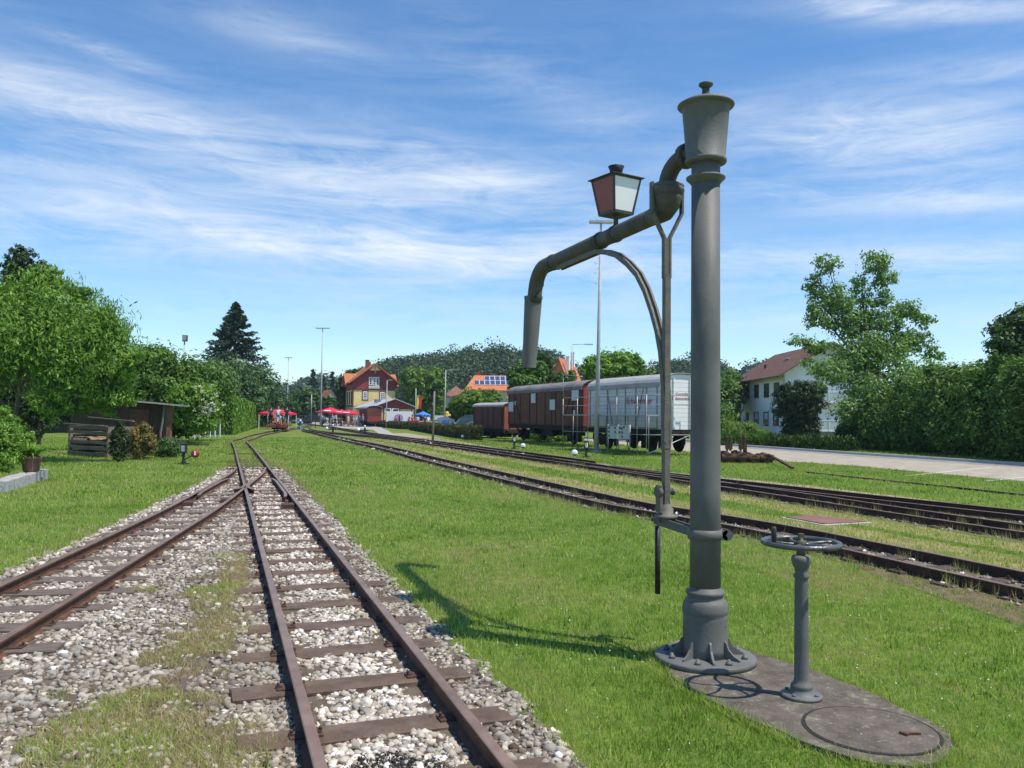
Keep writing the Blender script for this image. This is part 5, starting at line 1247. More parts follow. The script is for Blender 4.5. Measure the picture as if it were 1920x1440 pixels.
# brown wagon
a = (dp(1090, 780, 46.0).x, 46.0); b = (dp(952.5, 780, 57.3).x, 57.3)
bw, Lb, hb_ = wagon('brown_wagon', 'long reddish brown boarded wagon with pale window boards and dark roof', a, b, 2.3, 1.18, 3.27, 3.82, M_brown, M_redend, M_roofd, M_strap,
      [.02, .10, .22, .30, .355, .44, .555, .66, .80, .89, .98, (.10, 3.1, .22, 1.35), (.89, 3.1, .80, 1.35)], wheels=((.16,), (.84,)))
for x, z, w_, h_ in ((.065, 2.92, .95, .58), (.34, 2.42, .80, .62), (.60, 2.86, .72, .60), (.945, 2.35, .9, .66)):
    o = MB().box((x * Lb, hb_ + .026, z), (w_, .03, h_)).build('window_board', M_paper, bw)
for x, z in ((.875, 2.6), (.075, 1.95), (.33, 2.95)):
    o = MB().box((x * Lb, hb_ + .02, z), (.24 if z < 2.9 else .75, .025, .26 if z < 2.9 else .34)).build('label_plate' if z < 2.9 else 'dark_shutter', M_paper if z < 2.9 else M_strap, bw)
# third, smaller wagon
a = (dp(942.5, 780, 61.5).x, 61.5); b = (dp(887.5, 780, 66.3).x, 66.3)
sw, Ls, hs_ = wagon('small_brown_wagon', 'smaller brown wagon with orange end and light flat roof left of the big one', a, b, 2.0, .72, 2.46, 2.76, M_brown, M_orange, M_roofg, M_strap, [.03, .30, .48, .66, .97], wheels=((.22,), (.78,)))
MB().lathe((Ls * .25, 0, 2.7), [(.05, 0), (.05, .35), (.09, .36), (.09, .42), (.02, .44)], 10).build('stove_pipe', M_roofg, sw)

# galvanised walkway along the white wagon
M_galv = mat('galvanised_steel', (0.27, 0.28, 0.28), (0.40, 0.41, 0.41), rough=.45, metal=.5, scale=8)
wa = Vector(ww.matrix_basis.translation); ang = ww.rotation_euler.z; ux = Vector((math.cos(ang), math.sin(ang), 0)); uy = Vector((-math.sin(ang), math.cos(ang), 0))
wk = thing('access_platform', 'galvanised steel walkway with railings standing round the white wagon', 'walkway', wa, ang)
y0, y1 = hw_ + .35, hw_ + .95
xs = (-.45, .35, 2.2, 4.3, 6.3, 8.0)
for x in xs:
    MB().tube([(x, y1, 0), (x, y1, 2.72)], .018, 8).build('post', M_galv, wk)
for x in xs[1:]: MB().tube([(x, y0, 0), (x, y0, 1.82)], .018, 8).build('post', M_galv, wk)
for z in (2.70, 2.28, .95):
    MB().tube([(xs[0], y1, z), (xs[-1], y1, z)], .016, 8).build('rail_bar', M_galv, wk)
MB().box(((xs[0] + xs[-1]) / 2, (y0 + y1) / 2, 1.80), (xs[-1] - xs[0], y1 - y0, .06)).build('deck', M_galv, wk)
for z in (2.70, 2.28, .95):
    MB().tube([(xs[0], y1, z), (xs[0], -.35, z)], .020, 8).build('rail_bar', M_galv, wk)
MB().tube([(xs[0], y1, .1), (xs[0], -.3, 1.0)], .022, 8).build('brace', M_galv, wk)
MB().tube([(xs[0], -.35, 0), (xs[0], -.35, 2.7)], .024, 8).build('post', M_galv, wk)
MB().tube([(8.0, y1, 2.7), (8.0, y1, 3.95)], .024, 8).build('post', M_galv, wk)
MB().tube([(8.0, y1, 3.93), (6.9, y0, 3.80)], .022, 8).build('rail_bar', M_galv, wk)

# notice board
ib = thing('notice_board', 'grey notice board on four legs with rows of small pictures before the wagons', 'notice board', gp(1157, 852), 0)
B0, B1 = Vector((gp(1138, 851).x, 38.2, 0)), Vector((gp(1179, 854).x, 36.9, 0)); o0 = ib.location
bd = (B1 - B0); bu = bd.normalized(); bn = Vector((bu.y, -bu.x, 0))
ib.rotation_euler = (0, 0, math.atan2(bu.y, bu.x)); ib.location = (B0 + B1) / 2; hl = bd.length / 2 
M_bpan = mat('board_panel', (0.42, 0.46, 0.48), (0.50, 0.54, 0.55), rough=.5, scale=3)
for x in (-hl, -.02, hl): MB().tube([(x, 0, 0), (x, 0, 1.38)], .025, 8).build('leg', M_galv, ib)
MB().tube([(hl * .55, .35, 0), (hl * .4, .02, 1.1)], .02, 8).build('leg', M_galv, ib)
for s in (-1, 1): MB().box((s * hl / 2, -.035, 1.04), (hl - .04, .03, .62)).build('panel', M_bpan, ib)
M_ph = mat('small_pictures', (0.05, 0.06, 0.08), (0.16, 0.17, 0.16), rough=.6, scale=30)
for x, z in ((-.8, 1.22), (-.8, 1.04), (-.25, 1.22), (-.25, 1.03), (.18, 1.22), (.35, 1.2), (.52, 1.26), (.16, 1.03), (.38, 1.02), (.38, .84), (-.8, .86)):
    MB().box((x * hl / .98, -.054, z), (.11, .008, .10)).build('picture', M_ph, ib)
MB().box((-hl / 2, -.06, 1.33), (hl - .1, .006, .03)).build('header', mat('blue_strip', (.12, .25, .42), rough=.5), ib)

# ------------------------------------------------------------------ poles and lamps
M_pole = mat('pole_grey', (0.38, 0.39, 0.39), (0.47, 0.48, 0.48), rough=.55, scale=3)
def pole(label, px, yb, ytop, Y, r0, r1, head, pxt=None, name='lamp_post', group='lamp posts in the station yard', m=None, cat='lamp post'):
    g = gp(px, yb) if Y is None else dp(px, yb, Y); Y = g.y; top = dp(pxt or px, ytop, Y)
    t = thing(name, label, cat, (g.x, g.y, 0), 0, group); T = Vector((top.x - g.x, 0, top.z))
    MB().tube([(0, 0, 0), T * .5, T], [r0, (r0 + r1) / 2, r1], 12).build('pole', m or M_pole, t)
    if head and head[0] == 'T':
        w_ = head[1]; c = T + Vector((head[2] if len(head) > 2 else 0, 0, 0))
        MB().box(c + Vector((0, 0, .05)), (w_, .32, .10)).box(c + Vector((0, 0, -.01)), (w_ * .92, .24, .03), mi=1).build('lamp_head', [m or M_pole, M_paper], t)
        MB().tube([T, c + Vector((0, 0, .04))], .03, 6).build('arm', m or M_pole, t) if abs(c.x - T.x) > .1 else None
    if head and head[0] == 'L':
        w_ = head[1]; MB().tube([T, T + Vector((w_ * .6, -.1, .04))], .035, 8).build('arm', m or M_pole, t)
        MB().box(T + Vector((w_ * .8, -.1, .03)), (w_ * .42, .26, .09)).build('lamp_head', m or M_galv, t)
    return t, T
t, T = pole('tall grey lamp post beside the notice board with a long flat lamp on top', 1118, 848, 418, None, .125, .05, ('T', 1.15, 0), 1127)
for k in range(6): MB().tube([(0, 0, 8.2 + .25 * k), (.16 * (1 if k % 2 else -1), 0, 8.25 + .25 * k)], .012, 5).build('climbing_rung', M_galv, t)
MB().box((0, 0, .04), (.5, .5, .08)).build('footing', M_kerb, t)
pole('tallest thin lamp post left of the red parasols with a T shaped head', 601, 800, 616, None, .11, .06, ('T', 1.9), 605)
pole('lamp post with a T head behind the railcar', 538, 786, 671, 158, .10, .06, ('T', 1.5), 541)
pole('farthest small lamp post with T head above the clipped hedge', 508, 786, 700, 225, .10, .06, ('T', 1.5), 511)
pole('lamp post whose arm points right over the brown wagon roof', 1072, 790, 646, 93, .08, .05, ('L', 2.3), 1073)
pole('lamp post with arm pointing right between the station and wagons', 833, 795, 694, 112, .09, .05, ('L', 1.8), 836)
pole('short lamp post with a small head in front of the station annex', 724, 795, 713, 112, .08, .05, ('L', .7), 726)
t, T = pole('dark floodlight box on a pole rising from the garden trees', 342, 790, 640, 60, .06, .05, None, 346, name='floodlight', cat='floodlight')
MB().box(T + Vector((.03, 0, .22)), (.36, .25, .44), R(15)).box(T + Vector((.03, -.13, .22)), (.28, .03, .34), R(15), mi=1).build('lamp_head', [M_blk, M_galv], t)
M_wpost = mat('grey_timber', (0.17, 0.15, 0.125), (0.27, 0.245, 0.21), rough=.9, scale=6, stretch=(4, 4, .5))
g = gp(811, 838); o = MB().tube([(0, 0, -.1), (.03, 0, 1.5), (.06, 0, 3.0)], [.065, .058, .05], 9).build('timber_post', M_wpost); o.location = g
tag(o, 'thin weathered wooden post standing between the tracks', 'post')
for px, yb, yt, lab in ((583, 803, 738, 'thin pale post at the platform edge right of the railcar'), (591, 803, 775, 'short dark post next to the tallest lamp post')):
    g = gp(px, yb); o = MB().tube([(0, 0, 0), (0, 0, zat(px, yt, g.y))], .045, 8).box((0, 0, zat(px, yt, g.y)), (.12, .12, .12)).build('signal_post', M_galv if yt < 750 else M_under); o.location = g; tag(o, lab, 'post')
g = gp(563, 805); hy = thing('hydrant', 'blue and white hydrant standing in the grass right of the railcar', 'hydrant', g)
M_blue = mat('hydrant_blue', (0.02, 0.14, 0.24), (0.03, 0.18, 0.30), rough=.4)
MB().lathe((0, 0, 0), [(.20, 0), (.20, .06), (.14, .08), (.14, .75), (.18, .78), (.18, .85), (.12, .88)], 16).tube([(-.28, 0, .55), (.28, 0, .55)], .08, 10).build('body', M_blue, hy)
MB().lathe((0, 0, .88), [(.13, 0), (.15, .06), (.10, .16), (.03, .2)], 16).lathe((.05, -.14, .3), [(.07, 0), (.07, .05)], 10, axis=(0, -1, 0)).build('cap', M_paper, hy)

# point levers with lantern and round weight
M_ltn = mat('point_lantern', (0.02, 0.02, 0.025), (0.05, 0.05, 0.055), rough=.5)
def point_lever(label, px, py, sc_, wx, red, body_side=1, pane=None):
    g = gp(px, py); t = thing('point_lever', label, 'point lever', (g.x, g.y, 0), 0, 'point levers beside the tracks')
    MB().box((0, 0, .03), (.30, .22, .06)).lathe((0, 0, .05), [(.075, 0), (.06, .06), (.045, .10), (.042, .36)], 12).build('stand', M_ltn, t)
    b = MB(); b.box((0, 0, .53), (.17, .17, .28)).box((0, 0, .685), (.20, .20, .02)).box((0, 0, .375), (.20, .20, .02)); b.build('lantern_housing', M_ltn, t, bevel=.006)
    MB().box((.0 if red else .03, -.088, .53), (.115 if red else .05, .006, .20)).build('pane', mat('pane_grey', (.30, .32, .30), (.42, .44, .42), rough=.3) if red else M_wg, t)
    if not red: MB().bar((-.06, -.09, .62), (-.02, -.09, .43), .012, .02).build('pane', M_wg, t)
    w_ = Vector((wx, -.05, .36 if red else .20)); MB().tube([(0, 0, .14), w_], .018, 8).build('lever_arm', M_ltn, t)
    M_r = mat('weight_red', (.38, .03, .03), (.30, .03, .03), rough=.5)
    o = MB().lathe(w_ + Vector((0, .05, 0)), [(.03, -.01), (.115, 0), (.13, .02), (.13, .08), (.115, .10), (.02, .105)], 20, axis=(0, -1, 0)).build('counterweight', M_r if red else M_wg, t)
    if red: MB().box(w_ + Vector((.01, -.058, .02)), (.055, .008, .13)).build('mark', M_wg, t)
    else:
        MB().lathe(w_ + Vector((0, .048, -.004)), [(.131, 0), (.132, .02), (.132, .07)], 20, axis=(0, -1, 0)).build('dark_rim', M_ltn, t) if False else None
        MB().extr([w_ + Vector((.125 * math.cos(a), -.058, .125 * math.sin(a))) for a in np.linspace(-2.6, -.54, 9)], (0, -.004, 0)).build('dark_lower_half', M_ltn, t)
    return t
point_lever('point lever with red round weight on the lawn left of the turnout', 344, 871, 1, .40, True)
point_lever('point lever nearest to the tall lamp post with white weight on its left', 1099, 858, 1, -.49, False)
point_lever('point lever in front of the brown wagon with white weight on its right', 964, 843, 1, .45, False)
point_lever('far point lever before the smaller wagon with white weight on its left', 879, 824, 1, -.42, False)
for lab, px, py in (('low point motor with white ball by the platform tracks', 624, 812), ('small white topped marker beside the far tracks', 684, 815)):
    g = gp(px, py); t = thing('ground_signal', lab, 'ground signal', (g.x, g.y, 0))
    MB().box((0, 0, .3), (.14, .14, .6)).bar((-.6, 0, .35), (.3, 0, .35), .12, .10).build('stand', M_ltn, t)
    MB().sphere((-.55, 0, .42), .14, 12).sphere((0, 0, .72), .09, 12).build('ball', M_wg, t)

# scrap machinery by the car park
M_scr = mat('scrap_rust', (0.045, 0.026, 0.018), (0.12, 0.065, 0.04), rough=.9, scale=9, bump=.7, bscale=20)
g0 = gp(1405, 868); scr = thing('rusty_machine', 'low rusty track machinery part with upright brackets lying in the grass', 'machinery', (g0.x, g0.y, 0))
r_ = random.Random(3)
def sx(px, py=866): return dp(px, py, g0.y).x - g0.x
for i, (p0, p1, h_) in enumerate(((1350, 1378, .42), (1379, 1400, .44), (1401, 1420, .36), (1421, 1447, .40))):
    x0, x1 = sx(p0), sx(p1); mb = MB()
    mb.box(((x0 + x1) / 2, .1 * (i % 2), h_ * .45), (x1 - x0, .55, h_ * .8), R(r_.uniform(-6, 6)))
    mb.tube([(x0, -.25, h_ * .5), (x1, -.28, h_ * .55)], .12, 10); mb.tube([((x0 + x1) / 2, -.36, h_ * .5), ((x0 + x1) / 2, .3, h_ * .6)], h_ * .42, 14)
    for _ in range(5): mb.box((r_.uniform(x0, x1), r_.uniform(-.3, .2), h_ * r_.uniform(.5, 1.0)), (r_.uniform(.06, .2), r_.uniform(.06, .2), r_.uniform(.05, .16)), r_.uniform(0, 3))
    mb.build('housing', M_scr, scr, bevel=.015)
for px in (1363, 1369, 1388, 1396):
    MB().box((sx(px), -.05, .72), (.06, .10, .52)).box((sx(px), -.05, .62), (.13, .12, .2)).sphere((sx(px), -.05, .97), .06, 8).build('upright_bracket', M_scr, scr)
a = dp(1437, 860, g0.y) - g0; b = gp(1487, 878, .06) - g0
MB().bar((a.x, -.3, .34), b, .09, .07).build('drawbar', M_scr, scr)

# ------------------------------------------------------------------ buildings
class Bld:
    """a building with its own frame: local x along the front wall, local y away from the front, z up"""
    def __init__(s, name, label, cat, o, th, group=None):
        s.o = Vector((o[0], o[1], 0)); s.th = th; s.t = thing(name, label, cat, s.o, th, group)
        s.ux = Vector((math.cos(th), math.sin(th), 0)); s.uy = Vector((-math.sin(th), math.cos(th), 0))
    def pt(s, px, py, y=0.0):
        d = ray(px, py); q = s.o + s.uy * y; t = (q - CP).dot(s.uy) / d.dot(s.uy); w_ = CP + d * t - s.o
        return w_.dot(s.ux), w_.z
    def window(s, px0, py0, px1, py1, mf, mg, nx=2, ny=4, y=0.0, fr=.09, bars=.05, surround=None):
        x0, z1 = s.pt(px0, py0, y); x1, z0 = s.pt(px1, py1, y); w_, h_ = x1 - x0, z1 - z0; c = ((x0 + x1) / 2, y, (z0 + z1) / 2)
        mb = MB()
        for zz in (z0 + fr / 2, z1 - fr / 2): mb.box((c[0], y - .03, zz), (w_, .07, fr))
        for xx in (x0 + fr / 2, x1 - fr / 2): mb.box((xx, y - .03, c[2]), (fr, .068, h_ - 2 * fr))
        for i in range(1, nx): mb.box((x0 + w_ * i / nx, y - .028, c[2]), (bars, .05, h_ - 2 * fr))
        for i in range(1, ny): mb.box((c[0], y - .026, z0 + h_ * i / ny), (w_ - 2 * fr, .04, bars))
        f = mb.build('window', mf, s.t); MB().box((c[0], y - .012, c[2]), (w_ - .04, .02, h_ - .04)).build('pane', mg, f)
        if surround:
            e = .16; q = MB()
            for zz in (z0 - e / 2, z1 + e / 2): q.box((c[0], y - .02, zz), (w_ + 2 * e, .05, e))
            for xx in (x0 - e / 2, x1 + e / 2): q.box((xx, y - .02, c[2]), (e, .048, h_))
            q.build('surround', surround, f)
        return f
def gable_walls(mb, w_, d_, zb, ze, zp, mi_low=0, mi_gab=1, zsplit=None):
    """pentagon prism, ridge along y"""
    zs = zsplit or ze
    mb.box((w_ / 2, d_ / 2, (zb + zs) / 2), (w_, d_, zs - zb), mi=mi_low)
    pen = [(0, 0, zs), (w_, 0, zs), (w_, 0, ze), (w_ / 2, 0, zp), (0, 0, ze)]
    mb.extr(pen, (0, d_, 0), mi=mi_gab)
def gable_roof(w_, d_, ze, zp, ov, ovf, th, m, name='roof', parent=None, y0=0, mt=None):
    mb = MB(); sl = (zp - ze) / (w_ / 2)
    for sg in (-1, 1):
        xe = w_ / 2 + sg * (w_ / 2 + ov); zee = ze - sl * ov
        p = [(w_ / 2, y0 - ovf, zp + th), (xe, y0 - ovf, zee + th), (xe, y0 - ovf, zee), (w_ / 2, y0 - ovf, zp)]
        mb.extr(p, (0, d_ + 2 * ovf, 0))
    return mb.build(name, m, parent)
def tiles(name, c1, c2, n=3.3, axis='X'):
    m = planks(name, c1, c2, n, axis, dirt=tuple(c * .55 for c in c1), rough=.85, dstr=.6); return m
M_tile = tiles('roof_tile_orange', (0.36, 0.115, 0.055), (0.46, 0.17, 0.085))
M_tileo = tiles('roof_tile_bright', (0.50, 0.15, 0.07), (0.58, 0.21, 0.10))
M_tiled = tiles('roof_tile_brown', (0.20, 0.095, 0.065), (0.29, 0.145, 0.105))
M_yel = mat('yellow_plaster', (0.70, 0.55, 0.235), (0.76, 0.62, 0.30), rough=.9, scale=1.2, detail=8)
M_yelb = planks('yellow_boards', (0.62, 0.50, 0.26), (0.68, 0.56, 0.32), 5, 'X', dirt=(.4, .33, .2))
M_maroon = planks('maroon_boards', (0.20, 0.045, 0.038), (0.26, 0.065, 0.055), 5, 'X', dirt=(.12, .03, .03))
M_trimb = mat('dark_brown_trim', (0.085, 0.035, 0.025), (0.12, 0.05, 0.04), rough=.7, scale=6)
M_whf = mat('white_window_frame', (0.78, 0.78, 0.76), rough=.5)
M_glass = mat('window_glass', (0.02, 0.025, 0.03), (0.05, 0.06, 0.07), rough=.08, scale=2, spec=.6)
M_wallw = mat('white_render', (0.74, 0.75, 0.76), (0.80, 0.80, 0.80), rough=.95, scale=.8, detail=8)
M_wallg = mat('grey_render', (0.40, 0.42, 0.45), (0.50, 0.52, 0.54), rough=.95, scale=1)
M_metr = planks('sheet_metal_roof', (0.38, 0.41, 0.44), (0.46, 0.49, 0.52), 1.6, 'Y', dirt=(.26, .27, .28), dstr=.3)

TH = R(19)
A = dp(661, 790, 140)
S = Bld('station_building', 'station building with yellow upper storey, maroon boarded gable and orange roof', 'building', (A.x, A.y), TH)
W1 = 7.13; D1 = 10.0
_, zy = S.pt(700, 731); _, zpk = S.pt(701, 683); zev = 7.6
mb = MB(); mb.box((W1 / 2, D1 / 2, 1.6), (W1, D1, 3.2), mi=2); mb.box((W1 / 2, D1 / 2, (3.2 + zy) / 2), (W1, D1, zy - 3.2), mi=0)
mb.extr([(-.04, -.04, zy), (W1 + .04, -.04, zy), (W1 + .04, -.04, zev), (W1 / 2, -.04, zpk - .15), (-.04, -.04, zev)], (0, D1 + .08, 0), mi=1)
M_lowst = mat('low_storey', (0.30, 0.22, 0.13), (0.42, 0.34, 0.2), rough=.9, scale=1)
mb.build('wall', [M_yel, M_maroon, M_lowst], S.t)
rf = gable_roof(W1, D1, zev, zpk, .85, .75, .16, tiles('station_tiles', (0.36, 0.115, 0.055), (0.46, 0.17, 0.085), 3.3, 'Y'), parent=S.t)
mb = MB(); zc_ = S.pt(700, 700)[1]                       # cross gable roof
for sg in (-1, 1): mb.extr([(-1.0, D1 / 2, zc_ + .12), (-1.0, D1 / 2 + sg * 2.9, zc_ - 2.0), (-1.0, D1 / 2 + sg * 2.9, zc_ - 2.12), (-1.0, D1 / 2, zc_)], (W1 + 2.0, 0, 0))
mb.build('cross_roof', tiles('cross_tiles', (0.42, 0.14, 0.065), (0.50, 0.19, 0.09), 3.3, 'X'), S.t)
mb = MB()
for sg in (-1, 1):                                       # barge boards and gable ornament
    mb.bar((W1 / 2, -.78, zpk - .02), (W1 / 2 + sg * (W1 / 2 + .85), -.78, zev - .85 * (zpk - zev) / (W1 / 2) - .02), .06, .24, upv=(0, 1, 0))
mb.build('barge_boards', M_tile, S.t)
mb = MB(); mb.extr([(W1 / 2 - .95, -.60, zpk - 1.02), (W1 / 2 + .95, -.60, zpk - 1.02), (W1 / 2, -.60, zpk - .12)], (0, .05, 0), mi=0); mb.box((W1 / 2, -.66, zpk - 1.0), (.10, .05, 1.3), mi=1); mb.bar((W1 / 2 - 1.0, -.65, zpk - 1.1), (W1 / 2 + 1.0, -.65, zpk - 1.1), .05, .10, mi=1)
mb.build('gable_ornament', [M_yel, M_tile], S.t)
M_brk = mat('brick_dark', (0.16, 0.07, 0.05), (0.22, 0.10, 0.07), rough=.9, scale=6)
MB().box((W1 / 2 - .8, 2.8, zpk + .2), (.6, .6, 1.2)).box((W1 / 2 - .8, 2.8, zpk + .84), (.72, .72, .1)).build('chimney', M_brk, S.t)
MB().box((W1 / 2 - .15, 4.8, zpk + .25), (.5, .5, .9)).tube([(W1 / 2 + .1, 4.8, zpk + .75), (W1 / 2 + .4, 4.8, zpk + 1.0), (W1 / 2 + .75, 4.8, zpk + .7)], .04, 6).build('chimney', M_brk, S.t)
for a_ in ((691.8, 707, 697.8, 722.3), (699, 707, 704.4, 722.8), (705.4, 707, 711, 723.3)): S.window(*a_, M_whf, M_glass, 1, 3, y=-.06, fr=.12, bars=.06)
S.window(680.5, 733.8, 688.6, 749, M_whf, M_glass, 2, 4, surround=M_trimb, fr=.14, bars=.07); S.window(712.8, 735, 720.6, 752, M_whf, M_glass, 2, 4, surround=M_trimb, fr=.14, bars=.07)
x0, z1 = S.pt(691, 724); x1, z0 = S.pt(711.2, 728.4)
MB().box(((x0 + x1) / 2, -.10, (z0 + z1) / 2), (x1 - x0, .06, z1 - z0)).build('name_board', M_whf, S.t)
font_obj('Ochsenhausen', .30, M_blk, S.t, ((x0 + x1) / 2, -.135, (z0 + z1) / 2), (math.pi / 2, 0, 0))
mb = MB(); mb.box((W1 / 2, -.05, zy), (W1 + .1, .1, .16)); mb.box((-.02, -.02, (zy + 3) / 2), (.22, .22, zy - 3)); mb.box((-.05, D1 / 2, zy), (.1, D1, .16)); mb.box((-.05, D1 / 2, 3.2), (.12, D1, .3))
for y in (1.5, 4, 6.5, 9): mb.box((-.05, y, (zy + 3.2) / 2), (.09, .9, 2.2))
mb.build('timber_trim', M_trimb, S.t)
# annex
A2 = dp(699, 790, 122)
X = Bld('station_annex', 'low station annex with grey metal roof, maroon gable and yellow boarded wall', 'building', (A2.x, A2.y), TH)
W2 = 6.4; D2 = 17.5; _, zp2 = X.pt(739, 748.5); ze2 = X.pt(702, 763)[1]
mb = MB(); mb.box((W2 / 2, D2 / 2, (ze2 - .3) / 2), (W2 - .4, D2, ze2 - .3), mi=0); mb.extr([(.1, -.02, ze2 - .3), (W2 - .1, -.02, ze2 - .3), (W2 - .1, -.02, ze2 - .1), (W2 / 2, -.02, zp2 - .05), (.1, -.02, ze2 - .1)], (0, D2, 0), mi=1)
mb.build('wall', [M_yelb, M_maroon], X.t)
gable_roof(W2, D2, ze2, zp2, .35, .5, .10, M_metr, parent=X.t)
for a_ in ((721, 765.2, 733, 773.5), (735.2, 765.6, 747.8, 774)): X.window(*a_, M_whf, M_glass, 1, 1, y=0, fr=.13)
mb = MB()
for px in (703, 719.5, 749.5, 772): mb.box((X.pt(px, 770)[0], -.03, (ze2 - .2) / 2), (.16, .07, ze2 - .2))
mb.build('timber_trim', M_trimb, X.t)
MB().box((W2 * .28, 6.5, zp2 - .2), (.9, .9, .5)).build('roof_vent', M_roofd, X.t)

# white house on the right
Hh = Bld('white_house', 'two storey white house with a red brown tiled roof behind the yew', 'building', (29.0, 105.0), R(-90))
WL, WD = 17.0, 9.4; zbr = -.1; zeh = 6.75; zph = 9.75
mb = MB(); mb.box((WL / 2, WD / 2, zeh / 2), (WL, WD, zeh)); mb.extr([(0, 0, zeh), (0, WD, zeh), (0, WD / 2, zph - .15)], (WL, 0, 0)); mb.build('wall', M_wallw, Hh.t)
slp = (zph - zeh) / (WD / 2); mb = MB()
for sg in (-1, 1):
    ye = WD / 2 + sg * (WD / 2 + 1.1); zee = zeh - slp * 1.1 + .1
    mb.extr([(-1.2, WD / 2, zph + .18), (-1.2, ye, zee + .1), (-1.2, ye, zee - .05), (-1.2, WD / 2, zph)], (WL + 2.6, 0, 0))
mb.build('roof', tiles('house_tiles', (0.115, 0.055, 0.040), (0.20, 0.10, 0.072), 3.2, 'Z'), Hh.t)
MB().box((6.0, 1.3, zeh + 1.2), (.25, .25, .5)).build('vent_pipe', M_strap, Hh.t)
MB().box((10.5, 2.6, zeh + slp * 2.6 + .22), (.9, .8, .08), None).build('roof_window', M_paper, Hh.t)
M_wbr = mat('brown_window_frame', (0.09, 0.045, 0.035), (0.12, 0.06, 0.05), rough=.6)
def hx(u, v): return 1330 + u / 6, 640 + v / 6
for u0_, v0, u1_, v1 in ((403, 500, 452, 645), (508, 490, 557, 637), (618, 478, 673, 632), (730, 468, 788, 626), (505, 795, 554, 945), (613, 793, 667, 950), (723, 790, 783, 952)):
    a_ = hx(u0_, v0); b_ = hx(u1_, v1); f = Hh.window(a_[0], a_[1], b_[0], b_[1], M_wbr, M_glass, 2 if v0 < 600 else 1, 1, fr=.12)
    if v0 > 600:
        q0 = Hh.pt(a_[0] + 1.5, a_[1] + 1.5); q1 = Hh.pt(b_[0] - 1.2, b_[1] - 12)
        MB().box(((q0[0] + q1[0]) / 2, -.027, (q0[1] + q1[1]) / 2), (q1[0] - q0[0], .01, q0[1] - q1[1])).build('curtain', M_paper, f)
a_ = hx(413, 800); b_ = hx(445, 940); x0, z1 = Hh.pt(*a_); x1, z0 = Hh.pt(*b_)
MB().box(((x0 + x1) / 2, -.03, (z1 + z0) / 2), (x1 - x0, .07, z1 - z0)).build('door', M_wbr, Hh.t)
MB().box((WL - .1, -.06, zeh / 2), (.12, .1, zeh)).box((.2, -.06, zeh / 2), (.12, .1, zeh)).build('downpipe', M_galv, Hh.t)
bx = WL + .75                                             # balconies on the gable end facing the camera
for z in (3.55, .55):
    b_ = MB().box((bx, 5.2, z), (1.5, 6.5, .2)).build('balcony', M_wallw, Hh.t)
    q = MB(); q.box((bx + .72, 5.2, z + .55), (.04, 6.5, .85), mi=1); q.box((bx + .74, 5.2, z + 1.05), (.06, 6.6, .06)); q.box((bx, 1.98, z + .55), (1.4, .04, .85), mi=1); q.box((bx, 1.96, z + 1.05), (1.5, .06, .06))
    for y in (2.0, 4.1, 6.3, 8.4): q.box((bx + .76, y, z + .55), (.06, .06, 1.1))
    q.build('railing', [M_whf, M_bpan], b_)
Cp = Bld('carport', 'dark low carport at the far left corner of the white house', 'carport', (25.6, 107.0), R(0))
MB().box((1.6, 2, 2.45), (3.6, 5, .18)).build('roof', M_strap, Cp.t); MB().box((1.6, 4.2, 1.2), (3.2, .1, 2.4)).build('back_wall', M_under, Cp.t)
for x in (.1, 3.1): MB().box((x, .1, 1.2), (.14, .14, 2.4)).build('post', M_strap, Cp.t)

# solar roofed house, orange gable, left houses
A3 = dp(874, 790, 158)
Z = Bld('solar_house', 'large house with bright orange roof carrying rows of solar panels', 'building', (A3.x, A3.y), R(4))
W3 = 11.5; zr3 = Z.pt(915, 704, 4.5)[1]; ze3 = Z.pt(915, 729)[1]
mb = MB(); mb.box((W3 / 2, 4.5, ze3 / 2), (W3, 9, ze3)); mb.build('wall', M_yelb, Z.t)
pk = [(1.6, 4.5, zr3), (W3 + 1, 4.5, zr3)]; fr_ = [(-.5, -.6, ze3 - .3), (W3 + 1, -.6, ze3 - .3)]; bk = [(-.5, 9.6, ze3 - .3), (W3 + 1, 9.6, ze3 - .3)]
mb = MB(); mb.add([*pk, *fr_, *bk], [(0, 2, 3, 1), (0, 1, 5, 4), (0, 4, 2), (1, 3, 5), (2, 4, 5, 3)]); rf = mb.build('roof', M_tileo, Z.t)
MB().box((2.4, 5.0, zr3 + .2), (.8, .6, .9)).build('chimney', M_brk, rf)
M_pv = mat('solar_cell', (0.03, 0.05, 0.12), (0.06, 0.09, 0.18), rough=.15, scale=3, spec=.6)
n_ = Vector((0, -(zr3 - ze3 + .3), 5.1)).normalized(); dv = Vector((0, 5.1, zr3 - ze3 + .3)).normalized()
for row, (i0, i1) in enumerate(((1, 9), (-1, 8))):
    for i in range(i0, i1):
        c = Vector((3.0 + i * 1.02, -.6, ze3 - .3)) + dv * (4.6 - 1.75 * row) - Vector((0, 0, 0)) + n_ * .10
        q = MB(); q.box(c, (.98, 1.68, .05), ax=(Vector((1, 0, 0)), dv, n_), mi=0); q.box(c + n_ * .02, (.88, 1.58, .03), ax=(Vector((1, 0, 0)), dv, n_), mi=1); q.build('solar_panel', [M_whf, M_pv], Z.t)
A4 = dp(838, 790, 150)
Y_ = Bld('old_house', 'pale house with brown hipped roof left of the solar roof', 'building', (A4.x, A4.y), R(10))
zt4 = Y_.pt(850, 723)[1]; ze4 = Y_.pt(850, 742)[1]
mb = MB(); mb.box((1.8, 3, ze4 / 2), (3.6, 6, ze4)); mb.build('wall', M_wallg, Y_.t)
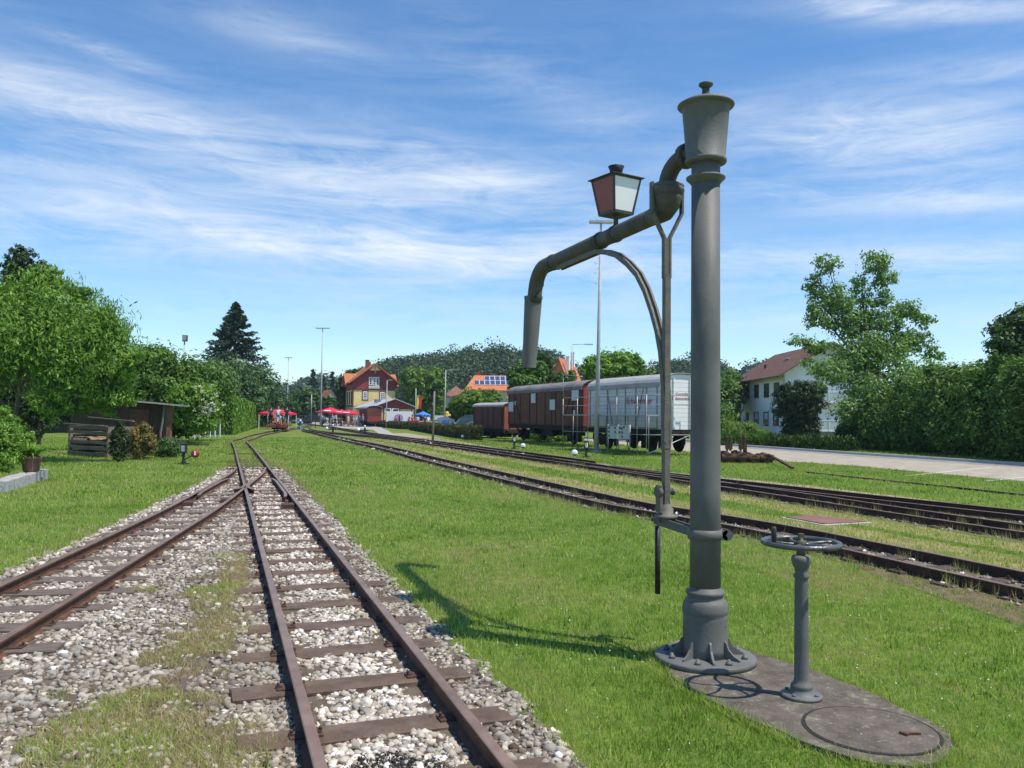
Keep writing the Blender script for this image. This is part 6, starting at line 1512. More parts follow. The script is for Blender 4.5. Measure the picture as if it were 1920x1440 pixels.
mb = MB(); mb.add([(-.5, -.6, ze4 - .1), (4.1, -.6, ze4 - .1), (4.1, 6.6, ze4 - .1), (-.5, 6.6, ze4 - .1), (1.8, 1.6, zt4), (1.8, 4.5, zt4)], [(0, 1, 4), (1, 2, 5, 4), (2, 3, 5), (3, 0, 4, 5), (0, 3, 2, 1)]); mb.build('roof', M_tiled, Y_.t)
for z in (1.5, 4.2): MB().box((1.0, -.02, z), (.8, .06, 1.2)).box((2.6, -.02, z), (.8, .06, 1.2)).build('window', M_glass, Y_.t)
A5 = dp(1026, 760, 135)
G5 = Bld('orange_roof_house', 'steep orange roofed house with white chimneys behind the dark trees', 'building', (A5.x, A5.y), R(-18))
zt5 = G5.pt(1045, 672)[1]
mb = MB(); mb.box((1.9, 5, 3.2), (3.8, 10, 6.4)); mb.extr([(0, 0, 6.4), (3.8, 0, 6.4), (1.9, 0, zt5 - .1)], (0, 10, 0)); mb.build('wall', M_tileo, G5.t)
gable_roof(3.8, 10, 6.4, zt5, .3, .2, .12, M_tileo, parent=G5.t)
for x, y, h_ in ((3.1, 1.2, .1), (3.5, 3.0, .9)): MB().box((x, y, zt5 - 1.0 + h_), (.55, .55, 2.4)).box((x, y, zt5 + .25 + h_), (.65, .65, .12)).build('chimney', M_wallw, G5.t)
A6 = dp(508, 786, 205)
H6 = Bld('small_house', 'small pale house with a brown roof beyond the railcar', 'building', (A6.x, A6.y), R(10))
z6 = H6.pt(515, 753)[1]; mb = MB(); mb.box((1.5, 2, z6 / 2), (3.0, 4, z6)); mb.build('wall', M_wallw, H6.t)
z7 = H6.pt(513, 740)[1]; mb = MB(); mb.add([(-.4, -.5, z6), (3.4, -.5, z6), (3.4, 4.5, z6), (-.4, 4.5, z6), (1.2, 1.5, z7), (1.2, 2.6, z7)], [(0, 1, 4), (1, 2, 5, 4), (2, 3, 5), (3, 0, 4, 5), (0, 3, 2, 1)]); mb.build('roof', M_tiled, H6.t)
MB().box((1.5, -.03, z6 * .72), (1.9, .06, .7)).build('window', M_glass, H6.t)
A7 = dp(609, 786, 175)
H7 = Bld('barn', 'grey gabled barn with an orange roof left of the station', 'building', (A7.x, A7.y), R(25))
z8 = H7.pt(620, 731)[1]; z9 = H7.pt(620, 750)[1]
mb = MB(); gable_walls(mb, 2.6, 7, 0, z9, z8, 0, 0); mb.build('wall', M_wallg, H7.t); gable_roof(2.6, 7, z9, z8, .25, .3, .1, M_tile, parent=H7.t)

# ------------------------------------------------------------------ open wagon at the annex
a = dp(688, 798, 116); rwg, Lr, hr = wagon('open_wagon', 'small dark red goods wagon with arched grey roof in front of the station annex', (a.x, a.y), (a.x - 2.2, a.y + 6.0), 2.05, .75, 2.6, 3.0, M_brown, M_brown, M_roofg, M_strap, [.05, .3, .5, .7, .95], group=None, wheels=((.22,), (.78,)), end_struts=False)
MB().box((-.03, 0, 1.1), (.06, 1.95, .7)).build('end_flap', M_redend, rwg)

# banner
bn_ = Bld('banner', 'white banner with a lilac oval picture fixed behind the low hedge', 'banner', tuple(dp(724, 790, 109)[:2]), R(8))
M_ban = mat('banner_white', (0.80, 0.79, 0.80), (0.74, 0.74, 0.75), rough=.7, scale=1)
x1, z1 = bn_.pt(774, 771.5); _, z0 = bn_.pt(774, 791)
MB().box((x1 / 2, 0, (z0 + z1) / 2), (x1, .03, z1 - z0)).build('cloth', M_ban, bn_.t)
for x in (0.02, x1 - .02): MB().box((x, .05, z1 / 2), (.06, .06, z1)).build('post', M_galv, bn_.t)
cx, cz = bn_.pt(747.5, 783.5); M_lil = mat('lilac', (0.36, 0.26, 0.45), (0.44, 0.34, 0.50), rough=.7, scale=4)
MB().extr([(cx + .60 * math.cos(t), -.022, cz + .50 * math.sin(t)) for t in np.linspace(0, 2 * math.pi, 28, endpoint=False)], (0, -.006, 0)).build('oval_picture', M_lil, bn_.t)
MB().extr([(cx - .04, -.03, cz - .42), (cx + .20, -.03, cz - .42), (cx + .15, -.03, cz + .3), (cx + .05, -.03, cz + .34)], (0, -.005, 0)).build('dark_figure', M_under, bn_.t)
MB().box((cx - .38, -.035, cz - .3), (.44, .02, .42)).build('red_patch', mat('red_paint', (.55, .05, .05), rough=.6), bn_.t)

# parasols, tents, stalls
M_redc = mat('red_canvas', (0.62, 0.025, 0.065), (0.55, 0.02, 0.05), rough=.8, scale=3)
M_bluec = mat('blue_canvas', (0.03, 0.13, 0.52), (0.10, 0.26, 0.65), rough=.8, scale=2)
M_greyc = mat('grey_blue_tarp', (0.20, 0.26, 0.34), (0.28, 0.34, 0.42), rough=.7, scale=1)
def parasol(label, px, Y, zp, ze, r, m, group=None):
    g = dp(px, 790, Y); t = thing('parasol', label, 'parasol', (g.x, g.y, 0), 0, group)
    MB().tube([(0, 0, 0), (0, 0, zp)], .035, 8).box((0, 0, .05), (.6, .6, .1)).build('pole', M_whf, t); n = 8; mb = MB()
    vs = [(0, 0, zp)] + [(r * math.cos(2 * math.pi * k / n), r * math.sin(2 * math.pi * k / n), ze) for k in range(n)] + [(r * math.cos(2 * math.pi * k / n), r * math.sin(2 * math.pi * k / n), ze - .22) for k in range(n)]
    mb.add(vs, [(0, 1 + k, 1 + (k + 1) % n) for k in range(n)] + [(1 + k, n + 1 + k, n + 1 + (k + 1) % n, 1 + (k + 1) % n) for k in range(n)]); mb.build('canopy', m, t)
    if m is M_redc:
        MB().extr([(-.5, -r * .94, ze + .10), (.5, -r * .94, ze + .10), (.42, -r * .70, ze + (zp - ze) * .28 + .03), (-.42, -r * .70, ze + (zp - ze) * .28 + .03)], (0, 0, .015)).build('white_print', M_whf, t)
    return t
G_ = 'red parasols over the beer tables'
parasol('left and tallest of the three red parasols beside the tallest lamp post', 619, 124, 2.78, 2.08, 2.15, M_redc, G_)
parasol('middle one of the three red parasols, partly hidden by its neighbours', 640, 123, 2.45, 1.95, 1.6, M_redc, G_)
parasol('right red parasol next to the small dark red wagon', 653, 120, 2.40, 1.85, 1.75, M_redc, G_)
parasol('blue and white parasol beside the flags', 793, 101, 2.2, 1.78, .98, M_bluec)
pv = dp(521, 790, 92); t = thing('pavilion', 'red pavilion tent with white legs behind the railcar', 'tent', (pv.x, pv.y, 0))
mb = MB(); w_ = 1.65; vs = [(-w_, -w_, 1.78), (w_, -w_, 1.78), (w_, w_, 1.78), (-w_, w_, 1.78), (-w_, -w_, 1.58), (w_, -w_, 1.58), (w_, w_, 1.58), (-w_, w_, 1.58), (0, 0, 2.25)]
mb.add(vs, [(0, 1, 8), (1, 2, 8), (2, 3, 8), (3, 0, 8), (4, 5, 1, 0), (5, 6, 2, 1), (6, 7, 3, 2), (7, 4, 0, 3)]); mb.build('canopy', M_redc, t)
for x in (-1, 1):
    for y in (-1, 1): MB().box((x * (w_ - .04), y * (w_ - .04), .85), (.06, .06, 1.7)).build('leg', M_whf, t)
tq = dp(820, 790, 92); t = thing('market_tent', 'grey blue pitched tent behind the long low hedge', 'tent', (tq.x, tq.y, 0), R(5))
mb = MB(); mb.extr([(0, 0, 0), (1.9, 0, 0), (1.9, 0, 1.25), (.95, 0, 1.62), (0, 0, 1.4)], (0, 1.8, 0)); mb.build('canvas', M_greyc, t); MB().box((.95, -.02, .62), (.7, .03, 1.2)).build('flap', M_bluec, t)
tq = dp(852, 790, 88); t = thing('arched_tent', 'dark grey arched tarpaulin shelter beside the small brown wagon', 'tent', (tq.x, tq.y, 0), R(4))
ar = [(1.75 + 1.75 * math.cos(a), 1.85 * math.sin(a) ** .8 if math.sin(a) > 0 else 0) for a in np.linspace(0, math.pi, 15)]
mb = MB(); mb.extr([(x, 0, z) for x, z in ar], (0, 4, 0)); mb.build('tarpaulin', mat('dark_tarp', (0.10, 0.13, 0.17), (0.20, 0.24, 0.28), rough=.45, scale=2), t)
MB().bar((.7, -.05, .45), (1.7, -.05, 1.05), .04, .06).bar((1.7, -.05, 1.05), (3.3, -.05, 1.0), .04, .06).build('frame', M_whf, t)
tq = dp(815, 790, 97); t = thing('market_stall', 'white stall board with a red side behind the hedge', 'stall', (tq.x, tq.y, 0))
MB().box((.5, 0, 1.45), (1.1, .06, .5)).build('board', M_whf, t); MB().box((0.02, 0, .6), (.08, .08, 1.2)).box((1.0, 0, .6), (.08, .08, 1.2)).build('frame', M_redc, t)
tq = dp(838, 780, 95); t = thing('inflatable', 'yellow and black inflatable shape standing above the grey tent', 'inflatable', (tq.x, tq.y, 0))
M_ylw = mat('yellow_vinyl', (.75, .5, .06), rough=.5)
MB().lathe((0, 0, 0), [(.2, 0), (.24, .8), (.22, 1.5), (.30, 1.8)], 12).sphere((0, 0, 1.95), .24, 10).sphere((.25, 0, 1.7), .2, 10).build('body', M_ylw, t); MB().sphere((.28, -.12, 1.60), .13, 8).sphere((.1, -.2, 1.72), .07, 8).build('dark_patch', M_under, t)
tq = dp(790, 790, 100); t = thing('drinks_counter', 'red counter with a white box below the blue parasol', 'stall', (tq.x - .6, tq.y + .3, 0))
MB().box((0, 0, .7), (1.9, .5, .75)).build('counter', M_redc, t); MB().box((.5, -.3, .75), (.42, .3, .4)).build('white_box', M_whf, t)
tq = dp(779, 792, 105); t = thing('flagpole', 'grey flagpole with a yellow and a red hanging flag beside the annex', 'flagpole', (tq.x, tq.y, 0))
MB().tube([(0, 0, 0), (0, 0, 5.1)], .05, 8).box((.30, 0, 4.2), (.75, .03, .03)).build('pole', M_pole, t)
for x, m_, nm in ((.26, mat('flag_yellow', (.72, .55, .08), rough=.8), 'yellow_flag'), (.60, mat('flag_red', (.60, .03, .03), rough=.8), 'red_flag')):
    mb = MB(); pts = [(x + .14 * math.sin(k * .9) * .2 - .14, .03 * math.sin(k), 4.18 - .28 * k) for k in range(7)]; pr = [(p[0] + .27, p[1] + .05, p[2]) for p in pts]
    mb.add([*pts, *pr], [(k, k + 1, 8 + k, 7 + k) for k in range(6)]); o = mb.build(nm, m_, t); o.modifiers.new('s', 'SOLIDIFY').thickness = .01

def car(label, px, Y, m, ang):
    g = dp(px, 790, Y); t = thing('parked_car', label, 'car', (g.x, g.y, 0), ang, 'cars parked beyond the platform')
    pr = [(-2.1, .35), (2.1, .35), (2.15, .75), (1.3, .9), (.7, 1.42), (-1.1, 1.45), (-1.9, .95), (-2.15, .85)]
    MB().extr([(x, -.85, z) for x, z in pr], (0, 1.7, 0)).build('body', m, t, bevel=.05)
    MB().extr([(x, -.87, z) for x, z in [(1.1, .93), (.6, 1.36), (-1.0, 1.38), (-1.6, .95)]], (0, 1.74, 0)).build('window', M_glass, t)
    for x in (-1.35, 1.35):
        for y in (-.8, .65): MB().lathe((x, y, .33), [(.32, 0), (.33, .03), (.33, .15), (.2, .16)], 16, axis=(0, 1, 0)).build('wheel', M_under, t)
car('white car parked beyond the platform behind the thin pale post', 567, 150, mat('car_white', (.75, .76, .78), rough=.25, spec=.6), R(5))
car('dark car parked beyond the platform left of the red parasols', 590, 146, mat('car_dark', (.03, .035, .045), rough=.25, spec=.6), R(8))

# beer tables
M_bench = mat('bench_orange_wood', (0.42, 0.17, 0.06), (0.50, 0.22, 0.09), rough=.6, scale=5)
for i, (px, Y) in enumerate(((609, 124), (630, 121), (645, 119.5), (661, 118))):
    g = dp(px, 790, Y); t = thing('beer_table', ['orange wooden beer table under the left parasol', 'orange wooden beer table between left and middle parasol', 'orange wooden beer table under the right parasol', 'orange wooden beer table left of the small red wagon'][i], 'table', (g.x, g.y, 0), R(12), 'beer tables under the red parasols')
    MB().box((0, 0, .76), (1.9, .55, .04)).build('tabletop', M_bench, t)
    for x in (-.7, .7): MB().box((x, 0, .38), (.05, .45, .74)).build('leg', M_ltn, t)
    for y in (-.6, .6): MB().box((0, y, .45), (1.9, .25, .04)).box((-.7, y, .22), (.05, .2, .43)).box((.7, y, .22), (.05, .2, .43)).build('bench', M_bench, t)

# ------------------------------------------------------------------ people
def body_mesh(pose, mats):
    """one continuous skinned body; face materials chosen by the limb they belong to: 0 skin, 1 top, 2 trousers, 3 shoes"""
    J = {'pel': (0, 0, .95, .13), 'bel': (0, 0, 1.10, .12), 'che': (0, 0, 1.32, .145), 'nek': (0, .0, 1.48, .055), 'hd1': (0, -.01, 1.58, .085), 'hd2': (0, 0, 1.70, .075),
         'shL': (-.17, 0, 1.40, .06), 'elL': (-.24, .0, 1.14, .042), 'wrL': (-.24, -.08, .90, .030), 'haL': (-.24, -.11, .82, .032),
         'shR': (.17, 0, 1.40, .06), 'elR': (.24, .0, 1.14, .042), 'wrR': (.24, -.08, .90, .030), 'haR': (.24, -.11, .82, .032),
         'hiL': (-.09, 0, .88, .095), 'knL': (-.10, -.01, .50, .062), 'anL': (-.10, .01, .09, .042), 'toL': (-.11, -.15, .04, .038),
         'hiR': (.09, 0, .88, .095), 'knR': (.10, -.01, .50, .062), 'anR': (.10, .01, .09, .042), 'toR': (.11, -.15, .04, .038)}
    if pose == 'sit':
        dz = -.42
        for k in list(J):
            if k[:2] not in ('kn', 'an', 'to'): x, y, z, r = J[k]; J[k] = (x, y, z + dz, r)
        for s, x in (('L', -.11), ('R', .11)): J['kn' + s] = (x, -.42, .50, .06); J['an' + s] = (x, -.42, .09, .042); J['to' + s] = (x, -.56, .04, .036); J['wr' + s] = (x * 1.6, -.30, .72, .03); J['ha' + s] = (x * 1.3, -.38, .74, .032); J['el' + s] = (x * 2.2, -.08, .74, .042)
    if pose == 'reach':
        J['elR'] = (.30, -.18, 1.30, .042); J['wrR'] = (.34, -.42, 1.34, .03); J['haR'] = (.35, -.50, 1.35, .032); J['knL'] = (-.11, -.12, .50, .062); J['anL'] = (-.11, -.06, .09, .042); J['toL'] = (-.12, -.22, .04, .038)
    if pose == 'bend':
        for k, (y, z) in {'bel': (-.10, 1.05), 'che': (-.28, 1.20), 'nek': (-.38, 1.30), 'hd1': (-.46, 1.34), 'hd2': (-.54, 1.40)}.items(): J[k] = (0, y, z, J[k][3])
        for s, x in (('L', -.17), ('R', .17)): J['sh' + s] = (x, -.32, 1.24, .06); J['el' + s] = (x * 1.3, -.42, .98, .042); J['wr' + s] = (x * 1.2, -.52, .78, .03); J['ha' + s] = (x * 1.1, -.56, .70, .032)
    E = [('pel', 'bel'), ('bel', 'che'), ('che', 'nek'), ('nek', 'hd1'), ('hd1', 'hd2')]
    for s in 'LR': E += [('che', 'sh' + s), ('sh' + s, 'el' + s), ('el' + s, 'wr' + s), ('wr' + s, 'ha' + s), ('pel', 'hi' + s), ('hi' + s, 'kn' + s), ('kn' + s, 'an' + s), ('an' + s, 'to' + s)]
    ks = list(J); me = bpy.data.meshes.new('b'); me.from_pydata([J[k][:3] for k in ks], [(ks.index(a), ks.index(b)) for a, b in E], [])
    o = bpy.data.objects.new('b', me); COL.objects.link(o); md = o.modifiers.new('s', 'SKIN'); md.use_smooth_shade = True
    for i, k in enumerate(ks): me.skin_vertices[0].data[i].radius = (J[k][3], J[k][3]); me.skin_vertices[0].data[i].use_root = (k == 'pel')
    sb = o.modifiers.new('u', 'SUBSURF'); sb.levels = 1; sb.render_levels = 1
    dg = bpy.context.evaluated_depsgraph_get(); res = bpy.data.meshes.new_from_object(o.evaluated_get(dg)); bpy.data.objects.remove(o)
    seg = [(Vector(J[a][:3]), Vector(J[b][:3]), a, b) for a, b in E]
    def near(p):
        best = None
        for a, b, ka, kb in seg:
            d = b - a; t = max(0, min(1, (p - a).dot(d) / d.length_squared)); q = (a + d * t - p).length
            if best is None or q < best[0]: best = (q, ka, kb, t)
        return best
    res.materials.clear()
    for m in mats: res.materials.append(m)
    for f in res.polygons:
        _, a, b, t = near(f.center); k = 0
        if a in ('pel', 'bel') and b in ('bel', 'che') or b[:2] == 'sh' or (a == 'che' and t < .6) or (a[:2] == 'sh' and t < .75): k = 1
        if (a == 'pel' and b[:2] == 'hi') or (a[:2] == 'hi' and (t < .8 or mats[4] == 'long')) or (a == 'pel' and t < .3): k = 2
        if mats[4] == 'long' and a[:2] == 'kn': k = 2
        if a[:2] == 'an': k = 3
        f.material_index = k; f.use_smooth = True
    return res
M_skin = mat('skin', (0.52, 0.30, 0.21), rough=.6)
M_hair = [mat('hair_brown', (0.06, 0.035, 0.02), rough=.7), mat('hair_grey', (0.35, 0.33, 0.31), rough=.7), mat('hair_fair', (0.36, 0.24, 0.11), rough=.7), mat('hair_black', (0.02, 0.017, 0.015), rough=.6)]
_cl = {}
def cloth(n, c): _cl.setdefault(n, mat('cloth_' + n, c, rough=.9)); return _cl[n]
CO = {'white': (.75, .75, .74), 'black': (.02, .02, .024), 'navy': (.03, .045, .11), 'blue': (.08, .20, .50), 'red': (.50, .04, .05), 'pink': (.62, .25, .30), 'beige': (.55, .42, .30), 'jeans': (.10, .15, .26), 'grey': (.3, .3, .32), 'lightblue': (.30, .50, .72), 'orange': (.65, .22, .06), 'green': (.08, .25, .12)}
class _L(list): pass
def person(label, x, y, z, rz, pose, top, bot, long_, hair=0, sc_=1.0, group=None):
    ms = [M_skin, cloth(top, CO[top]), cloth(bot, CO[bot]), cloth('black', CO['black'])]
    res_m = body_mesh(pose, _L2(ms, 'long' if long_ else 'short')); o = bpy.data.objects.new('person', res_m); COL.objects.link(o)
    o.location = (x, y, z); o.rotation_euler = (0, 0, rz); o.scale = (sc_,) * 3; tag(o, label, 'person', group)
    hz = {'stand': (0, .01, 1.70), 'reach': (0, .01, 1.70), 'sit': (0, .01, 1.28), 'bend': (0, -.52, 1.42)}[pose]
    h = MB().sphere(hz, .098, 10, sc3=(.98, 1.05, .95)).build('hair', M_hair[hair], o)
    fz = hz[2] - .10; fy = hz[1] - .10
    MB().sphere((0, fy - .005, fz + .01), .014, 6).build('nose', M_skin, o)
    for s in (-1, 1): MB().sphere((s * .032, fy + .012, fz + .035), .010, 6).build('eye', cloth('black', CO['black']), o)
    return o
class _L2:
    def __init__(s, ms, f): s.ms = ms; s.f = f
    def __iter__(s): return iter(s.ms)
    def __getitem__(s, i): return s.f if i == 4 else s.ms[i]

# railcar with people
Pc = Vector((*[float(np.interp(77.5, P_main[:, 1], P_main[:, 0]))], 77.5, 0)); th = math.atan2(.19, .98)
rc = thing('flat_railcar', 'open flat railcar carrying people on the left track by the clipped hedge', 'railcar', (Pc.x, Pc.y, 0), th)
M_rcr = mat('railcar_red', (0.16, 0.035, 0.03), (0.22, 0.05, 0.04), rough=.6, scale=3)
MB().box((0, 2.2, .60), (1.95, 4.6, .10)).build('deck', M_rcr, rc); MB().box((0, -.12, .52), (1.95, .10, .22)).build('buffer_beam', M_rcr, rc)
MB().box((0, 2.2, .42), (1.1, 4.2, .26)).box((0, -.3, .50), (.22, .35, .18)).build('underframe', M_under, rc)
for y in (.7, 3.6):
    for x in (-.42, .36): MB().lathe((x, y, RT + .25), [(.25, 0), (.28, .02), (.25, .03), (.25, .09), (.1, .1)], 18, axis=(1, 0, 0)).build('wheel', M_under, rc)
MB().box((0, 2.4, .95), (.5, 3.4, .06)).box((0, 2.4, .78), (.1, 3.2, .32)).build('bench', M_bench, rc)
for x in (-.93, .93):
    MB().tube([(x, .0, .62), (x, .0, 1.5), (x, 4.4, 1.5), (x, 4.4, .62)], .02, 6).build('handrail', M_galv, rc)
def onrc(x, y): return Pc.x + x * math.cos(th) - y * math.sin(th), Pc.y + x * math.sin(th) + y * math.cos(th)
gr = 'people riding on the flat railcar'
for lab, x, y, z, pose, tp, bt, lg, hr_, s_ in (('person in navy standing at the left end of the railcar', -.72, .8, .65, 'stand', 'navy', 'black', True, 0, .98), ('person in white shirt and blue shorts standing at the front middle of the railcar', .0, .25, .65, 'reach', 'white', 'blue', False, 2, .97),
    ('person in black standing at the right end of the railcar', .74, .6, .65, 'reach', 'black', 'navy', False, 3, 1.0), ('child in red sitting on the left of the railcar bench', -.42, 1.0, .50, 'sit', 'red', 'beige', False, 2, .85),
    ('child in white sitting left of the middle on the railcar bench', -.20, 1.5, .50, 'sit', 'white', 'green', False, 0, .8), ('child in green sitting on the right of the railcar bench', .36, 1.0, .50, 'sit', 'green', 'grey', False, 2, .85)):
    q = onrc(x, y); person(lab, q[0], q[1], z, th + R(random.uniform(-15, 15)), pose, tp, bt, lg, hr_, s_, gr)
# guests at the tables and passers-by
gp2 = 'guests at the beer tables'
ppl = [(603, 126, 'stand', 'white', 'grey', True, 1, 'person in white standing left of the tables by the tall lamp post'), (610, 125, 'sit', 'white', 'jeans', True, 0, 'person in white sitting under the left parasol'),
       (623, 119, 'stand', 'lightblue', 'navy', True, 1, 'person in light blue standing between the left and middle parasol'), (628, 122, 'sit', 'navy', 'black', True, 0, 'person in navy sitting under the left parasol edge'),
       (635, 120, 'sit', 'pink', 'grey', True, 2, 'person in pink sitting at the second table'), (639, 119.5, 'sit', 'orange', 'jeans', True, 0, 'person in orange sitting at the second table'),
       (645, 121, 'stand', 'black', 'black', True, 3, 'person in black standing under the right parasol'), (653, 117.5, 'stand', 'beige', 'beige', False, 2, 'person in beige walking in front of the right parasol'),
       (659, 119, 'sit', 'navy', 'jeans', True, 0, 'person in navy sitting at the last table'), (669, 117, 'stand', 'lightblue', 'jeans', True, 1, 'person in light blue standing by the small red wagon'), (674, 118, 'stand', 'blue', 'grey', True, 0, 'person in blue standing next to the small red wagon'),
       (680, 116, 'stand', 'grey', 'navy', True, 1, 'person in grey standing against the wagon side'), (665, 116, 'bend', 'white', 'grey', True, 1, 'person in white bending over the last table')]
for px, Y, pose, tp, bt, lg, hr_, lab in ppl:
    g = dp(px, 790, Y); person(lab, g.x, g.y, .016, R(random.uniform(-60, 60)), pose, tp, bt, lg, hr_, random.uniform(.95, 1.03), gp2)
g = gp(764, 804.5); person('person in a white top bending forward in the gap of the low hedge', g.x, g.y, 0, R(30), 'bend', 'white', 'black', True, 0)
for px, Y, tp, lab in ((773, 103, 'red', 'person in red standing left of the flags'), (783, 103, 'lightblue', 'person in light blue below the flags'), (797, 99, 'navy', 'person in navy under the blue parasol'), (803, 100, 'white', 'person in white at the right of the blue parasol')):
    g = dp(px, 790, Y); person(lab, g.x, g.y, 0, R(20), 'stand', tp, 'jeans', True, 0, 1.0, 'people near the flags')

# ------------------------------------------------------------------ garden things on the left
M_oldw = planks('old_boards', (0.050, 0.036, 0.028), (0.095, 0.068, 0.052), 6, 'X', dirt=(.04, .03, .025))  # fruit tree's shade on the shed wall is put into the board colour
M_oldw2 = mat('weathered_slats', (0.14, 0.115, 0.09), (0.25, 0.215, 0.175), rough=.95, scale=3, stretch=(.6, 5, 5), bump=.3)
q = gp(301, 846); sh_ = Bld('shed', 'old wooden garden shed with a flat tin edged roof under the fruit tree', 'shed', (q.x - 3.85, q.y - .35), R(7))
mb = MB(); mb.extr([(0, 0, 0), (3.9, 0, 0), (3.9, 0, 2.02), (0, 0, 2.38)], (0, 1.0, 0)); mb.build('wall', M_oldw, sh_.t)
mb = MB(); mb.extr([(-.5, -.45, 2.42), (4.75, -.45, 1.98), (4.75, -.45, 2.03), (-.5, -.45, 2.48)], (0, 1.5, 0)); mb.build('roof', M_roofd, sh_.t)
mb = MB(); mb.bar((-.5, -.47, 2.47), (4.76, -.47, 2.02), .03, .07)
for k in range(5): mb.bar((3.4 + .3 * k, -.5, 2.13 - .026 * k), (3.4 + .3 * k, .1, 2.14 - .026 * k), .05, .04)
mb.build('tin_edge', mat('pale_tin', (.36, .36, .37), (.5, .5, .5), rough=.5, metal=.3), sh_.t)
MB().tube([(3.95, -.25, 0), (3.88, -.28, .8), (3.98, -.3, 1.4), (4.02, -.3, 2.05)], .05, 8).build('crooked_post', M_oldw2, sh_.t)
MB().box((4.2, -.1, 1.0), (.16, .3, 2.0)).build('corner_post', mat('reddish_wood', (.16, .07, .045), (.22, .11, .07), rough=.9, scale=5), sh_.t)
MB().box((2.9, -.03, .95), (.8, .05, 1.8)).build('door', mat('shed_door', (.11, .055, .035), (.16, .085, .055), rough=.9, scale=4), sh_.t)
c0 = gp(129, 851); c1 = gp(200, 859); th_ = math.atan2(c1.y - c0.y, c1.x - c0.x); wl_ = (c1 - c0).length
cb = Bld('compost_bin', 'slatted wooden compost bin with open gaps in front of the shed', 'compost bin', (c0.x, c0.y), th_)
for i, z in enumerate((.10, .32, .54, .90, 1.10)): MB().box((wl_ / 2, -.02, z), (wl_ + .08, .03, .12 if i != 2 else .10)).build('slat', M_oldw2, cb.t)
for x, h_ in ((0, 1.1), (wl_, 1.15)): MB().box((x, .05, h_ / 2), (.16, .12, h_)).build('post', M_oldw2, cb.t)
for z in (.1, .35, .6, .85, 1.1):
    MB().box((wl_ + .06, .7, z), (.03, 1.3, .12)).build('slat', M_oldw2, cb.t); MB().box((-.06, .7, z), (.03, 1.3, .12)).build('slat', M_oldw2, cb.t)
MB().box((wl_ / 2, 1.35, .6), (wl_, .04, 1.15)).build('back_wall', M_oldw, cb.t)
MB().bar((-.5, -.06, 1.22), (wl_ + .1, -.06, 1.17), .10, .04).bar((-.55, .9, 1.48), (wl_ + .1, .9, 1.36), .10, .04).build('top_board', M_oldw2, cb.t)
M_heap = mat('compost_heap', (.16, .09, .045), (.36, .26, .15), rough=1, scale=18, bump=.8, bscale=30)
mb = MB(); nn = 12
for i in range(nn + 1):
    for j in range(7): mb.v.append((wl_ * i / nn * .96 + .03, .06 + 1.2 * j / 6, .68 + random.uniform(-.05, .05)))
for i in range(nn):
    for j in range(6): mb.f.append((i * 7 + j, i * 7 + j + 1, (i + 1) * 7 + j + 1, (i + 1) * 7 + j)); mb.mi.append(0); mb.sm.append(False)
mb.build('heap', M_heap, cb.t)
g = gp(221, 852); o = MB().tube([(0, 0, -.1), (0, 0, 1.15)], .09, 10).build('log_post', M_oldw2); o.location = (g.x, g.y + .6, 0); tag(o, 'short round log post beside the compost bin', 'post')
def small_bush(label, px, py, hpx, wpx, m, n, leaf, seed, name='shrub', asp=.4, cone=False):
    g = gp(px, py); h_ = hpx / F * g.y; w_ = wpx / 2 / F * g.y
    bs = [(g.x, g.y, h_ * .4, w_, w_, h_ * .42), (g.x, g.y, h_ * .68, w_ * .6, w_ * .6, h_ * .34)] if cone else [(g.x, g.y, h_ * .45, w_, w_, h_ * .45), (g.x + w_ * .4, g.y - .1, h_ * .6, w_ * .5, w_ * .5, h_ * .35), (g.x - w_ * .4, g.y - .1, h_ * .5, w_ * .5, w_ * .5, h_ * .4)]
    return tree(name, label, 'shrub', (g.x, g.y), bs, n, leaf, m, None, seed=seed, aspect=asp, clump=.2, zmin=.01)
small_bush('small dark conical thuja between compost bin and shed', 223, 866, 78, 34, M_thd, 3500, .045, 101, cone=True)
small_bush('yellowish brown shrub before the shed wall', 265, 862, 72, 46, leafmat('ochre_leaf', [(.10, .12, .03), (.20, .16, .05), (.30, .20, .07), (.12, .16, .04)], .3), 4200, .05, 102)
small_bush('pale weeds at the foot of the shed corner', 315, 858, 40, 60, M_lf4, 3000, .05, 103)
small_bush('dark shrub with white blossoms by the board fence', 86, 812, 42, 46, M_lf3, 2500, .09, 104)
# board fence and wire fence
fn = Bld('board_fence', 'dark grey board fence at the back of the garden', 'fence', tuple(gp(20, 810)[:2]), R(4))
for k in range(22): MB().box((.1 + k * .21, 0, .95), (.19, .03, 1.85 + random.uniform(-.04, .04))).build('board', mat('fence_board', (.07, .07, .08), (.12, .12, .13), rough=.9, scale=3) if k == 0 else bpy.data.materials['fence_board'], fn.t)
MB().box((1.9, -.06, 1.05), (.2, .14, 2.2), R(3)).build('pale_post', M_oldw2, fn.t); MB().box((.5, -.3, 1.0), (.55, .3, 2.0)).box((.5, -.3, 2.05), (.6, .35, .1)).build('dark_chute', M_wallg, fn.t)
w0, w1 = gp(354, 823), gp(412, 820.5); wf = Bld('wire_fence', 'wire mesh fence on pale concrete posts left of the clipped hedge', 'fence', (w0.x, w0.y), math.atan2(w1.y - w0.y, w1.x - w0.x)); ln = (w1 - w0).length
for k in range(7): MB().box((ln * k / 6, 0, .55), (.08, .08, 1.12)).build('post', M_paper, wf.t)
mb = MB()
for z in (.1, .55, 1.05): mb.tube([(-.5, 0, z), (ln, 0, z)], .008, 5)
for k in range(int(ln / .12)): mb.tube([(k * .12, 0, .05), (k * .12 + .06, 0, 1.06)], .003, 3, caps=False)
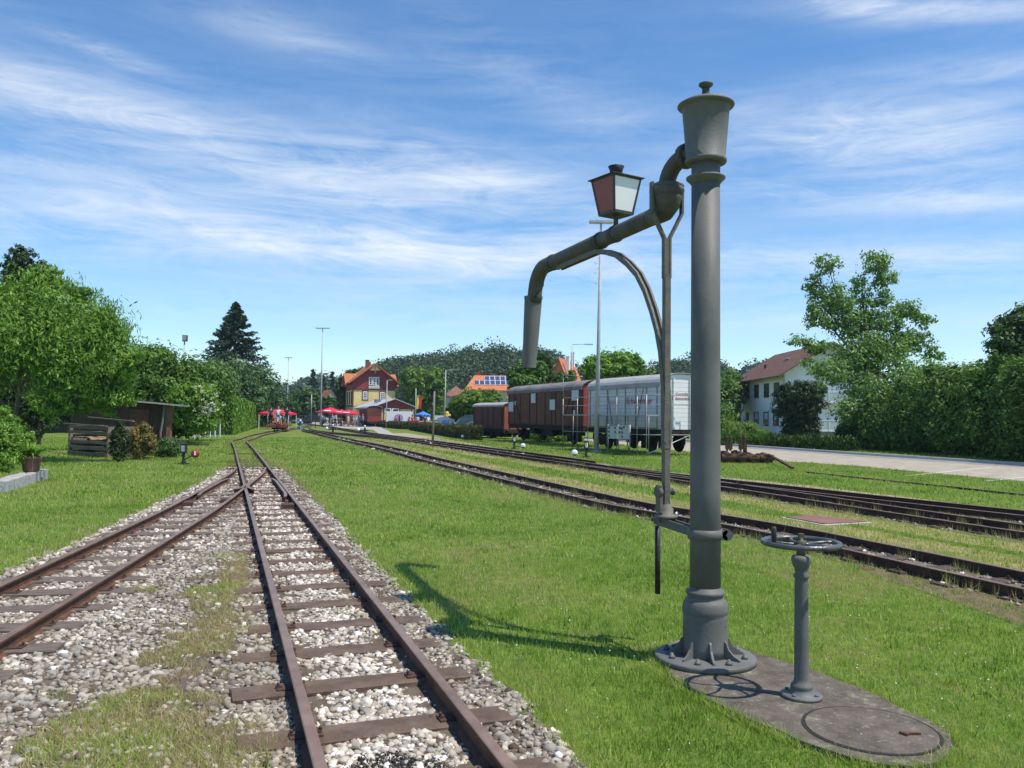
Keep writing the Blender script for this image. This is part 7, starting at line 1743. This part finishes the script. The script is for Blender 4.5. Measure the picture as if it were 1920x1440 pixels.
mb.build('wire_mesh', M_galv, wf.t); MB().box((-.25, -.02, .58), (.5, .04, .05)).build('gate_bar', M_paper, wf.t)
# stone edging and flower pot
M_stn = mat('granite_block', (0.30, 0.29, 0.28), (0.46, 0.45, 0.43), rough=.9, scale=14, bump=.5, bscale=40, c3=(.22, .22, .2))
e0 = gp(75, 898.5); e1 = gp(-70, 945); dd = (e1 - e0).normalized(); ed = thing('stone_edging', 'low row of pale granite blocks at the left edge', 'edging', (e0.x, e0.y, 0), math.atan2(dd.y, dd.x))
stain(M_stn, (.10, .10, .08), 7.0, .52, .66, .7)
x = 0
for k in range(6):
    l_ = (.62, .66, .58, .7, .6, .65)[k]; MB().box((x + l_ / 2, (.015, -.02, .01, -.01, .02, 0)[k], .12), (l_ - .035, .34, .27 - .01 * (k % 3))).build('block', M_stn, ed, bevel=.012); x += l_
nb = Vector((-dd.y, dd.x, 0)); 
pp = e0 + dd * .95 ; 
pt_ = thing('flower_pot', 'brown ribbed flower pot with long strap leaves on the granite blocks', 'plant pot', (pp.x, pp.y, .255))
prf = [(.14, 0), (.17, .02), (.205, .28), (.225, .30), (.225, .36), (.20, .37), (.19, .30), (.0, .29)]
mb = MB(); mb.lathe((0, 0, 0), prf, 28)
for k in range(14): a_ = 2 * math.pi * k / 14; mb.bar((math.cos(a_) * .172, math.sin(a_) * .172, .03), (math.cos(a_) * .208, math.sin(a_) * .208, .28), .022, .016)
mb.build('pot', mat('terracotta_brown', (.20, .10, .075), (.27, .15, .115), rough=.7, scale=6), pt_)
r = np.random.default_rng(9); V = []; tn_ = []
for k in range(150):
    a_ = r.uniform(0, 2 * np.pi); l_ = r.uniform(.45, .95); n_ = 7; w_ = .020; el0 = r.uniform(.6, 1.4)
    pr = []
    for i in range(n_ + 1):
        t_ = i / n_; rr = .05 + l_ * math.cos(el0) * t_ + .25 * t_ ** 2 * l_; zz = .32 + l_ * math.sin(el0) * t_ - .55 * l_ * t_ ** 2.4
        c_ = np.array([math.cos(a_) * rr, math.sin(a_) * rr, zz]); s_ = np.array([-math.sin(a_), math.cos(a_), 0]) * w_ * (1 - t_ ** 3 * .9); pr.append((c_ - s_, c_ + s_))
    for i in range(n_): V += [pr[i][0], pr[i][1], pr[i + 1][1], pr[i + 1][0]]; tn_.append(r.uniform(.3, .9))
npmesh('strap_leaves', np.array(V), 4, M_lf1, pt_, tint=np.array(tn_))
tree('flowering_plant', 'bushy green garden plants growing behind the stone blocks at the left edge', 'plant', (pp.x - .6, pp.y + .5),
     [bl(25, 845, 19.6, .35, .38), bl(2, 830, 19.4, .4, .5), bl(-35, 830, 19.2, .5, .7), bl(42, 825, 20.2, .28, .28), bl(20, 800, 20.5, .3, .35), bl(-5, 785, 20.4, .3, .4), bl(5, 868, 18.8, .3, .25), bl(-60, 860, 18, .5, .6)], 9000, .04, M_lf1, None, seed=111, aspect=.4, clump=.22, shell=.4, zmin=.02)

# ------------------------------------------------------------------ air
hz = bpy.data.materials.new('air'); hz.use_nodes = True; t = hz.node_tree
for n in list(t.nodes):
    if n.type == 'BSDF_PRINCIPLED': t.nodes.remove(n)
pv_ = t.nodes.new('ShaderNodeVolumePrincipled'); pv_.inputs['Color'].default_value = (0.62, 0.78, 1.0, 1); pv_.inputs['Density'].default_value = 0.00022; pv_.inputs['Anisotropy'].default_value = .2
t.links.new(pv_.outputs[0], t.nodes['Material Output'].inputs['Volume'])
o = MB().box((0, 520, 27), (1820, 1180, 56)).build('haze', hz); o['kind'] = 'stuff'; o['label'] = 'faint blue summer haze'
sc.cycles.volume_bounces = 0
